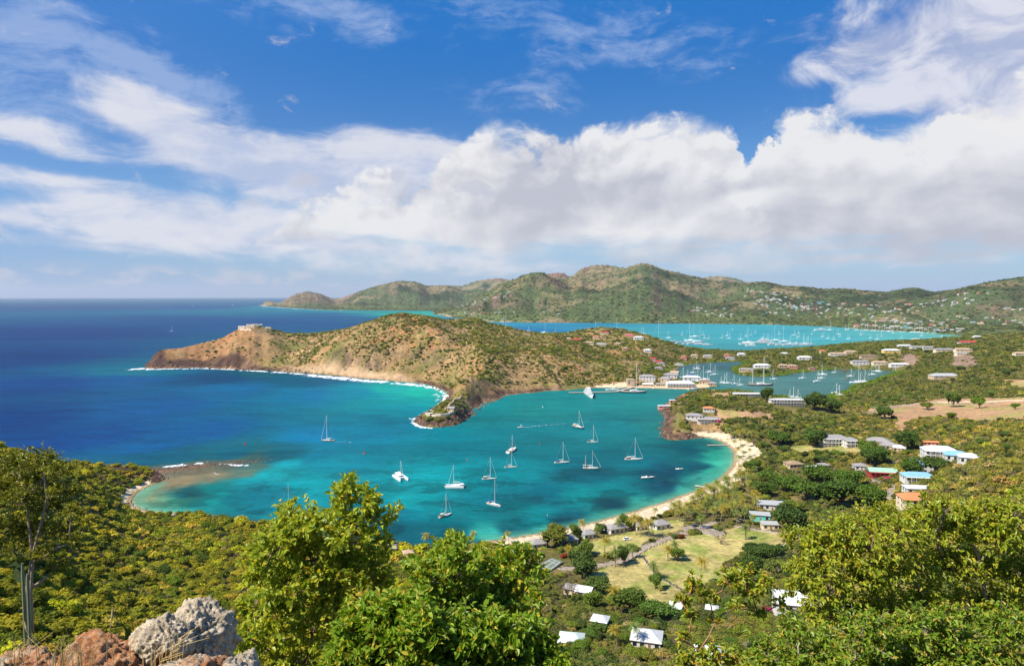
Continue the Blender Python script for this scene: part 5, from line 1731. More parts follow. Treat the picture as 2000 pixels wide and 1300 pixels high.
def roof_mb(w, d, h, rh, kind, ev=0.5, th=0.14):
    o = MB(); a, b = w / 2 + ev, d / 2 + ev
    if kind == 'flat':
        o.box(-a, a, -b, b, h, h + 0.28); return o
    ze = h - 0.03
    if kind == 'hip': i = min(a * .75, b * .95)
    elif kind == 'pyramid': i = a * .97
    else: i = 0.0
    if a >= b or kind == 'gable':
        r0, r1 = (-a + i, 0), (a - i, 0)
    else:
        j = min(b * .75, a * .95); r0, r1 = (0, -b + j), (0, b - j)
    for dz in (0, th):
        z0, z1 = ze + dz, h + rh + dz
        P = [(-a, -b, z0), (a, -b, z0), (a, b, z0), (-a, b, z0), (r0[0], r0[1], z1), (r1[0], r1[1], z1)]
        F_ = [(0, 1, 5, 4), (2, 3, 4, 5), (1, 2, 5), (3, 0, 4)] if (a >= b or kind == 'gable') else [(0, 1, 4), (1, 2, 5, 4), (2, 3, 5), (3, 0, 4, 5)]
        if dz == 0: F_ = [f[::-1] for f in F_]
        o.add(P, F_)
    rim = [(-a, -b), (a, -b), (a, b), (-a, b)]
    for k in range(4):
        p, q = rim[k], rim[(k + 1) % 4]
        o.add([(p[0], p[1], ze), (q[0], q[1], ze), (q[0], q[1], ze + th), (p[0], p[1], ze + th)], [(0, 1, 2, 3)])
    return o


def make_house(w, d, h, roof='hip', rh=None, wm=None, rm=None, nx=4, floors=1, ev=0.5, porch=False, name='house', side=True, win=True, wincol=None):
    wm = wm or W_WHITE; rm = rm or R_GREY
    rh = rh if rh is not None else min(w, d) * 0.24
    t = empty(name)
    o = MB(); o.box(-w / 2, w / 2, -d / 2, d / 2, -2.5, h)
    if roof == 'gable':
        o.add([(-w / 2, -d / 2, h), (-w / 2, d / 2, h), (-w / 2, 0, h + rh * .96)], [(0, 2, 1)]); o.add([(w / 2, -d / 2, h), (w / 2, d / 2, h), (w / 2, 0, h + rh * .96)], [(0, 1, 2)])
    o.build('wall', wm, t)
    roof_mb(w, d, h, rh, roof, ev).build('roof', rm, t)
    if win:
        fh = h / floors
        for f_ in range(floors):
            for i in range(nx):
                x = -w / 2 + w * (i + .5) / nx
                if f_ == 0 and i == nx // 2:
                    g = MB(); g.box(x - .5, x + .5, -d / 2 - .06, -d / 2 + .02, 0.0, min(2.1, fh * .8)); g.build('door', wincol or TEAK, t); continue
                g = MB(); ww = min(w / nx * .55, 1.5)
                g.box(x - ww / 2, x + ww / 2, -d / 2 - .05, -d / 2 + .02, f_ * fh + fh * .32, f_ * fh + fh * .78); g.build('window', GLASS, t)
            if side:
                for y in ((-d * .22, d * .22) if d > 6 else (0,)):
                    for sx in (-1, 1):
                        g = MB(); g.box(sx * w / 2 - .05, sx * w / 2 + .05, y - .5, y + .5, f_ * fh + fh * .32, f_ * fh + fh * .78); g.build('window', GLASS, t)
    if porch:
        g = MB(); pd_ = 2.4
        for f_ in range(floors):
            z1 = (f_ + 1) * h / floors
            g.box(-w / 2, w / 2, -d / 2 - pd_, -d / 2 - .08, z1 - .15, z1 - .03)
            n = max(3, int(w / 3))
            for i in range(n + 1):
                x = -w / 2 + .1 + (w - .2) * i / n
                g.box(x - .09, x + .09, -d / 2 - pd_, -d / 2 - pd_ + .18, f_ * h / floors - (2 if f_ == 0 else 0), z1 - .15)
            g.box(-w / 2 + .2, w / 2 - .2, -d / 2 - pd_ + .05, -d / 2 - pd_ + .10, f_ * h / floors + .85, f_ * h / floors + .95)
        g.build('veranda', wm if wm is not W_MAROON else W_WHITE, t)
    return t


def put(t, u, v, rz=0.0, sink=0.0, rad=None):
    x, y, z = G(u, v)
    t.location = (x, y, z - sink); t.rotation_euler = (0, 0, radians(rz))
    if rad: clear.append((x, y, rad))
    return x, y, z


def px2m(u, v):
    x, y, z = G(u, v)
    return sqrt(x * x + y * y) / F * 1.0


# u, v (centre of the base), width px, depth m, wall height m, roof, walls, roof material, heading, options, label, name
H_ = [
 (1050, 1068, 30, 7, 3, 'hip', W_WHITE, R_GREY, 18, {}, 'grey-roofed beach bungalow tucked left of the broad dome-shaped shade tree', 'bungalow'),
 (1108, 1060, 34, 8, 3, 'hip', W_WHITE, R_GREY, 22, {}, 'beach bungalow just right of the broad dome-shaped shade tree', 'bungalow'),
 (1148, 1049, 27, 7, 3, 'hip', W_WHITE, R_GREY, 22, {}, 'small beach bungalow between two rounded green trees', 'bungalow'),
 (1203, 1037, 40, 8, 3, 'hip', W_WHITE, R_GREY, 24, {}, 'widest grey hip-roofed bungalow of the beach row', 'bungalow'),
 (1247, 1033, 20, 7, 3, 'hip', W_WHITE, R_GREY, 24, {}, 'beach bungalow mostly hidden behind palms at the lawn corner', 'bungalow'),
 (1288, 1030, 32, 8, 3, 'hip', W_WHITE, R_GREY, 24, {}, 'last beach bungalow before the open grass and the sand', 'bungalow'),
 (762, 1078, 24, 7, 3, 'hip', W_CREAM, R_GREY, 14, {}, 'low grey roof peeping out by the water left of the foreground tree crowns', 'bungalow'),
 (797, 1088, 18, 6, 3, 'hip', W_CREAM, R_TAN, 20, {}, 'tiny tan roof between the two bright foreground trees', 'bungalow'),
 (1628, 868, 44, 11, 6.4, 'hip', W_WHITE, R_GREY, -4, dict(floors=2, nx=8, porch=True), 'two-storey white hotel with grey hip roof and long balconies behind the beach', 'hotel'),
 (1660, 871, 22, 9, 6, 'pyramid', W_WHITE, R_GREY, -4, dict(floors=2, nx=3, porch=True), 'square pavilion joined to the right end of the white balcony hotel', 'hotel'),
 (1716, 868, 36, 12, 3.6, 'hip', W_TAN, R_GREY, -28, {}, 'tall grey hip roof right of the balcony hotel', 'house'),
 (1738, 876, 26, 10, 3.2, 'hip', W_TAN, R_GREY, -28, {}, 'lower grey roof stepping down to the right of the tall one', 'house'),
 (1756, 880, 18, 8, 3, 'hip', W_TAN, R_WHITE, -28, {}, 'pale end roof of the stepped grey house group', 'house'),
 (1834, 893, 50, 12, 6, 'hip', W_WHITE, R_WHITE, -16, dict(floors=2, nx=5, porch=True, wincol=W_MAROON), 'big white-roofed villa with two storeys on the scrub slope', 'villa'),
 (1868, 898, 36, 10, 4, 'hip', W_WHITE, R_BLUE, -20, {}, 'pale bluish middle wing behind the big white-roofed villa', 'villa'),
 (1893, 903, 30, 9, 4, 'hip', W_WHITE, R_WHITE, -24, {}, 'rightmost white wing of the villa on the scrub slope', 'villa'),
 (1821, 869, 30, 4, 2.6, 'gable', W_PINK, R_ORANGE, -14, dict(nx=5), 'long low orange-roofed shed above the white villa', 'shed'),
 (1779, 909, 20, 7, 3, 'gable', W_RED, R_BLUE, -24, {}, 'small red cottage with a pale blue roof', 'cottage'),
 (1808, 921, 34, 8, 5.6, 'gable', W_WHITE, R_BLUE, -10, dict(floors=2, nx=4), 'upper of two white houses with pale blue roofs', 'house'),
 (1792, 937, 48, 9, 3.2, 'hip', W_WHITE, R_BLUE, -10, dict(porch=True), 'lower and longer white house with a pale blue roof and veranda', 'house'),
 (1790, 962, 38, 8, 3.4, 'flat', W_WHITE, R_WHITE, -8, dict(), 'plain flat white house between the blue roofs and the orange roof', 'house'),
 (1786, 990, 46, 11, 5.2, 'hip', W_CREAM, R_ORANGE, -10, dict(floors=2, nx=4), 'cream house with an orange tile roof', 'house'),
 (1722, 928, 44, 9, 3.4, 'gable', W_RED, R_MINT, -12, dict(porch=True), 'red house with a mint green roof beside pink bougainvillea', 'house'),
 (1680, 916, 22, 7, 3.2, 'pyramid', W_WHITE, R_GREY, -8, {}, 'small white house with pyramid roof left of the mint-roofed one', 'house'),
 (1592, 920, 26, 8, 3, 'hip', W_WHITE, R_WHITE, 8, {}, 'pale hip roof among dark trees right of the thatched lodge', 'house'),
 (1608, 914, 16, 6, 3, 'hip', W_WHITE, R_GREY, 8, {}, 'small grey roof directly behind the pale hip roof among dark trees', 'house'),
 (1550, 912, 28, 9, 3.4, 'pyramid', W_TAN, R_THATCH, 10, {}, 'brown thatched lodge behind the beach palms', 'lodge'),
 (1460, 945, 20, 7, 3, 'pyramid', W_TAN, R_THATCH, 0, {}, 'thatched beach hut at the edge of the palm grove', 'hut'),
 (1506, 992, 46, 9, 3.4, 'flat', W_WHITE, R_CONC, -10, dict(nx=5), 'long flat grey roof behind the turquoise wall', 'building'),
 (1484, 1014, 34, 7, 3.6, 'flat', W_TURQ, R_CONC, -14, dict(nx=3), 'turquoise walled building in the palm grove', 'building'),
 (1503, 1031, 28, 6, 3, 'flat', W_CREAM, R_CONC, -6, {}, 'pale flat-roofed kiosk between the turquoise building and the lawn', 'kiosk'),
 (1546, 1190, 60, 11, 4.2, 'gable', W_WHITE, R_WHITE, -12, dict(nx=4, rh=3.0), 'largest near house, broad white sheet roof left of the big foreground tree', 'house'),
 (1263, 1256, 56, 9, 3, 'hip', W_WHITE, R_WHITE, -16, dict(nx=4), 'white hip-roofed cottage at the bottom below the lawn', 'cottage'),
 (1388, 1292, 50, 9, 3.2, 'hip', W_WHITE, R_WHITE, -6, dict(nx=4), 'white cottage cut off by the lower edge of the view', 'cottage'),
 (1326, 1196, 32, 8, 3, 'hip', W_WHITE, R_WHITE, -14, {}, 'white roof under the thin leaning foreground tree', 'cottage'),
 (1815, 1052, 24, 8, 3.4, 'hip', W_WHITE, R_WHITE, 0, {}, 'white house peeping through the crown of the big foreground tree', 'house'),
 (1116, 1158, 26, 8, 3, 'hip', W_CREAM, R_GREY, -22, {}, 'left half of the pale roofs near the bare grey tree', 'cottage'),
 (1142, 1163, 30, 9, 3, 'gable', W_CREAM, R_WHITE, -22, {}, 'right half of the pale roofs near the bare grey tree', 'cottage'),
 (1116, 1262, 46, 9, 3, 'hip', W_WHITE, R_PALEM, -10, {}, 'pale mint roof at the bottom beside the bright foreground shrubs', 'cottage'),
 (1172, 1222, 30, 8, 3, 'hip', W_WHITE, R_WHITE, -20, {}, 'white roof half buried in scrub above the mint roof', 'cottage'),
 (1390, 1130 + 70, 20, 6, 3, 'hip', W_WHITE, R_WHITE, -20, {}, 'small white cottage behind the thin leaning tree, right of its fork', 'cottage'),
 (1384, 802, 20, 7, 3, 'hip', W_WHITE, R_ORANGE, -6, {}, 'white bungalow with orange roof on the rocky green point', 'bungalow'),
 (1356, 816, 30, 9, 3, 'hip', W_WHITE, R_GREY, -10, {}, 'grey-roofed white bungalow at the seaward end of the rocky point', 'bungalow'),
 (1383, 823, 42, 7, 3.4, 'hip', W_WHITE, R_GREY, -5, dict(nx=8, porch=True), 'long low white hotel wing beside pink blossoms on the rocky point', 'hotel'),
 (1460, 774, 52, 8, 4.2, 'flat', W_WHITE, R_WHITE, -2, dict(nx=10, porch=True), 'long flat white hotel block on top of the green point', 'hotel'),
 (1535, 790, 60, 9, 6.5, 'flat', W_WHITE, R_WHITE, -4, dict(nx=10, floors=2, porch=True), 'two-storey long white hotel block by the inner harbour shore', 'hotel'),
 (1574, 789, 14, 6, 3.6, 'gable', W_WHITE, R_RED, 0, {}, 'small red-roofed annex at the end of the two-storey white block', 'cottage'),
 (1298, 796, 24, 6, 2.6, 'flat', W_PINK, R_WHITE, 0, dict(nx=3), 'pale flat boathouse on the tip of the rocky point', 'boathouse'),
 (1313, 788, 10, 5, 4.6, 'flat', W_PINK, R_WHITE, 0, dict(nx=2), 'small square tower behind the pale boathouse', 'boathouse'),
 (1231, 758 - 5, 14, 12, 10, 'flat', W_TAN, W_TAN, 0, dict(nx=2), 'tall roofless tan stone pillar hall at the head of the pier', 'boathouse'),
 (1264, 743, 30, 12, 7, 'hip', W_WHITE, R_GREY, -8, dict(floors=2, nx=5), 'white two-storey dockyard house with grey roof behind the tall mast', 'dockyard house'),
 (1265, 754, 20, 7, 3.4, 'gable', W_TAN, R_WHITE, -2, {}, 'low quayside shed with a white awning near the navy sloop', 'shed'),
 (1289, 754, 16, 7, 3.6, 'gable', W_TAN, R_GREY, 0, {}, 'second quayside shed, between the awning and the big white roof', 'shed'),
 (1299, 746, 22, 12, 6, 'hip', W_TAN, R_GREY, -30, {}, 'tan dockyard store with a dark hipped roof', 'storehouse'),
 (1309, 737, 24, 12, 5, 'hip', W_WHITE, R_GREY, -6, {}, 'grey roof behind the big white-roofed dockyard hall', 'dockyard house'),
 (1318, 731, 16, 9, 4, 'gable', W_WHITE, R_TAN, -30, {}, 'small tan roof at the back of the dockyard by the trees', 'dockyard house'),
 (1328, 756, 52, 14, 6.5, 'hip', W_WHITE, R_WHITE, -3, dict(floors=2, nx=9, porch=True), 'large white-roofed dockyard hall with columns on the quay', 'hall'),
 (1351, 744, 32, 12, 6.5, 'hip', W_WHITE, R_WHITE, -6, {}, 'second white dockyard roof behind the columned hall', 'hall'),
 (1348, 737, 10, 8, 5, 'flat', W_WHITE, BLUEC, -6, dict(win=False), 'blue tarpaulin shelter above the white dockyard roofs', 'shelter'),
 (1377, 750, 22, 10, 5, 'hip', W_TAN, R_BROWN, -14, {}, 'brown hip-roofed house at the right end of the dockyard', 'dockyard house'),
 (1391, 753, 16, 9, 4, 'hip', W_TAN, R_GREY, -10, {}, 'last grey roof on the dockyard tip', 'dockyard house'),
 (1287, 722, 14, 8, 4, 'hip', W_WHITE, R_GREY, 0, {}, 'grey cottage in the trees above the dockyard', 'cottage'),
 (1275, 704, 10, 8, 4, 'gable', W_WHITE, R_RED, 0, {}, 'bright red roof in the trees on the headland slope', 'house'),
 (1285, 710, 13, 8, 4, 'gable', W_WHITE, R_RED, 0, {}, 'red and pink roof just below the bright red one', 'house'),
 (1292, 713, 12, 8, 4, 'hip', W_WHITE, R_GREY, 0, {}, 'pale grey roof next to the red and pink roof', 'house'),
 (1336, 701, 9, 8, 5, 'hip', W_PINK, R_PINK, 0, {}, 'pink house above the inner harbour motor yacht', 'house'),
 (1356, 697, 12, 9, 4, 'hip', W_CREAM, R_TAN, 0, {}, 'tan house right of the pink one near the isthmus', 'house'),
 (1382, 698, 16, 9, 4, 'hip', W_CREAM, R_CONC, 0, {}, 'cream house in the middle of the isthmus', 'house'),
 (1420, 696, 9, 8, 4, 'hip', W_PINK, R_PINK, 0, {}, 'pink-roofed house on the isthmus near the cove', 'house'),
 (1426, 702, 16, 9, 4, 'hip', W_WHITE, R_GREY, 0, {}, 'white house with grey roof at the head of the little cove', 'house'),
 (1448, 694, 14, 9, 4, 'hip', W_WHITE, R_WHITE, 0, {}, 'white-roofed house by the marina road', 'house'),
 (1488, 718, 28, 11, 5, 'hip', W_WHITE, R_WHITE, -4, dict(nx=5), 'white-roofed house on the mangrove-ringed point', 'house'),
 (1458, 725, 26, 9, 4, 'hip', W_TAN, R_GREY, -14, dict(nx=5), 'grey-roofed house at the tip of the mangrove-ringed point', 'house'),
 (1528, 718, 14, 8, 5, 'gable', W_TAN, R_TAN, 0, {}, 'tan house right of the white-roofed one on the mangrove point', 'house'),
 (1548, 719, 16, 8, 5, 'hip', W_PINK, R_TAN, 0, {}, 'pinkish house on the neck of the mangrove point', 'house'),
 (1586, 722, 12, 8, 3, 'hip', W_PINK, R_BROWN, 0, {}, 'small brown roof at the mangrove edge', 'house'),
 (1571, 702, 24, 10, 5, 'hip', W_WHITE, R_WHITE, 0, dict(nx=4), 'white villa alone among trees above the mangroves', 'villa'),
 (1607, 690, 10, 9, 6, 'pyramid', W_TAN, R_ORANGE, 0, {}, 'orange-roofed tower house beside bare tan ground', 'house'),
 (1637, 694, 32, 10, 4, 'hip', W_WHITE, R_TAN, 0, dict(nx=5), 'long pale villa on the bare tan ridge above the harbour', 'villa'),
 (1661, 690, 20, 10, 4, 'hip', W_CREAM, R_TAN, 0, {}, 'cream villa adjoining the long pale one on the ridge', 'villa'),
 (1679, 711, 30, 10, 5.5, 'hip', W_WHITE, R_GREY, 0, dict(floors=2, nx=5), 'white villa with grey roof nearest the inner harbour moorings', 'villa'),
 (1697, 699, 30, 10, 4, 'hip', W_TAN, R_BROWN, 0, dict(nx=5), 'brown long-roofed villa uphill of the grey-roofed one', 'villa'),
 (1718, 711, 26, 10, 4, 'hip', W_CREAM, R_TAN, 0, {}, 'cream villa between the grey-roofed and the white waterside villas', 'villa'),
 (1756, 715, 32, 9, 4, 'hip', W_WHITE, R_WHITE, 0, dict(nx=5), 'low white waterside villa with long veranda', 'villa'),
 (1740, 690, 28, 12, 6.5, 'hip', W_YELLOW, R_WHITE, 0, dict(floors=2, nx=4), 'yellow two-storey villa with pale roof', 'villa'),
 (1766, 678, 22, 10, 4, 'hip', W_WHITE, R_WHITE, 0, {}, 'pale villa above the bare purple-brown quarry face', 'villa'),
 (1793, 681, 26, 10, 4, 'hip', W_WHITE, R_GREY, 0, {}, 'left of two grey-roofed villas on the ridge', 'villa'),
 (1812, 682, 20, 10, 4, 'hip', W_WHITE, R_GREY, 0, {}, 'right of two grey-roofed villas on the ridge', 'villa'),
 (1844, 686, 32, 10, 4, 'hip', W_CREAM, R_GREY, 0, {}, 'wide grey-roofed villa left of the rock face', 'villa'),
 (1880, 686, 26, 10, 4, 'hip', W_CREAM, R_TAN, 0, {}, 'tan-roofed villa on top of the rock face', 'villa'),
 (1878, 693, 20, 9, 4, 'flat', W_CREAM, R_WHITE, 0, {}, 'pale villa perched at the rim of the rock face', 'villa'),
 (1889, 671, 28, 12, 4, 'gable', W_WHITE, R_RED, 0, {}, 'bright red barn-like roof near the far harbour end', 'barn'),
 (1908, 660, 12, 9, 4, 'hip', W_WHITE, R_WHITE, 0, {}, 'white house right of the bright red roof', 'house'),
 (1790, 664, 16, 8, 3, 'hip', W_WHITE, R_WHITE, 0, {}, 'white boat shed on the near shore of the far harbour', 'shed'),
 (1532, 693, 12, 8, 4, 'hip', W_WHITE, R_WHITE, 0, {}, 'white roof behind the marina trees', 'house'),
 (1991, 694, 18, 9, 4, 'hip', W_CREAM, R_TAN, 0, {}, 'tan house at the right edge above the valley', 'house'),
 (1844, 737, 44, 14, 3, 'hip', W_TAN, R_CONC, 0, dict(nx=5), 'wide low grey vaulted roof buried in the green scrub', 'hall'),
 (1181, 652, 15, 9, 4, 'hip', W_CREAM, R_RED, 0, {}, 'red roof on the very top of the dome-shaped hill', 'house'),
 (1165, 660, 11, 9, 4, 'hip', W_CREAM, R_PINK, 0, {}, 'pink roof just below the hilltop', 'house'),
 (1126, 666, 15, 9, 4, 'gable', W_PINK, R_RED, 0, {}, 'long red roof on the saddle left of the hilltop', 'house'),
 (1111, 664, 12, 8, 3, 'hip', W_TAN, R_TAN, 0, {}, 'tan roof left of the long red roof on the saddle', 'house'),
 (1151, 672, 16, 9, 4, 'hip', W_CREAM, R_TAN, 0, {}, 'cream house in the middle of the hillside village', 'house'),
 (1174, 675, 20, 9, 4, 'hip', W_CREAM, R_CONC, 0, {}, 'pale low house right of the cream one in the hillside village', 'house'),
 (1229, 657, 18, 9, 4, 'hip', W_PINK, R_PINK, 0, {}, 'pink-roofed house on the right shoulder of the hill', 'house'),
 (1247, 663, 18, 10, 5.5, 'hip', W_WHITE, R_WHITE, 0, {}, 'bright white house on the right shoulder of the hill', 'house'),
 (1221, 683, 11, 8, 4, 'hip', W_PINK, R_TAN, 0, {}, 'small pink house below the bright white one', 'house'),
 (1265, 687, 13, 9, 4, 'hip', W_WHITE, R_WHITE, 0, {}, 'white-roofed house lower down beside bare soil', 'house'),
 (1207, 674, 12, 8, 4, 'hip', W_CREAM, R_TAN, 0, {}, 'tan roof at the centre of the hillside village', 'house'),
]
for (u, v, wp, d_, h_, rf, wm, rm, rz, opt, lab, nm) in H_:
    k = px2m(u, v); w_ = wp * k
    d_ = min(d_, w_ * 0.95) if d_ > w_ else d_
    o = dict(opt); o.setdefault('nx', max(2, min(4, int(w_ / 2.6))))
    if k > 0.9: o['side'] = False
    t = make_house(w_, d_, h_, rf, wm=wm, rm=rm, name=nm.replace(' ', '_'), **o)
    put(t, u, v, rz, 0.0, max(w_, d_) * 0.50 + .4)
    tag(t, lab, nm if nm != 'dockyard house' else 'house')
    # keep the line of sight from the viewpoint to the walls clear
    x, y, z = t.location; r_ = hypot_ = sqrt(x * x + y * y)
    for q in ((0.5,) if k < .34 else (0.5, 1.1) if k < .7 else (.7,)):
        clear.append((x * (1 - q * w_ * .5 / r_), y * (1 - q * w_ * .5 / r_), w_ * 0.38 + .5))

# far villages: plain small houses, each a copy of one of a few kinds
FHK = {}


def far_house(k):
    if k not in FHK:
        w, wm, rm, rf = k
        o = MB(); o.box(-w / 2, w / 2, -4, 4, -5, 3.2); o.m = 0
        me = None
        r = roof_mb(w, 8, 3.2, 2.4, rf, .8)
        o.m = 1; o.add(r.v, r.f)
        me = bpy.data.meshes.new('house'); me.from_pydata(o.v, [], o.f); me.materials.append(wm); me.materials.append(rm)
        me.polygons.foreach_set('material_index', o.mi); me.update(); FHK[k] = me
    return FHK[k]


rf_ = random.Random(5)
W_FAR = paint('far_wall', (196, 190, 178), 0.85, 0.1, 0.12, 0.1); R_FAR = roofmat('far_pale_roof', (190, 190, 186), 1.0, 0.12)
FARV = [  # (corners of a strip in px: u0,v0,u1,v1, spread v, count, width px range, where)
 (895, 600, 995, 572, 2.0, 16, (3, 6), 'strung along the left ridge of the central hill', .9),
 (965, 582, 998, 578, 1.2, 4, (7, 11), 'in the white row high on the left ridge of the central hill', 1),
 (895, 612, 975, 612, 3.0, 9, (3, 5), 'at the foot of the central hill by the far left shore', .6),
 (1000, 604, 1090, 612, 6.0, 5, (3, 5), 'on the lower slope of the central hill', .6),
 (1345, 606, 1430, 612, 8.0, 20, (4, 8), 'around the knoll beyond the far harbour', .7),
 (1455, 572, 1560, 580, 8.0, 22, (4, 9), 'in the highest rows of the hillside village', .8),
 (1470, 588, 1620, 600, 9.0, 44, (4, 9), 'spread through the middle of the hillside village', .75),
 (1480, 604, 1700, 618, 9.0, 34, (4, 9), 'on the lower slopes of the hillside village', .7),
 (1640, 598, 1790, 608, 7.0, 26, (4, 9), 'on the long slope right of the hillside village', .7),
 (1700, 622, 1850, 634, 6.0, 34, (5, 10), 'in the town behind the far marina', .8),
 (1660, 636, 1880, 646, 3.0, 34, (6, 12), 'along the far marina waterfront', .9),
 (1770, 596, 1900, 588, 6.0, 16, (5, 12), 'on the terraces of the right-hand ridge', .8),
 (1875, 574, 1930, 572, 1.0, 4, (8, 10), 'in the row below the crest of the right-hand ridge', .6),
 (1850, 622, 2000, 632, 8.0, 16, (5, 12), 'scattered on the flat at the foot of the right-hand ridge', .7),
 (1655, 566, 1690, 565, 1.0, 3, (10, 14), 'on the pink skyline terrace', .5),
 (1970, 600, 2010, 606, 3.0, 5, (7, 12), 'near the right edge below the ridge', .9),
]
fh_n = 0
for (u0, v0, u1, v1, sp, n, wr, where, wh) in FARV:
    for i in range(n):
        t_ = (i + rf_.uniform(-.4, .4)) / max(1, n - 1)
        u = u0 + (u1 - u0) * t_ + rf_.uniform(-4, 4); v = v0 + (v1 - v0) * t_ + rf_.uniform(-sp, sp)
        x, y, z = G(u, v)
        if z < 1.0 or y > 12000: continue
        w = rf_.uniform(*wr) * sqrt(x * x + y * y) / F
        w = min(30, max(8, round(w * .72 / 3) * 3))
        c = rf_.random()
        if c < wh * .62: wm, rm, cn = W_FAR, R_FAR, 'white'
        elif c < .72: wm, rm, cn = W_CREAM, R_TAN, 'tan-roofed'
        elif c < .82: wm, rm, cn = W_FAR, R_GREY, 'grey-roofed'
        elif c < .89: wm, rm, cn = W_WHITE, R_RED, 'red-roofed'
        elif c < .95: wm, rm, cn = W_PINK, R_PINK, 'pink'
        else: wm, rm, cn = W_TURQ, R_BLUE, 'turquoise'
        o = link('house', far_house((w, wm, rm, rf_.choice(['hip', 'gable']))), loc=(x, y, z), rz=rf_.uniform(-.5, .5))
        g_ = 'tiny %s houses %s' % (cn, where)
        tag(o, 'tiny %s house %s' % (cn, where), 'house', g_)
        clear.append((x * (1 - 8 / y), y - 8, w * .5)); fh_n += 1
print('far houses', fh_n)

# ------------------------------------------------------------------ piers, walls, fort
PIERM = paint('pier_boards', (186, 172, 150), 0.9, 0.1, 0.12, 0.6)


def pier(pts, w, zt, label, name='pier', mat=None, posts=True):
    t = empty(name)
    P = [np.array(W(*p)[:2]) for p in pts]
    t.location = (P[0][0], P[0][1], 0)
    P = [p - np.array(t.location[:2]) for p in P]
    o = MB()
    for a, b in zip(P[:-1], P[1:]):
        d = (b - a) / np.linalg.norm(b - a); n = np.array([-d[1], d[0]]) * w / 2
        o.add([(*(a - n), zt - .35), (*(b - n), zt - .35), (*(b + n), zt - .35), (*(a + n), zt - .35), (*(a - n), zt), (*(b - n), zt), (*(b + n), zt), (*(a + n), zt)],
              [(0, 3, 2, 1), (4, 5, 6, 7), (0, 1, 5, 4), (1, 2, 6, 5), (2, 3, 7, 6), (3, 0, 4, 7)])
        zt -= .004
    o.build('deck', mat or PIERM, t)
    if posts:
        q = MB()
        for a, b in zip(P[:-1], P[1:]):
            L = np.linalg.norm(b - a); d = (b - a) / L; n = np.array([-d[1], d[0]]) * (w / 2 - .15)
            for i in range(int(L / 4) + 1):
                for s in (-1, 1):
                    c = a + d * min(L, i * 4) + s * n
                    q.tube([(c[0], c[1], -1.5), (c[0], c[1], zt + .25)], .16, 6)
        q.build('piles', WOODP, t)
    return tag(t, label, 'pier')


pier([(1382, 870.5), (1400, 870), (1427, 870)], 2.2, .9, 'short wooden jetty at the far end of the curved beach')
pier([(1358, 949.5), (1376, 952.5), (1394, 956)], 2.4, .9, 'short wooden jetty in front of the palm grove')
pier([(984, 1048), (994, 1054), (1004, 1060)], 2.6, .9, 'small jetty with a palm behind the bright foreground shrub')
pier([(1111, 768), (1150, 767.5), (1204, 766)], 5.0, 1.5, 'long outer arm of the dockyard pier behind the superyacht', mat=CONC)
pier([(1204, 766), (1222, 761), (1241, 756)], 5.0, 1.5, 'inner arm joining the dockyard pier to the pale quay', mat=CONC)


def wall_run(pts, w, h, label, mat, name='wall', crenel=False, cat='wall'):
    """masonry following the ground"""
    P = [G(*p) for p in pts]
    t = empty(name, P[0])
    o = MB(); x0, y0, z0 = P[0]
    # subdivide
    Q = []
    for a, b in zip(P[:-1], P[1:]):
        for k in range(6):
            s = k / 6; x = a[0] + (b[0] - a[0]) * s; y = a[1] + (b[1] - a[1]) * s
            Q.append((x, y, float(H(x, y))))
    Q.append(P[-1])
    secs = []
    for i, q in enumerate(Q):
        a = Q[max(0, i - 1)]; b = Q[min(len(Q) - 1, i + 1)]
        dx, dy = b[0] - a[0], b[1] - a[1]; L = sqrt(dx * dx + dy * dy) + 1e-6; nx_, ny_ = -dy / L * w / 2, dx / L * w / 2
        x, y, z = q[0] - x0, q[1] - y0, q[2] - z0
        hh_ = h * (1 + .06 * math.sin(i * 2.3))
        secs.append([(x - nx_, y - ny_, z - 2), (x + nx_, y + ny_, z - 2), (x + nx_, y + ny_, z + hh_), (x - nx_, y - ny_, z + hh_)])
    o.loft(secs, True, True); o.build('masonry', mat, t)
    if crenel:
        c = MB()
        for i in range(0, len(secs) - 1, 2):
            a = secs[i][3]; b = secs[i + 1][2]
            c.box(min(a[0], b[0]), max(a[0], b[0]), min(a[1], b[1]), max(a[1], b[1]), min(a[2], b[2]) - .3, max(a[2], b[2]) + .5)
        c.build('parapet', mat, t)
    for q in Q[::3]: clear.append((q[0], q[1], 2.5))
    return tag(t, label, cat)


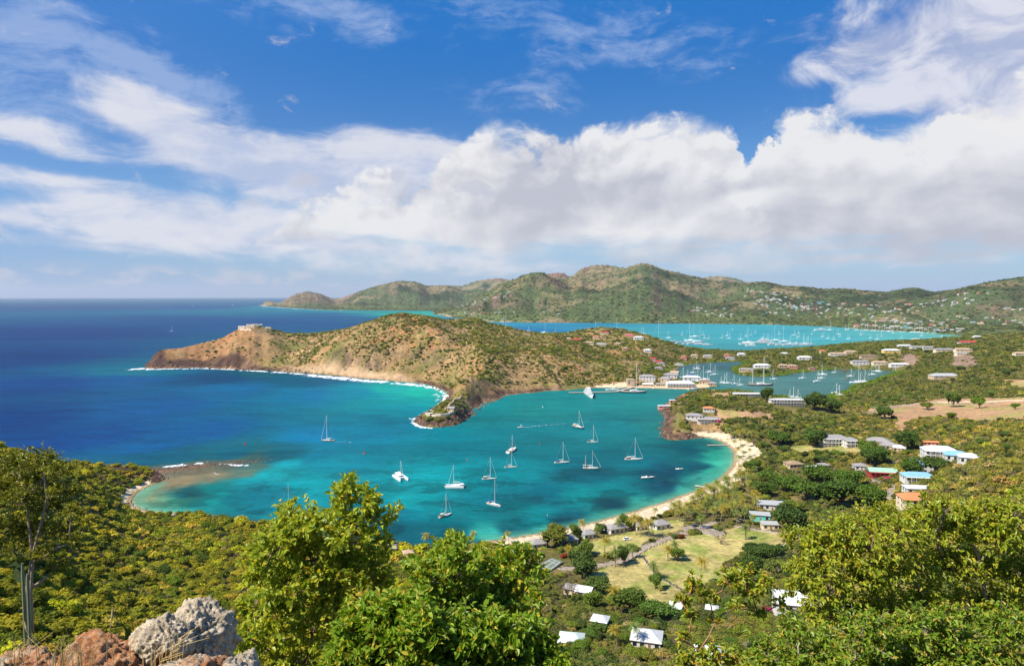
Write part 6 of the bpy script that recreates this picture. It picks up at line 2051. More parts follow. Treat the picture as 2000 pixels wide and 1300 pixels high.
wall_run([(901, 775), (893, 781), (884, 787), (876, 795), (868, 803)], 1.8, 1.6, 'long straight stone fort wall climbing down the rocky point', STONE, 'fort_wall', True)
wall_run([(832, 811), (846, 812.5), (861, 812), (875, 810), (886, 805)], 2.0, 1.5, 'curved pale gun-platform wall near the end of the rocky point', PALESTONE, 'fort_wall', True)
t = make_house(8, 6, 3.4, 'gable', wm=STONE, rm=R_GREY, nx=2, name='guardhouse'); put(t, 882, 802, -20, 0, 6); tag(t, 'small stone guardhouse between the two fort walls on the point', 'guardhouse')
for i, (u, v, w, h_, lb) in enumerate([(474, 641, 16, 5, 'left broken white wall of the ruined fort on the headland top'), (490, 639, 15, 6, 'middle white wall of the ruined fort'), (501, 635, 22, 6, 'highest white vaulted ruin on the headland top'), (524, 642, 10, 4, 'small white ruin at the right end of the headland fort')]):
    k = px2m(u, v); t = empty('ruin'); o = MB(); W_ = w * k
    n_ = 7
    for j in range(n_):
        a = -W_ / 2 + W_ * j / n_; hh_ = h_ * (0.75 + .4 * rf_.random())
        o.box(a, a + W_ / n_ - .01 * j, -2.5 - .02 * j, 2.5, -3, hh_)
    o.build('masonry', PALESTONE, t)
    g = MB()
    for j in range(3): g.box(-W_ * .3 + j * W_ * .3 - .9, -W_ * .3 + j * W_ * .3 + .9, -2.75, -2.45, .2, h_ * .55)
    g.build('arch', STONE, t)
    put(t, u, v, rf_.uniform(-15, 15), 0, W_ * .6); tag(t, lb, 'ruin')
wall_run([(548, 651), (570, 652), (600, 651.5)], 1.6, 1.3, 'thin pale wall running along the headland ridge from the fort', PALESTONE, 'stone_wall')
wall_run([(470, 644), (490, 647), (510, 648), (524, 647)], 2.0, 1.4, 'pale retaining wall below the ruined fort', PALESTONE, 'stone_wall')
# seawall along the dirt clearing
wall_run([(1700, 797), (1760, 792), (1830, 786), (1900, 785), (1960, 783), (2000, 782)], .8, 1.0, 'pale low wall running across the right side along the bare field', PALESTONE, 'boundary_wall')
# quay of the dockyard
o = MB()
q = [W(u, v)[:2] for u, v in [(1224, 757.6), (1282, 758.6), (1342, 760.2), (1385, 757.6)]]
q2 = [W(u, v)[:2] for u, v in [(1224, 751), (1282, 751), (1342, 751), (1390, 750)]]
for i in range(3):
    o.add([(*q[i], -1), (*q[i + 1], -1), (*q2[i + 1], -1), (*q2[i], -1), (*q[i], 1.25), (*q[i + 1], 1.25), (*q2[i + 1], 1.25), (*q2[i], 1.25)], [(4, 5, 6, 7), (0, 1, 5, 4), (1, 2, 6, 5), (3, 0, 4, 7), (2, 3, 7, 6)])
tag(o.build('quay', paint('quay_stone', (204, 178, 142), .9, .1, .12, .2)), 'tan stone quay under the dockyard buildings', 'quay', kind='structure')
for i in range(len(q)): clear.append((q[i][0], q[i][1] + 10, 26))
# tennis court
o = MB(); c = [G(u, v) for u, v in [(1046, 1108), (1078, 1093), (1100, 1100), (1068, 1120)]]
zc = max(p[2] for p in c) + .3
t = empty('tennis_court', (c[0][0], c[0][1], zc))
rel = [(p[0] - c[0][0], p[1] - c[0][1]) for p in c]
o.add([(a, b, 0) for a, b in rel] + [(a, b, -2) for a, b in rel], [(0, 3, 2, 1)[::-1], (0, 1, 5, 4), (1, 2, 6, 5), (2, 3, 7, 6), (3, 0, 4, 7)]); o.build('surface', paint('court_green', (112, 120, 104), .9, .1, .08), t)
ln = MB()
def bl(s, r_): return [sum(rel[k][m] * w_ for k, w_ in enumerate(((1 - s) * (1 - r_), s * (1 - r_), s * r_, (1 - s) * r_))) for m in (0, 1)]
for (a, b) in [((.12, .12), (.88, .12)), ((.12, .88), (.88, .88)), ((.12, .12), (.12, .88)), ((.88, .12), (.88, .88)), ((.3, .12), (.3, .88)), ((.7, .12), (.7, .88)), ((.12, .5), (.88, .5))]:
    A, B_ = bl(*a), bl(*b); dx, dy = B_[0] - A[0], B_[1] - A[1]; L = sqrt(dx * dx + dy * dy); nx_, ny_ = -dy / L * .09, dx / L * .09
    ln.add([(A[0] - nx_, A[1] - ny_, .012), (B_[0] - nx_, B_[1] - ny_, .012), (B_[0] + nx_, B_[1] + ny_, .012), (A[0] + nx_, A[1] + ny_, .012)], [(0, 1, 2, 3)])
ln.build('court_lines', WHITE, t); tag(t, 'green tennis court with white lines among trees by the bungalows', 'tennis court')
clear.append((sum(p[0] for p in c) / 4, sum(p[1] for p in c) / 4, 13))

for u, v, tp, lb in [(1686, 803, 784, 'wooden utility pole at the left corner of the bare field'), (1766, 787, 769, 'wooden utility pole on the low wall of the bare field'), (1835, 778, 762, 'wooden utility pole behind the two round field trees'),
                     (1604, 862, 846, 'wooden utility pole left of the balcony hotel'), (1700, 912, 893, 'wooden utility pole above the mint-roofed house')]:
    t = empty('utility_pole'); x, y, z = put(t, u, v, 30); hp_ = (v - tp) * sqrt(x * x + y * y) / F
    o = MB(); o.tube([(0, 0, -.5), (0, 0, hp_)], [.22, .16], 6); o.build('pole', WOODP, t)
    o = MB(); o.box(-1.3, 1.3, -.08, .08, hp_ - 1.0, hp_ - .8)
    for sx in (-1.1, 0.5, 1.1): o.tube([(sx, 0, hp_ - .8), (sx, 0, hp_ - .5)], .07, 5)
    o.build('crossarm', WOODP, t); tag(t, lb, 'utility pole')

# ------------------------------------------------------------------ cars
def make_car(col_, suv=False):
    t = empty('parked_car'); h = .30 if not suv else .45
    o = MB()
    prof = [(-2.1, .35), (-2.15, .75), (-1.9, .95), (-.9, 1.0), (1.0, .98), (2.0, .78), (2.15, .5), (2.1, .32)]
    o.loft([[(x, s * .86, z + (.12 if suv else 0)) for x, z in prof] for s in (-1, 1)], True, True); o.build('body', col_, t)
    c = MB(); zt = 1.45 + h * .5
    c.loft([[(-1.75, s * .80, 1.0), (-1.4, s * .66, zt), (.35, s * .66, zt), (1.05, s * .80, 1.0)] for s in (-1, 1)], True, True); cb = c.build('cabin', GLASS, t)
    r = MB(); r.box(-1.4, .36, -.67, .67, zt - .02, zt + .05); r.build('roof', col_, t)
    for sx in (-1.3, 1.3):
        for sy in (-1, 1):
            w = MB(); w.tube([(sx, sy * .70, .34), (sx, sy * .90, .34)], .34, 12); wh = w.build('wheel', RUBBER, t)
            w = MB(); w.tube([(sx, sy * .88, .34), (sx, sy * .915, .34)], .19, 8); w.build('rim', ALU, wh)
    for sy in (-1, 1):
        w = MB(); w.box(2.04, 2.16, sy * .62 - .16, sy * .62 + .16, .62, .76); w.build('headlight', WHITE, t)
    return t


for u, v, c_, rz, lb in [(1358, 1028, paint('slate_car', (70, 80, 100), .25, .6, .03), 30, 'slate blue car at the back of the three parked cars'), (1360, 1037, paint('black_car', (22, 24, 34), .2, .6, .03), 18, 'black car at the front of the three parked cars'),
                         (1376, 1031, paint('silver_car', (216, 218, 220), .25, .6, .03), 12, 'silver car parked right of the black one'), (1225, 1054, WHITE, 12, 'white car alone by the drive behind the bungalows'),
                         (1446, 1018, paint('grey_car', (170, 174, 180), .25, .6, .03), 60, 'grey car half hidden under the palm grove')]:
    t = make_car(c_); put(t, u, v, rz, 0, 2.5); tag(t, lb, 'car', 'cars parked by the drive')
# beach parasol hut and dark dinghy on the sand
t = empty('upturned_boat'); o = MB(); secs = hull_secs(4.2, 1.5, .6, .2, .6); o.loft([[(p[0], p[1], .62 - p[2]) for p in s] for s in secs], True); o.build('hull', paint('tarred', (60, 44, 40), .7, .2, .1), t)
put(t, 1305, 1007, 20, 0); tag(t, 'dark little boat lying upturned on the pale sand', 'boat')
t = empty('beach_parasol'); o = MB(); o.tube([(0, 0, 0), (0, 0, 2.6)], .06, 6); o.build('pole', TEAK, t)
o = MB(); o.loft([[(r * cos(a), r * sin(a), z) for a in np.linspace(0, 2 * pi, 13)[:-1]] for r, z in ((2.6, 2.2), (1.4, 2.75), (.05, 3.1))], False, True); o.build('canopy', CREAMC, t)
put(t, 1302, 999, 0); tag(t, 'pale round parasol standing on the sand above the upturned boat', 'parasol')
for u, v, w_, lb in [(1405, 824, 2.6, 'magenta bougainvillea beside the long white hotel wing on the point'), (1737, 940, 3.2, 'magenta bougainvillea beside the mint-roofed red house'), (1500, 1198, 2.4, 'magenta bougainvillea left of the largest near white roof')]:
    V, Q = leaf_cloud(500, bush_lobes(4, int(u)), .30, np.random.RandomState(int(u)))
    M_ = _mats.get('bloom') or leaf_mat('bloom', srgb(216, 40, 120), srgb(170, 40, 100), .2, .6, False)
    _mats['bloom'] = M_
    o = link('bougainvillea', mesh_parts('bougainvillea', [(V, Q, 0)], [M_], False)); put(o, u, v); o.scale = (w_,) * 3; tag(o, lb, 'shrub')


# ------------------------------------------------------------------ trees
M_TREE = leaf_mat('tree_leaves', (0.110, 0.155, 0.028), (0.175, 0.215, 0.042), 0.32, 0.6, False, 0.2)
M_TCORE = leaf_mat('tree_inner', (0.035, 0.048, 0.014), (0.04, 0.05, 0.016), 0.0, 0.9, False, 0.05)  # dark copy of the leaf colour, painted shade inside the crowns
M_PALM = leaf_mat('palm_fronds', (0.20, 0.225, 0.04), (0.34, 0.30, 0.06), 0.25, 0.5, False, 0.3)
BARK = paint('bark', (122, 104, 84), .95, .1, .25, 3.0, 0, .4)
PBARK = paint('palm_bark', (150, 136, 116), .95, .1, .2, 2.0, 0, .3)


def palm_proto(seed, h=7.5, fr=3.5, nf=24, droop=1.0, fat=0.17, lean=0.9):
    r = np.random.RandomState(seed)
    t = empty('palm_tree'); o = MB()
    a = r.rand() * 6.28; pts = [(lean * cos(a) * (k / 6) ** 2, lean * sin(a) * (k / 6) ** 2, h * k / 6 - .3) for k in range(7)]
    o.tube(pts, [fat * 1.3] + [fat * (1 - .07 * k) for k in range(6)], 7); o.build('trunk', PBARK, t, True)
    top = np.array(pts[-1]); V, Q = [], []
    for f in range(nf):
        az = f * 2.399 + r.rand() * .5; el = 1.15 - 1.6 * (f / nf) ** 1.1 + .15 * r.randn()
        d = np.array([cos(az) * cos(el), sin(az) * cos(el), sin(el)]); p = top.copy(); L = fr * (.85 + .3 * r.rand()) / 7
        for s in range(7):
            d2 = unit(d + np.array([0, 0, -.20 * droop * (s + .5) / 3]))
            q = p + d2 * L
            sd_ = unit(np.cross(d2, [0, 0, 1.0]) + 1e-6)
            wl_ = fr * .23 * (1 - abs(s - 2.5) / 5.2)
            for sg in (-1, 1):
                for m in range(2):
                    a0 = p + (q - p) * (m / 2 + .05); a1 = p + (q - p) * (m / 2 + .36)
                    tip = (a0 + a1) / 2 + sg * sd_ * wl_ + d2 * wl_ * .5 + np.array([0, 0, -wl_ * .45 * droop])
                    k = len(V); V += [a0, a1, tip + d2 * .03, tip - d2 * .03]; Q.append([k, k + 1, k + 2, k + 3])
            k = len(V); V += [p - sd_ * .03, p + sd_ * .03, q + sd_ * .02, q - sd_ * .02]; Q.append([k, k + 1, k + 2, k + 3])
            p, d = q, d2
    me = mesh_parts('crown', [(np.array(V), np.array(Q), 0)], [M_PALM], False); link('crown', me, t)
    return t


def tree_proto(seed, n=1500, k=8, size=.075, hgt=1.0, flat=.8, trunk=.35, name='tree', cores=True, spread=.55):
    """unit tree: crown radius about 1, standing on z = 0"""
    r = np.random.RandomState(seed); t = empty(name)
    L = [(a, b, c + trunk, d, e, f) for a, b, c, d, e, f in bush_lobes(k, seed, flat * hgt, spread)]
    o = MB(); o.tube([(0, 0, -.15), (.02, 0, trunk * .7), (0, .02, trunk + .3)], [.075, .055, .04], 7)
    for l in L[1:6]: o.tube([(0, 0, trunk * .6), (l[0] * .5, l[1] * .5, (trunk * .6 + l[2]) / 2 + .05), (l[0], l[1], l[2])], [.035, .025, .012], 5)
    o.build('trunk', BARK, t, True)
    V, Q = leaf_cloud(n, L, size, r, .60)
    parts = [(V, Q, 0)]
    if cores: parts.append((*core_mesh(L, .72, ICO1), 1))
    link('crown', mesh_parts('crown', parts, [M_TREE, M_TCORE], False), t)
    return t


def bare_tree(seed, n=140):
    r = np.random.RandomState(seed); t = empty('bare_tree'); o = MB()
    o.tube([(0, 0, -.1), (0, 0, .35)], [.06, .04], 6)
    o.build('trunk', BARK, t)
    b = MB(); st = [((0, 0, .3), unit(np.array([cos(a), sin(a), .9])), .30, 0) for a in np.linspace(0, 5.4, 7)]
    while st:
        p, d, L, g = st.pop(); p = np.array(p); q = p + d * L
        b.tube([p, q], [.022 * .6 ** g, .015 * .6 ** g], 3, False)
        if g < 4:
            for _ in range(3): st.append((q, unit(d + .65 * r.randn(3) + np.array([0, 0, .05])), L * .70, g + 1))
    b.build('crown', paint('grey_twigs', (132, 112, 92), .95, .1, .1), t)
    return t


def colour_crown(t, c):
    for ch in CHN.get(t.name, []):
        if ch.name.startswith('crown'): ch.color = (c[0], c[1], c[2], 1)


palms = [palm_proto(1), palm_proto(2, 8.5, 3.6, 26, 1.15), palm_proto(3, 6.2, 3.3, 22, .9), palm_proto(4, 9.5, 3.7, 26, 1.2, .16, 1.5)]
dates = [palm_proto(11, 5.5, 2.9, 34, .9, .28, .2), palm_proto(12, 6.5, 3.0, 36, 1.0, .27, .3)]
trees = [tree_proto(21), tree_proto(22, 1500, 9, .07, 1.15), tree_proto(23, 1500, 7, .08, .8, .7), tree_proto(24, 1700, 10, .065, 1.0)]
used = set()


def inst(protos, i):
    p = protos[i % len(protos)]
    if p.name in used: return copy_tree(p)
    used.add(p.name); return p


pr = random.Random(3)
YG, GG, OG, DG = (1.15, 1.15, .8), (0.72, .95, .9), (1.42, 1.12, .55), (.55, .75, .75)
# u, v of the foot, crown-top row, colour, kind, label
PL = [
 (1242, 1036 + 8, 1000, OG, 'p', 'palm on the sand edge behind the widest bungalow, yellow fronds'), (1278, 1012, 992, YG, 'p', 'palm standing on the sand right of the bungalow row'),
 (1204, 1038, 1006, GG, 'p', 'palm just behind the widest beach bungalow'), (1140, 1044, 1018, OG, 'p', 'orange-tinged palm on the narrow sand left of the small bungalow'),
 (1250, 1048, 1016, OG, 'p', 'left of the three palms before the hidden bungalow'), (1268, 1050, 1014, OG, 'p', 'middle of the three palms before the hidden bungalow'), (1276, 1046, 1010, YG, 'p', 'right of the three palms before the hidden bungalow'),
 (1180, 1088, 1052, OG, 'p', 'bushy orange-yellow palm in front of the white car'), (1112, 1090, 1062, OG, 'p', 'orange palm by the red bush left of the lawn'), (1166, 1050, 1028, GG, 'd', 'grey-green date palm between the bungalows'),
 (1235, 1090, 1056, GG, 'd', 'round date palm at the bend of the garden drive'), (1202, 1106, 1068, GG, 'd', 'date palm at the left corner of the lawn'), (1304, 1094, 1060, OG, 'd', 'left of two date palms in the middle of the lawn'),
 (1318, 1088, 1055, GG, 'd', 'right of two date palms in the middle of the lawn'), (1276, 1130, 1090, GG, 'd', 'tall date palm over a round green tree on the lawn'), (1367, 1140, 1098, OG, 'p', 'lone yellow coconut palm at the lower edge of the lawn'),
 (1288, 1160, 1144, OG, 'p', 'young orange palm at the bottom corner of the lawn'), (1202, 1195, 1148, OG, 'p', 'orange palm leaning beside the dark broad tree below the lawn'), (1456, 1053, 1020, (.7, .8, .9), 'd', 'grey-green palm alone at the top right of the lawn'),
 (1368, 1032, 1003, GG, 'd', 'date palm behind the three parked cars'), (1523, 1060, 1040, YG, 'p', 'yellow palm inside the bend of the winding path'), (1556, 1058, 1030, GG, 'd', 'palm right of the winding path bend'),
 (1242 - 180, 1258, 1222, YG, 'p', 'palm at the bottom near the mint roof'), (1246, 1262, 1222, GG, 'p', 'palm in front of the white hip-roofed cottage'), (926, 1060, 1034, OG, 'p', 'palm peeping between the bright foreground trees by the shore'), (994, 1062, 1038, YG, 'p', 'palm beside the small jetty'),
 (1205, 1262, 1212, OG, 'p', 'yellow palm left of the white hip-roofed cottage'), (836, 1075, 1046, OG, 'p', 'palm left of the right-hand bright foreground tree'), (1470, 1028, 1005, YG, 'p', 'palm right of the kiosk in the grove'),
]
for i, (u, v, tp, c, kd, lb) in enumerate(PL):
    t = inst(palms if kd == 'p' else dates, i); x, y, z = put(t, u, v, pr.uniform(0, 360), 0, 2.2)
    s = (v - tp) * sqrt(x * x + y * y) / F / (9.0 if kd == 'p' else 7.8); t.scale = (s,) * 3
    colour_crown(t, c); tag(t, lb, 'palm tree')
# coconut grove behind the curved beach
gx_, gy_ = px([(1300, 1018), (1335, 990), (1380, 965), (1425, 948), (1462, 938), (1480, 975), (1475, 1015), (1440, 1030), (1400, 1022), (1380, 1012), (1330, 1022)])
gp = []
while len(gp) < 100:
    x = pr.uniform(gx_.min(), gx_.max()); y = pr.uniform(gy_.min(), gy_.max())
    if in_poly(np.array([x]), np.array([y]), gx_, gy_)[0] and all((x - a) ** 2 + (y - b) ** 2 > 7 for a, b in gp): gp.append((x, y))
strip = [(1446 + 14 * sin(k * 2.1) + k * 1.1, 868 + k * 5.2 + 3 * cos(k * 1.7)) for k in range(16)] + [(1420 + k * 8, 858 + 2 * sin(k * 3)) for k in range(8)] + [(1535 + 9 * k, 905 + 5 * sin(k * 2.2)) for k in range(7)]
for u, v in strip: gp.append(G(u, v)[:2])
gp.sort()
for i, (x, y) in enumerate(gp):
    t = inst(palms, pr.randrange(4)); t.location = (x, y, float(H(x, y)) - .05); t.rotation_euler = (0, 0, pr.uniform(0, 6.28)); s = pr.uniform(.75, 1.12); t.scale = (s,) * 3
    colour_crown(t, pr.choice([YG, YG, OG, GG, (1.1, 1.05, .8)]))
    tag(t, ('leftmost' if i == 0 else 'rightmost' if i == len(gp) - 1 else ordw(i + 1) + ' from the left') + ' of the coconut palms behind the curved beach', 'palm tree', 'coconut palms behind the curved beach')
    clear.append((x, y, 1.6))

# single broadleaf trees: u, v foot, crown radius px, height px, colour, label
TL = [
 (1084, 1066, 34, 40, (.95, .95, .7), 'broad dome-shaped shade tree on the shore above the bungalows'), (1124, 1050, 14, 26, (.7, .95, .8), 'rounded dark green tree between two beach bungalows'), (1172, 1042, 13, 22, (.6, .85, .8), 'rounded tree left of the widest bungalow'),
 (1216, 1030, 13, 26, (.75, 1, .8), 'rounded green tree at the right corner of the widest bungalow'), (1228, 1035, 12, 26, (.8, 1.0, .7), 'round tree among palms behind the bungalow row'), (1324, 1094, 17, 24, (.8, 1.1, .7), 'round bright green tree in the middle of the lawn'),
 (1280, 1150, 17, 34, (.65, .9, .7), 'round dark tree at the foot of the date palm on the lawn'), (1218, 1100, 15, 36, (.5, .7, .7), 'dark tree beside the date palm at the lawn corner'), (1136, 1130, 36, 52, (.45, .65, .7), 'large dark spreading tree left of the lawn'),
 (1146, 1085, 18, 26, (.75, 1.0, .7), 'green tree behind the large dark spreading one'), (1233, 1195, 38, 52, (.55, .75, .6), 'broad dark tree just below the bottom of the lawn'), (1172, 1158, 28, 30, (.6, .8, .8), 'mid green tree between the pale roofs and the broad dark tree'),
 (1282, 1208, 40, 32, (.6, .95, .8), 'low wide green tree below the lawn beside the broad dark one'), (1160, 1190, 22, 36, (.85, 1.1, .7), 'bright green tree below the pale roofs'), (1536, 1035, 36, 48, (.32, .5, .55), 'huge very dark round tree right of the turquoise building'),
 (1480, 1090, 30, 26, (.4, .6, .6), 'left part of the dark clipped-looking trees at the right of the lawn'), (1508, 1088, 26, 24, (.4, .6, .6), 'right part of the dark clipped-looking trees at the right of the lawn'), (1462, 1128, 22, 40, (.45, .65, .6), 'dark tree below the clipped-looking pair'),
 (1495, 1120, 24, 28, (.9, 1.0, 1.1), 'grey-green tree right of the dark one by the lawn edge'), (1350, 1160, 14, 26, (.7, 1, .7), 'green tree at the lower edge of the lawn by the path'), (1548, 1000 + 5, 26, 26, (.9, 1.0, .7), 'olive tree behind the huge dark tree'),
 (1862, 795, 13, 24, (.65, .95, .7), 'left of two round trees standing alone on the bare field edge'), (1913, 797, 12, 20, (.85, 1.2, .6), 'right of two round trees standing alone on the bare field edge'), (1728, 818, 15, 22, (.6, .85, .7), 'round tree at the left corner of the bare field'),
 (1983, 799, 8, 10, (.8, 1.1, .7), 'small round bush on the bare field near the right edge'), (1936, 775, 5, 8, (.7, 1.0, .7), 'tiny round bush on the grass above the bare field'), (1812, 800, 12, 14, (.9, 1.05, .7), 'low tree between the field corner and the two round trees'),
 (1590, 800, 24, 30, (.45, .65, .55), 'dark tree right of the two-storey white block'), (1620, 806, 22, 26, (.45, .65, .55), 'dark tree between the white block and the bare field'), (1498, 785, 14, 26, (.45, .7, .5), 'dark round tree between the two long white blocks'),
 (1520, 870, 24, 28, (.5, .75, .55), 'dark tree left of the balcony hotel'), (1590, 872, 24, 30, (.5, .75, .6), 'dark tree at the left corner of the balcony hotel'), (1695, 895, 26, 30, (.7, .95, .6), 'round tree in front of the stepped grey roofs'), (1708, 935 - 26, 30, 32, (.45, .7, .55), 'dark spreading tree left of the red blue-roofed cottage'),
 (1826, 922, 26, 26, (.45, .65, .6), 'dark tree in front of the big white-roofed villa'), (1770, 878, 20, 34, (.5, .75, .6), 'tall dark tree right of the stepped grey roofs'), (1778, 930, 22, 30, (.5, .75, .5), 'green tree between the mint roof and the blue roofs'),
 (1470, 922, 20, 22, (.65, .9, .6), 'green tree where the sand meets the garden'), (1500, 945, 24, 28, (.55, .8, .55), 'tree inland of the thatched beach hut'), (1492, 968, 24, 28, (.5, .75, .55), 'tree at the right edge of the palm grove'), (1540, 960, 26, 30, (.55, .85, .55), 'tree in the wooded block behind the grove'),
 (1640, 990, 44, 48, (.42, .65, .5), 'large dark tree in the wooded block before the orange roof'), (1575, 975, 34, 36, (.5, .75, .5), 'dark tree left in the wooded block behind the grove'), (1600, 945, 30, 32, (.55, .8, .5), 'tree below the pale hip roof'), (1660, 955, 30, 34, (.5, .8, .5), 'tree above the winding house road'), (1700, 990, 30, 34, (.55, .85, .5), 'tree right below the winding house road'),
]
ti = 0
for i, (u, v, rp, hp, c, lb) in enumerate(TL):
    t = inst(trees, i); x, y, z = put(t, u, v, pr.uniform(0, 360)); k = sqrt(x * x + y * y) / F
    clear.append((x, y, rp * k * .8))
    t.scale = (rp * k * .98, rp * k * .98, hp * k / 1.28)
    colour_crown(t, (c[0] * 1.5, c[1] * 1.28, c[2] * .95)); tag(t, lb, 'tree')
# darker, larger crowns standing out of the scrub
for (cx0, cx1, cv0, cv1, n_, r0_, r1_, what, cols) in [
        (1450, 1990, 668, 745, 64, 3.5, 6.5, 'dark trees among the inner harbour villas', [(.6, .85, .6), (.8, 1.05, .6), (.5, .72, .6)]),
        (1480, 1990, 760, 905, 46, 3.0, 5.5, 'round trees around the bare field', [(.55, .8, .55), (.85, 1.1, .6), (1.0, 1.05, .75), (.6, .8, .8)]),
        (1110, 1460, 1180, 1290, 24, 2.2, 4.0, 'green trees in scrub below the lawn', [(.8, 1.1, .6), (.6, .9, .7), (1.1, 1.2, .7)]),
        (240, 560, 1010, 1150, 22, 2.0, 3.8, 'bushy trees on the left slope', [(1.3, 1.5, .5), (.7, .95, .5), (1.0, 1.3, .5), (.5, .7, .5)]),
        (1090, 1330, 665, 745, 30, 2.5, 4.5, 'green trees above the dockyard', [(.7, .95, .6), (.9, 1.1, .6)])]:
    got = []
    while len(got) < n_:
        u, v = pr.uniform(cx0, cx1), pr.uniform(cv0, cv1); x, y, z = G(u, v)
        xx, yy = np.array([x]), np.array([y])
        if z < 1.2 or in_poly(xx, yy, FX, FY)[0] or gridval(DEN, xx, yy)[0] < .3: continue
        if any((x - a) ** 2 + (y - b) ** 2 < c * c for a, b, c in clear) or any((x - a) ** 2 + (y - b) ** 2 < 40 for _, _, a, b, _ in got): continue
        got.append((u, v, x, y, z))
    got.sort()
    for i, (u, v, x, y, z) in enumerate(got):
        t = inst(trees, i); s = pr.uniform(r0_, r1_)
        t.location = (x, y, float(H(x, y)) - .2); t.rotation_euler = (0, 0, pr.uniform(0, 6.28)); t.scale = (s, s * pr.uniform(.85, 1.15), s * pr.uniform(.7, 1.0))
        c = pr.choice(cols); colour_crown(t, (c[0] * 1.5, c[1] * 1.28, c[2] * .95))
        tag(t, ('leftmost' if i == 0 else 'rightmost' if i == n_ - 1 else ordw(i + 1) + ' from the left') + ' of the ' + what, 'tree', what)
bt = bare_tree(5); x, y, z = put(bt, 1408, 1062, 0); k = sqrt(x * x + y * y) / F; bt.scale = (22 * k, 22 * k, 17 * k); tag(bt, 'leafless grey spreading tree on the lawn', 'tree')
b2 = copy_tree(bt); x, y, z = put(b2, 1422, 1124, 40); k = sqrt(x * x + y * y) / F; b2.scale = (20 * k, 20 * k, 26 * k); tag(b2, 'bare twiggy tree at the right lower corner of the lawn', 'tree')
b3 = copy_tree(bt); x, y, z = put(b3, 1108, 1175, 80); k = sqrt(x * x + y * y) / F; b3.scale = (34 * k, 34 * k, 52 * k); tag(b3, 'tall bare grey tree before the pale cottage roofs', 'tree')
for u, v, c_, lb in [(1330, 1050, (1.6, .35, .4), 'low red flowering bush at the top edge of the lawn'), (1319, 1050, (.7, 1, .8), 'small green shrub left of the red flowering bush'), (1102, 1088, (2.6, .3, .5), 'red flowering bush by the orange palm near the court')]:
    t = inst(trees, 2); x, y, z = put(t, u, v, 30, .5); k = sqrt(x * x + y * y) / F; t.scale = (9 * k, 9 * k, 8 * k); colour_crown(t, c_); tag(t, lb, 'shrub')

# ------------------------------------------------------------------ foreground: rocks, trees, dry stalks
from mathutils import noise as mn
mr, N, out = new_mat('rock')
tc = N.node('ShaderNodeTexCoord').outputs['Object']
n1 = N.noise(tc, 2.2, 8, 0.7, .4); n2 = N.noise(tc, 9.0, 8, 0.7); n3 = N.noise(tc, 40.0, 5, 0.7); pit = N.vor(N.vm('MULTIPLY', tc, (14., 14., 14.)), 1.0, .2)
at = N.node('ShaderNodeAttribute', attribute_name='red').outputs['Fac']
red = N.ss(N.m('ADD', at, N.m('MULTIPLY', N.m('SUBTRACT', n1, .5), 3.4)), .30, .66)
grey = N.mix(N.ss(n2, .35, .62), (0.31, 0.245, 0.16, 1), (0.64, 0.52, 0.36, 1))
rc = N.mix(N.ss(n2, .35, .65), (0.28, 0.10, 0.035, 1), (0.50, 0.26, 0.12, 1))
rc = N.mix(N.ss(n3, .55, .66), rc, (0.46, 0.38, 0.30, 1))
cc = N.mix(red, grey, rc)
cc = N.mix(N.ss(N.m('ADD', n2, N.m('MULTIPLY', n1, .5)), .93, 1.02), cc, (0.20, 0.19, 0.06, 1))
cc = N.mix(N.ss(n3, .36, .28), cc, (0.07, 0.055, 0.045, 1))
hh = N.m('ADD', N.m('ADD', N.m('MULTIPLY', n2, 1.0), N.m('MULTIPLY', n3, .45)), N.m('MULTIPLY', pit, .25))
bsdf(N, out, cc, .95, .1, bump(N, hh, .9, .035))
M_ROCK = mr


def make_rock(c, rad, seed, red, lab, sub=6, rough=.20, name='rock', flat=0.0):
    bm = bmesh.new(); bmesh.ops.create_icosphere(bm, subdivisions=sub, radius=1)
    V = np.array([v.co[:] for v in bm.verts]); out_ = np.empty_like(V)
    rad = np.array(rad)
    mx_ = rad.max()
    for i, v in enumerate(V):
        p = Vector(v * rad * 1.0) * (1 / mx_)
        q = p + Vector((seed, seed * .7, 0))
        w = mn.fractal(q * 1.3, .8, 2.0, 3) * .22 + mn.ridged_multi_fractal(q * 1.9, .9, 2.1, 5, 1.0, 2.0) * rough * .12 + mn.fractal(q * 9, .7, 2.0, 5) * .10
        k = 1 + w - .15
        out_[i] = v * rad * k
    for i, v in enumerate(bm.verts): v.co = out_[i]
    me = bpy.data.meshes.new(name); bm.to_mesh(me); bm.free()
    a = me.attributes.new('red', 'FLOAT', 'POINT'); a.data.foreach_set('value', np.full(len(V), red, np.float32))
    me.polygons.foreach_set('use_smooth', [True] * len(me.polygons)); me.materials.append(M_ROCK)
    o = link(name, me, loc=c); tag(o, lab, 'rock'); return o


def PD(u, v, d): return np.array(D(u, v, d))


make_rock(PD(385, 1255, 4.6), (.26, .30, .30), 3.1, .10, 'rounded pale grey boulder with pitted surface, topmost of the foreground rocks', 6, .34)
make_rock(PD(320, 1262, 4.3), (.20, .22, .20), 7.7, .22, 'cream and grey rock lying against the left side of the pale boulder', 6, .34)
make_rock(PD(190, 1340, 4.1), (.36, .32, .30), 5.2, .85, 'rust red craggy rock left of the pale boulder', 6, .45)
make_rock(PD(380, 1345, 3.9), (.34, .26, .20), 9.4, .50, 'red and white streaked rock under the pale boulder at the lower edge', 6, .4)
make_rock(PD(30, 1352, 4.3), (.34, .34, .24), 2.3, .65, 'low brown rock in the bottom left corner', 6, .4)
make_rock(PD(470, 1330, 4.4), (.12, .2, .19), 12.3, .18, 'whitish rock end beside the bright leafy shrub', 5, .4)


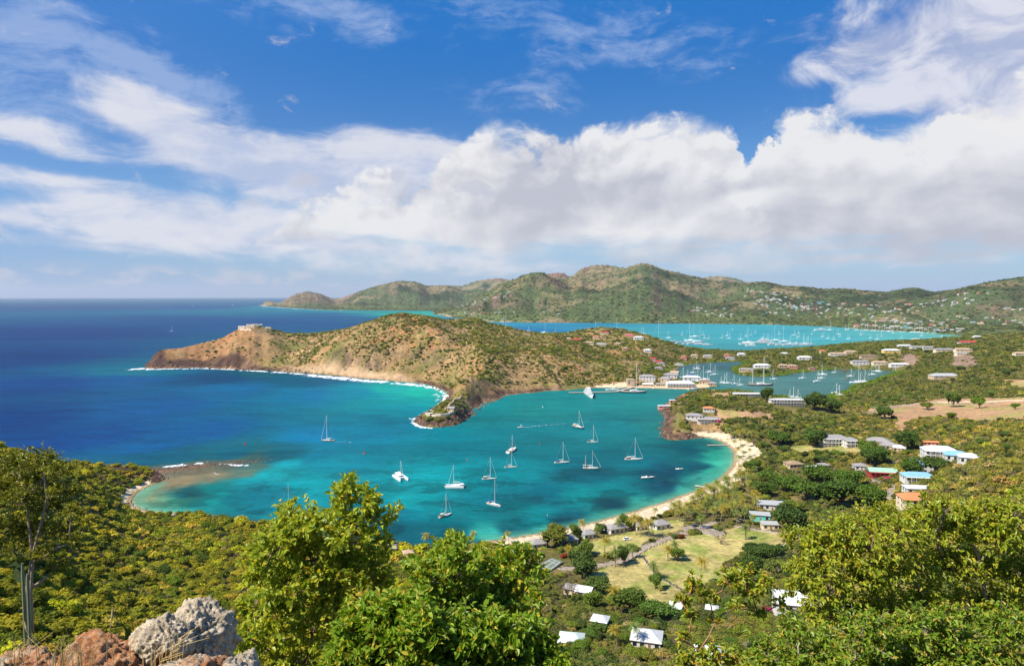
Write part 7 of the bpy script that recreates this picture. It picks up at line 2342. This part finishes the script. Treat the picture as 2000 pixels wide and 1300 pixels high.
def leaves_mesh(C, T, N_, s, wid, r, curl=.25):
    """folded pointed leaves: centres C, directions T, normals N_, length s"""
    n = len(C); B = unit(np.cross(N_, T)); N2 = np.cross(T, B)
    s = s[:, None]; w = s * wid
    base = C; tip = C + T * s - N2 * s * curl
    m1 = C + T * s * .36; m2 = C + T * s * .72 - N2 * s * curl * .35
    f = .16 * s
    L1 = m1 + B * w + N2 * f; L2 = m2 + B * w * .72 + N2 * f * .6; R1 = m1 - B * w + N2 * f; R2 = m2 - B * w * .72 + N2 * f * .6
    V = np.stack([base, L1, L2, tip, R2, R1], 1).reshape(-1, 3)
    k = np.arange(n)[:, None] * 6
    Q = np.concatenate([k + [0, 1, 2, 3], k + [0, 3, 4, 5]], 0)
    return V, Q


def near_tree(name, lobes, dist, root, label, spine=None, leaf=.075, wid=.30, dens=.38, colA=(.16, .24, .02), colB=(.30, .34, .04), colC=(.42, .28, .03), seed=1, depth=1.0, twigr=.006, droop=0.0, per=11, trunkr=.05, cat='tree', barkc=None, trans=.35, dvar=.25, stretch=1.0):
    r = np.random.RandomState(seed); t = empty(name, root)
    k = dist / F; R0 = np.array(root)
    nodes = [np.array([0., 0, 0])]; br = MB()
    LC, LT, LN, LS = [], [], [], []
    cents = []
    for (u, v, rp) in lobes:
        dd = dist + r.randn() * dvar * dist * .08 * depth
        cents.append((np.array(D(u, v, dd)) - R0, rp * dist / F))
    order = sorted(range(len(cents)), key=lambda i: cents[i][0][2])
    for sp_ in (spine or []):
        P_ = [np.array(D(u, v, dist)) - R0 for u, v in sp_]
        P_ = [np.array([P_[0][0], P_[0][1], min(P_[0][2], -.3)])] + P_
        br.tube(P_, [trunkr] + [trunkr * (1 - .75 * i / len(P_)) for i in range(len(P_))], 7); nodes += P_[1:]
    for i in order:
        c, rad = cents[i]
        best = min(nodes, key=lambda q: np.linalg.norm(q - c) + 1.2 * max(0, q[2] - c[2]) + .15 * np.linalg.norm(q))
        mid = (best + c) / 2 + r.randn(3) * .06 * np.linalg.norm(c - best)
        L_ = np.linalg.norm(c)
        r1 = max(twigr * 1.6, trunkr * (1 - L_ / (1e-6 + max(np.linalg.norm(q[0]) for q in cents) * 1.12)))
        r0 = max(r1 * 1.25, trunkr if best is nodes[0] else r1)
        br.tube([best, mid, c], [r0, (r0 + r1) / 2, r1], 6)
        nodes += [mid, c]
        nt = max(4, int(dens * (rad / k) ** 2 / per))
        d = unit(r.randn(nt, 3)); d[:, 2] = np.where(d[:, 2] < -.2, -d[:, 2] * .6, d[:, 2]); d = unit(d)
        rad3 = rad * (.80 + .45 * r.rand(nt)) * (1 + .35 * np.sin(d[:, 0] * 6 + i) * np.cos(d[:, 2] * 5 + i))
        tip = c + d * rad3[:, None] * np.array([1, 1, stretch])
        st_ = c + d * rad3[:, None] * (.30 + .25 * r.rand(nt))[:, None]
        for q in range(nt):
            if q % 2 == 0: br.tube([c + d[q] * .02, st_[q], tip[q]], [twigr * .9, twigr * .7, twigr * .35], 3, False)
            m = per + r.randint(-3, 4); ts = np.linspace(.05, 1, m)[:, None]
            p = st_[q] + (tip[q] - st_[q]) * ts
            dirv = unit(tip[q] - st_[q])
            side = unit(np.cross(dirv, r.randn(3)))
            sg = np.where(np.arange(m) % 2 == 0, 1, -1)[:, None]
            T = unit(dirv * .7 + sg * side * .9 + r.randn(m, 3) * .38 + np.array([0, 0, .18 - droop]))
            Nn = unit(np.array([0, 0, 1.0]) + d[q] * .4 + r.randn(m, 3) * .45)
            LC.append(p + r.randn(m, 3) * leaf * .15); LT.append(T); LN.append(Nn); LS.append(leaf * (.6 + .6 * r.rand(m)) * (1.1 - .25 * ts[:, 0]))
    V, Q = leaves_mesh(np.concatenate(LC), np.concatenate(LT), np.concatenate(LN), np.concatenate(LS), wid, r)
    mt = leaf_mat(name + '_leaves', colA, colB, trans, .45, False, .35, colC)
    br.build('trunk', barkc or BARK, t, True)
    link('crown', mesh_parts('crown', [(V, Q, 0)], [mt], False), t)
    print(name, len(Q) // 2)
    return tag(t, label, cat)


def gz(x, y): return (x, y, float(H(x, y)) - .1)


NB = paint('near_bark', (160, 140, 118), .9, .1, .2, 8.0, 0, .3)
x, y, _ = PD(628, 1290, 9.0)
near_tree('tree', [(690, 958, 34), (672, 985, 36), (722, 980, 26), (735, 1018, 42), (662, 1026, 46), (694, 1060, 48), (604, 1032, 46), (572, 1008, 26), (560, 1050, 52), (528, 1085, 42), (610, 1095, 62), (740, 1075, 34), (668, 1110, 56), (520, 1130, 46),
                   (576, 1150, 60), (640, 1170, 54), (715, 1130, 44), (498, 1185, 36), (545, 1210, 54), (610, 1235, 56), (680, 1215, 44), (520, 1265, 48), (590, 1300, 60), (480, 1240, 22), (560, 990, 18), (735, 1145, 40)],
          9.0, gz(x, y), 'tall bright yellow-green tree in the foreground, its top sprig rising against the bay', leaf=.092, dens=.20, colA=(.20, .30, .018), colB=(.54, .58, .06), colC=(.66, .56, .05), seed=4, trans=.45, barkc=NB, trunkr=.045)
x, y, _ = PD(900, 1300, 8.0)
near_tree('tree', [(888, 1066, 30), (866, 1092, 40), (905, 1100, 44), (820, 1108, 28), (838, 1138, 44), (945, 1110, 40), (990, 1098, 38), (1028, 1092, 30), (1010, 1130, 46), (955, 1150, 52), (895, 1150, 54), (1050, 1118, 24),
                   (860, 1190, 52), (920, 1205, 56), (985, 1195, 52), (1035, 1180, 30)],
          8.6, gz(x, y), 'rounded bright green tree right of centre with dark shaded hollows', leaf=.088, wid=.27, trans=.42, dens=.24, colA=(.14, .26, .014), colB=(.38, .48, .04), colC=(.60, .48, .05), seed=8, barkc=NB, depth=1.4)
x, y, _ = PD(800, 1330, 6.5)
near_tree('shrub', [(690, 1228, 44), (735, 1200, 42), (780, 1195, 44), (760, 1250, 62), (690, 1285, 56), (830, 1230, 56), (830, 1290, 66), (905, 1255, 60), (905, 1310, 66), (975, 1250, 58), (985, 1305, 62), (1045, 1262, 44), (1060, 1310, 48), (750, 1315, 66), (1092, 1290, 26), (650, 1310, 40)],
          6.6, gz(x, y), 'dense glossy green shrub spreading along the lower centre edge', leaf=.084, wid=.24, trans=.42, dens=.27, colA=(.14, .27, .014), colB=(.36, .48, .04), colC=(.60, .50, .06), seed=15, barkc=NB, cat='shrub', depth=1.2)
x, y, _ = PD(1760, 1330, 14.0)
near_tree('tree', [(1556, 1050, 26), (1590, 1068, 38), (1640, 1050, 40), (1690, 1028, 40), (1726, 1012, 32), (1640, 1100, 50), (1575, 1112, 40), (1700, 1075, 50), (1760, 1050, 46), (1800, 1010, 36), (1842, 1000, 34), (1830, 1050, 48), (1890, 1040, 46),
                   (1935, 1010, 40), (1980, 1010, 42), (1950, 1060, 52), (2010, 1070, 56), (1560, 1150, 28), (1620, 1155, 46), (1700, 1140, 56), (1770, 1120, 56), (1850, 1110, 58), (1920, 1125, 56), (1990, 1130, 56), (1660, 1200, 54),
                   (1730, 1200, 56), (1810, 1190, 58), (1890, 1195, 60), (1970, 1200, 60), (1600, 1210, 40), (2040, 1180, 60), (1795, 972, 12), (1985, 968, 14), (1960, 980, 10), (2050, 1120, 60)],
          14.0, gz(x, y), 'wide spreading yellow-green tree filling the lower right of the view', leaf=.115, wid=.24, dens=.30, colA=(.20, .27, .018), colB=(.44, .47, .035), colC=(.52, .42, .04), seed=23, droop=.45, trunkr=.11, barkc=NB, depth=1.2)
x, y, _ = PD(1780, 1330, 10.0)
near_tree('tree', [(1555, 1240, 34), (1500, 1285, 44), (1620, 1272, 44), (1680, 1245, 50), (1755, 1275, 52), (1810, 1238, 50), (1880, 1275, 60), (1950, 1240, 54), (2030, 1250, 60), (1715, 1215, 22), (1845, 1205, 26), (1560, 1310, 50), (1640, 1320, 56), (1720, 1320, 60), (1800, 1320, 60), (1880, 1320, 60), (1960, 1320, 60)],
          10.5, gz(x, y), 'greener leafy crown along the bottom right edge beneath the wide tree', leaf=.095, wid=.24, dens=.30, colA=(.13, .23, .015), colB=(.30, .40, .035), colC=(.52, .40, .06), seed=29, droop=.2, barkc=paint('pale_bark', (178, 162, 142), .9, .1, .2, 6, 0, .3), trunkr=.07)
x, y, _ = PD(1400, 1330, 11.0)
near_tree('tree', [(1330, 1175, 18), (1352, 1150, 22), (1385, 1165, 18), (1420, 1140, 26), (1450, 1128, 22), (1468, 1160, 24), (1500, 1148, 24), (1440, 1185, 14), (1350, 1205, 14), (1480, 1195, 16), (1520, 1180, 16), (1396, 1215, 10), (1335, 1250, 16), (1385, 1290, 34), (1345, 1300, 30), (1440, 1295, 24)],
          11.0, gz(x, y), 'thin leaning tree with forked reddish branches and sparse leaves at lower right of centre', leaf=.095, wid=.28, dens=.26, colA=(.20, .28, .018), colB=(.40, .42, .035), colC=(.62, .40, .04), seed=31, droop=.2, barkc=paint('reddish_bark', (164, 120, 92), .9, .1, .2, 6, 0, .3), trunkr=.035)
x, y, _ = PD(62, 1210, 20.0)
near_tree('tree', [(64, 880, 10), (40, 905, 30), (80, 900, 30), (115, 925, 30), (20, 935, 34), (70, 945, 42), (125, 965, 32), (30, 985, 40), (95, 995, 42), (140, 1005, 22), (10, 1035, 36), (60, 1040, 40), (120, 1040, 32), (140, 1060, 18), (30, 1075, 24), (90, 1085, 26), (112, 1110, 24), (0, 900, 26), (-20, 960, 40), (-10, 1070, 20)],
          20.0, (x, y, PD(62, 1215, 20.0)[2]), 'slender tree with airy dark olive crown at the left edge', leaf=.10, wid=.28, dens=.62, colA=(.10, .13, .012), colB=(.26, .27, .028), colC=(.50, .46, .04), seed=37, spine=[[(62, 1205), (60, 1150), (64, 1095), (58, 1040), (52, 985), (42, 940)], [(50, 1210), (52, 1150), (62, 1090), (78, 1030), (92, 970), (84, 920), (68, 885)]], trunkr=.05, depth=1.2, barkc=NB)
for u, h_, lb in [(48, 118, 'taller grey-green cactus column beside the slender left tree'), (57, 96, 'shorter grey-green cactus column beside the slender left tree')]:
    x, y, z = PD(u, 1212, 18.5); t = MB(); hm = h_ * 18.5 / F
    secs = []
    for j, zz_ in enumerate(np.linspace(0, 1, 8)):
        rr_ = .036 * (1 if zz_ < .9 else .6)
        secs.append([(rr_ * (1 + .22 * (k_ % 2)) * cos(k_ * pi / 7), rr_ * (1 + .22 * (k_ % 2)) * sin(k_ * pi / 7), zz_ * hm - (.9 if j == 0 else 0)) for k_ in range(14)])
    t.loft(secs, True, True); o = t.build('cactus', paint('cactus_skin', (128, 132, 100), .7, .2, .15)); o.location = (x, y, z); tag(o, lb, 'cactus')
# shrubs on the brow of the slope that hide the ground under the viewpoint
BR = [(120, 1200, 16, 60), (200, 1170, 20, 70), (290, 1150, 24, 70), (20, 1250, 14, 70), (90, 1290, 11, 70), (420, 1230, 20, 70), (230, 1235, 13, 50), (1130, 1290, 22, 50), (1180, 1300, 18, 50)]
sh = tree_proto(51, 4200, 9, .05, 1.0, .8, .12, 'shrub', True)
for i, (u, v, dd, rp) in enumerate(BR):
    t = sh if i == 0 else copy_tree(sh)
    x, y, z = PD(u, v, dd); k = dd / F
    zz_ = float(H(x, y)); hgt = rp * k * 1.1
    t.location = (x, y, max(zz_, zz_) - .1); t.scale = (rp * k, rp * k, hgt); t.rotation_euler = (0, 0, i * 1.3)
    colour_crown(t, [(1.5, 1.35, .7), (1.2, 1.3, .6), (1.8, 1.5, .9)][i % 3])
    tag(t, ['olive shrub at the foot of the slender left tree', 'olive shrub between the slender left tree and the pale boulder', 'olive shrub behind the pale boulder', 'dark olive shrub at the left edge below the slender tree', 'olive shrub rising behind the rust red rock', 'yellowish shrub between the boulder and the tall bright tree', 'low olive shrub above the cream rock', 'olive shrub at the lower edge right of the glossy shrub', 'yellowish shrub left of the thin leaning tree'][i], 'shrub', 'shrubs on the brow of the slope')
# dry grass stalks and tufts by the rocks
STR = paint('dry_straw', (206, 178, 116), .8, .2, .12, 20)
r = np.random.RandomState(9)
st_specs = [(232, 1315, 3.6, 130, .06), (70, 1310, 3.4, 95, -.03), (300, 1300, 3.9, 60, .04), (20, 1300, 3.8, 70, .05), (340, 1205 + 60, 4.0, 40, .02), (150, 1300, 3.7, 60, -.02), (110, 1300, 3.5, 70, .03)]
for i, (u, v, dd, hp, ln_) in enumerate(st_specs):
    b = MB(); k = dd / F; x, y, z = PD(u, v, dd); hm = hp * k
    for j in range(3 if hp > 90 else 16):
        a = r.rand() * 6.28; o_ = r.randn(2) * .025; l_ = (ln_ + .05 * r.randn()) * (1 if hp > 90 else 1.4); f = .55 + .45 * r.rand() if j else 1
        b.tube([(o_[0], o_[1], -.2), (o_[0] + l_ * .4, o_[1], hm * .5 * f), (o_[0] + l_ * 1.2 + .02 * cos(a), o_[1] + .02 * sin(a), hm * f)], [.0022, .0018, .0009], 4, False)
        if hp > 90 and j == 0: b.tube([(o_[0] + l_ * 1.0, o_[1], hm * .72), (o_[0] + l_ * 1.15, o_[1], hm * .86), (o_[0] + l_ * 1.25, o_[1], hm * 1.0)], [.002, .007, .002], 5)
    o = b.build('grass_tuft', STR); o.location = (x, y, z)
    tag(o, ['tall dry straw stalk rising in front of the rust red rock', 'dry straw stalk in the bottom left corner', 'straw tuft before the cream rock', 'straw tuft at the far left edge', 'small straw tuft on top of the grey boulder side', 'straw tuft beside the rust red rock', 'straw tuft between the left stalk and the rust red rock'][i], 'grass')


# ------------------------------------------------------------------ the scrub (stuff)
def tint_of(x, y, n):
    zr = np.hypot(x, y)
    t = np.ones((n, 3)) * [1.0, 1.0, 1.0]
    a_ = fbm(x, y, 35, 3, .6, 7); b_ = fbm(x, y, 14, 2, .6, 71)
    v = rs.rand(n)
    t *= (0.84 + 0.50 * v)[:, None]
    # yellower and greener patches
    t = t * (1 + np.clip(a_, -.5, .5)[:, None] * np.array([0.55, 0.25, -0.2]))
    t = t * (1 + np.clip(b_, -.5, .5)[:, None] * np.array([0.45, 0.35, 0.1]))
    dark = rs.rand(n) < 0.24
    t[dark] *= [0.50, 0.62, 0.70]
    dry = rs.rand(n) < 0.14
    t[dry] *= [1.75, 1.35, 2.3]
    left = (zr < 650) & (x < 0.02 * y)
    t[left] *= [1.70, 1.50, 0.60]
    lime = rs.rand(n) < 0.15
    t[lime] *= [1.25, 1.35, .9]
    rightdry = (x > 0.48 * y) & (zr > 250) & (zr < 900)
    t[rightdry] *= [1.45, 1.25, 1.25]
    hd = (gridval(arid, x, y) > 0.5)
    t[hd] *= [1.12, 1.12, 1.0]
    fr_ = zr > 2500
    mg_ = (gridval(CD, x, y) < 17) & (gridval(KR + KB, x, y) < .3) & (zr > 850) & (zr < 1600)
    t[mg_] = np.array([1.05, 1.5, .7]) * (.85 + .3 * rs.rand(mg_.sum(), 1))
    t[fr_] *= [1.02, 1.10, 1.6]  # cooler, bluer tint: distance haze put into the leaf colour
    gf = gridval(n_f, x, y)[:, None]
    t = np.where(fr_[:, None], t * (1 - 0.42 * sstep(gf, -.05, .2)), t)  # far woods darkened in the same patches, cloud shadow put into the tint
    return np.clip(t, 0.1, 3.5)


def make_scrub(name, label, r0, r1, sp, s0, s1, protos, bare, dens=1.0, zs=0.85, amin=-44, amax=43):
    x, y = grid_points(r0, r1, sp, amin, amax)
    d = gridval(DEN, x, y)
    m = (rs.rand(len(x)) < d * dens) & (~in_poly(x, y, FX, FY))
    x, y = x[m], y[m]
    ok = np.ones(len(x), bool)
    for cx, cy, cr in clear:
        ok &= (x - cx) ** 2 + (y - cy) ** 2 > cr * cr
    x, y = x[ok], y[ok]
    n = len(x)
    z = H(x, y)
    s = s0 + (s1 - s0) * rs.rand(n) ** 2.2
    s *= 1 + 0.5 * np.clip(fbm(x, y, 50, 2, .5, 3), -.6, .6)
    hzs = zs * (0.8 + 0.5 * rs.rand(n))
    sc = np.stack([s * (0.85 + .3 * rs.rand(n)), s * (0.85 + .3 * rs.rand(n)), s * hzs], 1)
    rt = np.zeros((n, 3)); rt[:, 2] = rs.rand(n) * 2 * pi
    np_ = len(protos)
    ix = rs.randint(0, np_ - (1 if bare else 0), n)
    if bare:
        ix[rs.rand(n) < 0.12] = np_ - 1
    P = np.stack([x, y, z - 0.12 * s], 1)
    print(name, n)
    return scatter(name, label, P, sc, rt, ix, tint_of(x, y, n), protos)


pn_ = [proto('p', 900, 7, 1, 0.13, ICO2), proto('p', 900, 6, 2, 0.12, ICO2, 0.95), proto('p', 900, 8, 3, 0.14, ICO2, 0.7), proto('p', 1000, 9, 4, 0.11, ICO2, 1.1), bare_proto('p', 5, 90)]
make_scrub('scrub', 'dense olive green scrub covering the slope below the viewpoint', 28, 330, 2.3, 0.9, 3.2, pn_, True, 1.0, 0.85)
pm_ = [proto('p', 300, 5, 11, 0.22), proto('p', 300, 6, 12, 0.20, ICO1, .95), proto('p', 300, 7, 13, 0.22, ICO1, 0.7), proto('p', 320, 5, 14, 0.20, ICO1, 1.1), bare_proto('p', 15, 50)]
make_scrub('scrub', 'mixed green and grey scrub across the valley and low hills round the bay', 330, 780, 3.3, 1.3, 4.2, pm_, True, 0.95, 0.85)
pf_ = [proto('p', 90, 4, 21, 0.36), proto('p', 90, 5, 22, 0.34, ICO1, .95), proto('p', 90, 6, 23, 0.36, ICO1, 0.7)]
make_scrub('scrub', 'scattered dark green bushes on the tan headland and land round the inner harbour', 780, 1500, 4.3, 1.2, 4.2, pf_, False, 0.92, 0.68)
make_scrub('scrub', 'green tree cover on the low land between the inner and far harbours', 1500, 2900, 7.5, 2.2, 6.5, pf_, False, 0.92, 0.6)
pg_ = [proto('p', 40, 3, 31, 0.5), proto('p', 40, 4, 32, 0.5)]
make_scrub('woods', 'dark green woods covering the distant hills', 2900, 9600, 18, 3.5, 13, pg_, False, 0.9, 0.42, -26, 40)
print('tris leaf')

# ------------------------------------------------------------------ loose rocks of the reef and the surf line (stuff)
def rock_proto(seed):
    r = np.random.RandomState(seed); V, T = ICO2
    V = V * (1 + .35 * r.rand(len(V), 1) - .15) * [1, .8, .6]
    me = mesh_parts('p', [(V, T, 0)], [M_WETROCK], False)
    return bpy.data.objects.new('p', me)


M_WETROCK, N, out = new_mat('wet_rock')
t = N.node('ShaderNodeAttribute', attribute_type='INSTANCER', attribute_name='tint')
bsdf(N, out, N.mix(1.0, (0.11, 0.075, 0.055, 1), t.outputs['Color'], 'MULTIPLY'), 0.8, 0.25)
lines = [([(256, 920), (300, 917), (350, 912), (400, 908), (440, 906), (480, 903), (515, 899)], 5.5, 1100, .55), ([(285, 940), (330, 928), (380, 922), (430, 915)], 6, 260, .5),
         ([(282, 718), (350, 718), (440, 720), (545, 725), (610, 729)], 6, 260, 2.2), ([(620, 731), (711, 741), (786, 746), (850, 756)], 5, 120, 1.2), ([(850, 757), (876, 770), (866, 788), (836, 806), (812, 822), (840, 834), (890, 830), (922, 808), (940, 792), (994, 771)], 3.2, 420, 1.5),
         ([(1286, 795), (1303, 818), (1293, 840), (1304, 858), (1340, 858), (1372, 854)], 2.6, 300, 1.3), ([(258, 975), (262, 986), (290, 996), (330, 1001)], 1.6, 60, .5), ([(322, 934), (312, 925), (290, 919)], 3, 70, .7)]
X, Y, S_c = [], [], []
for pl, wd, n, sz in lines:
    q = np.array([W(u, v)[:2] for u, v in pl]); L = np.concatenate([[0], np.cumsum(np.hypot(*np.diff(q, axis=0).T))]); s = rs.rand(n) * L[-1]
    X.append(np.interp(s, L, q[:, 0]) + rs.randn(n) * wd); Y.append(np.interp(s, L, q[:, 1]) + rs.randn(n) * wd); S_c.append(sz * (.35 + 1.1 * rs.rand(n) ** 2))
X, Y, S_c = map(np.concatenate, (X, Y, S_c)); n = len(X); Z = np.maximum(H(X, Y), -.12)
tn = np.ones((n, 3)) * (.6 + 1.5 * rs.rand(n, 1)) * np.array([1, .95, .9])
scatter('rocks', 'loose dark rocks strewn along the reef and the surf line', np.stack([X, Y, Z], 1), S_c[:, None] * (.7 + .6 * rs.rand(n, 3)), rs.rand(n, 3) * 6.28, rs.randint(0, 3, n), tn, [rock_proto(1), rock_proto(2), rock_proto(3)], 'rocks')

# ------------------------------------------------------------------ haze
bm = bmesh.new(); bmesh.ops.create_cube(bm, size=1)
me = bpy.data.meshes.new('haze'); bm.to_mesh(me); bm.free()
hz_o = link('haze', me, loc=(-1000, 21000, 310)); hz_o.scale = (96000, 48000, 640)
mh, N, out = new_mat('haze')
vol = N.node('ShaderNodeVolumePrincipled')
vol.inputs['Color'].default_value = (0.86, 0.91, 1.0, 1); vol.inputs['Density'].default_value = 0.000023; vol.inputs['Anisotropy'].default_value = 0.2
N.l.new(vol.outputs[0], out.inputs['Volume'])
me.materials.append(mh); mh.cycles.homogeneous_volume = True
tag(hz_o, 'thin pale blue sea air fading the distant hills', 'haze', kind='stuff')
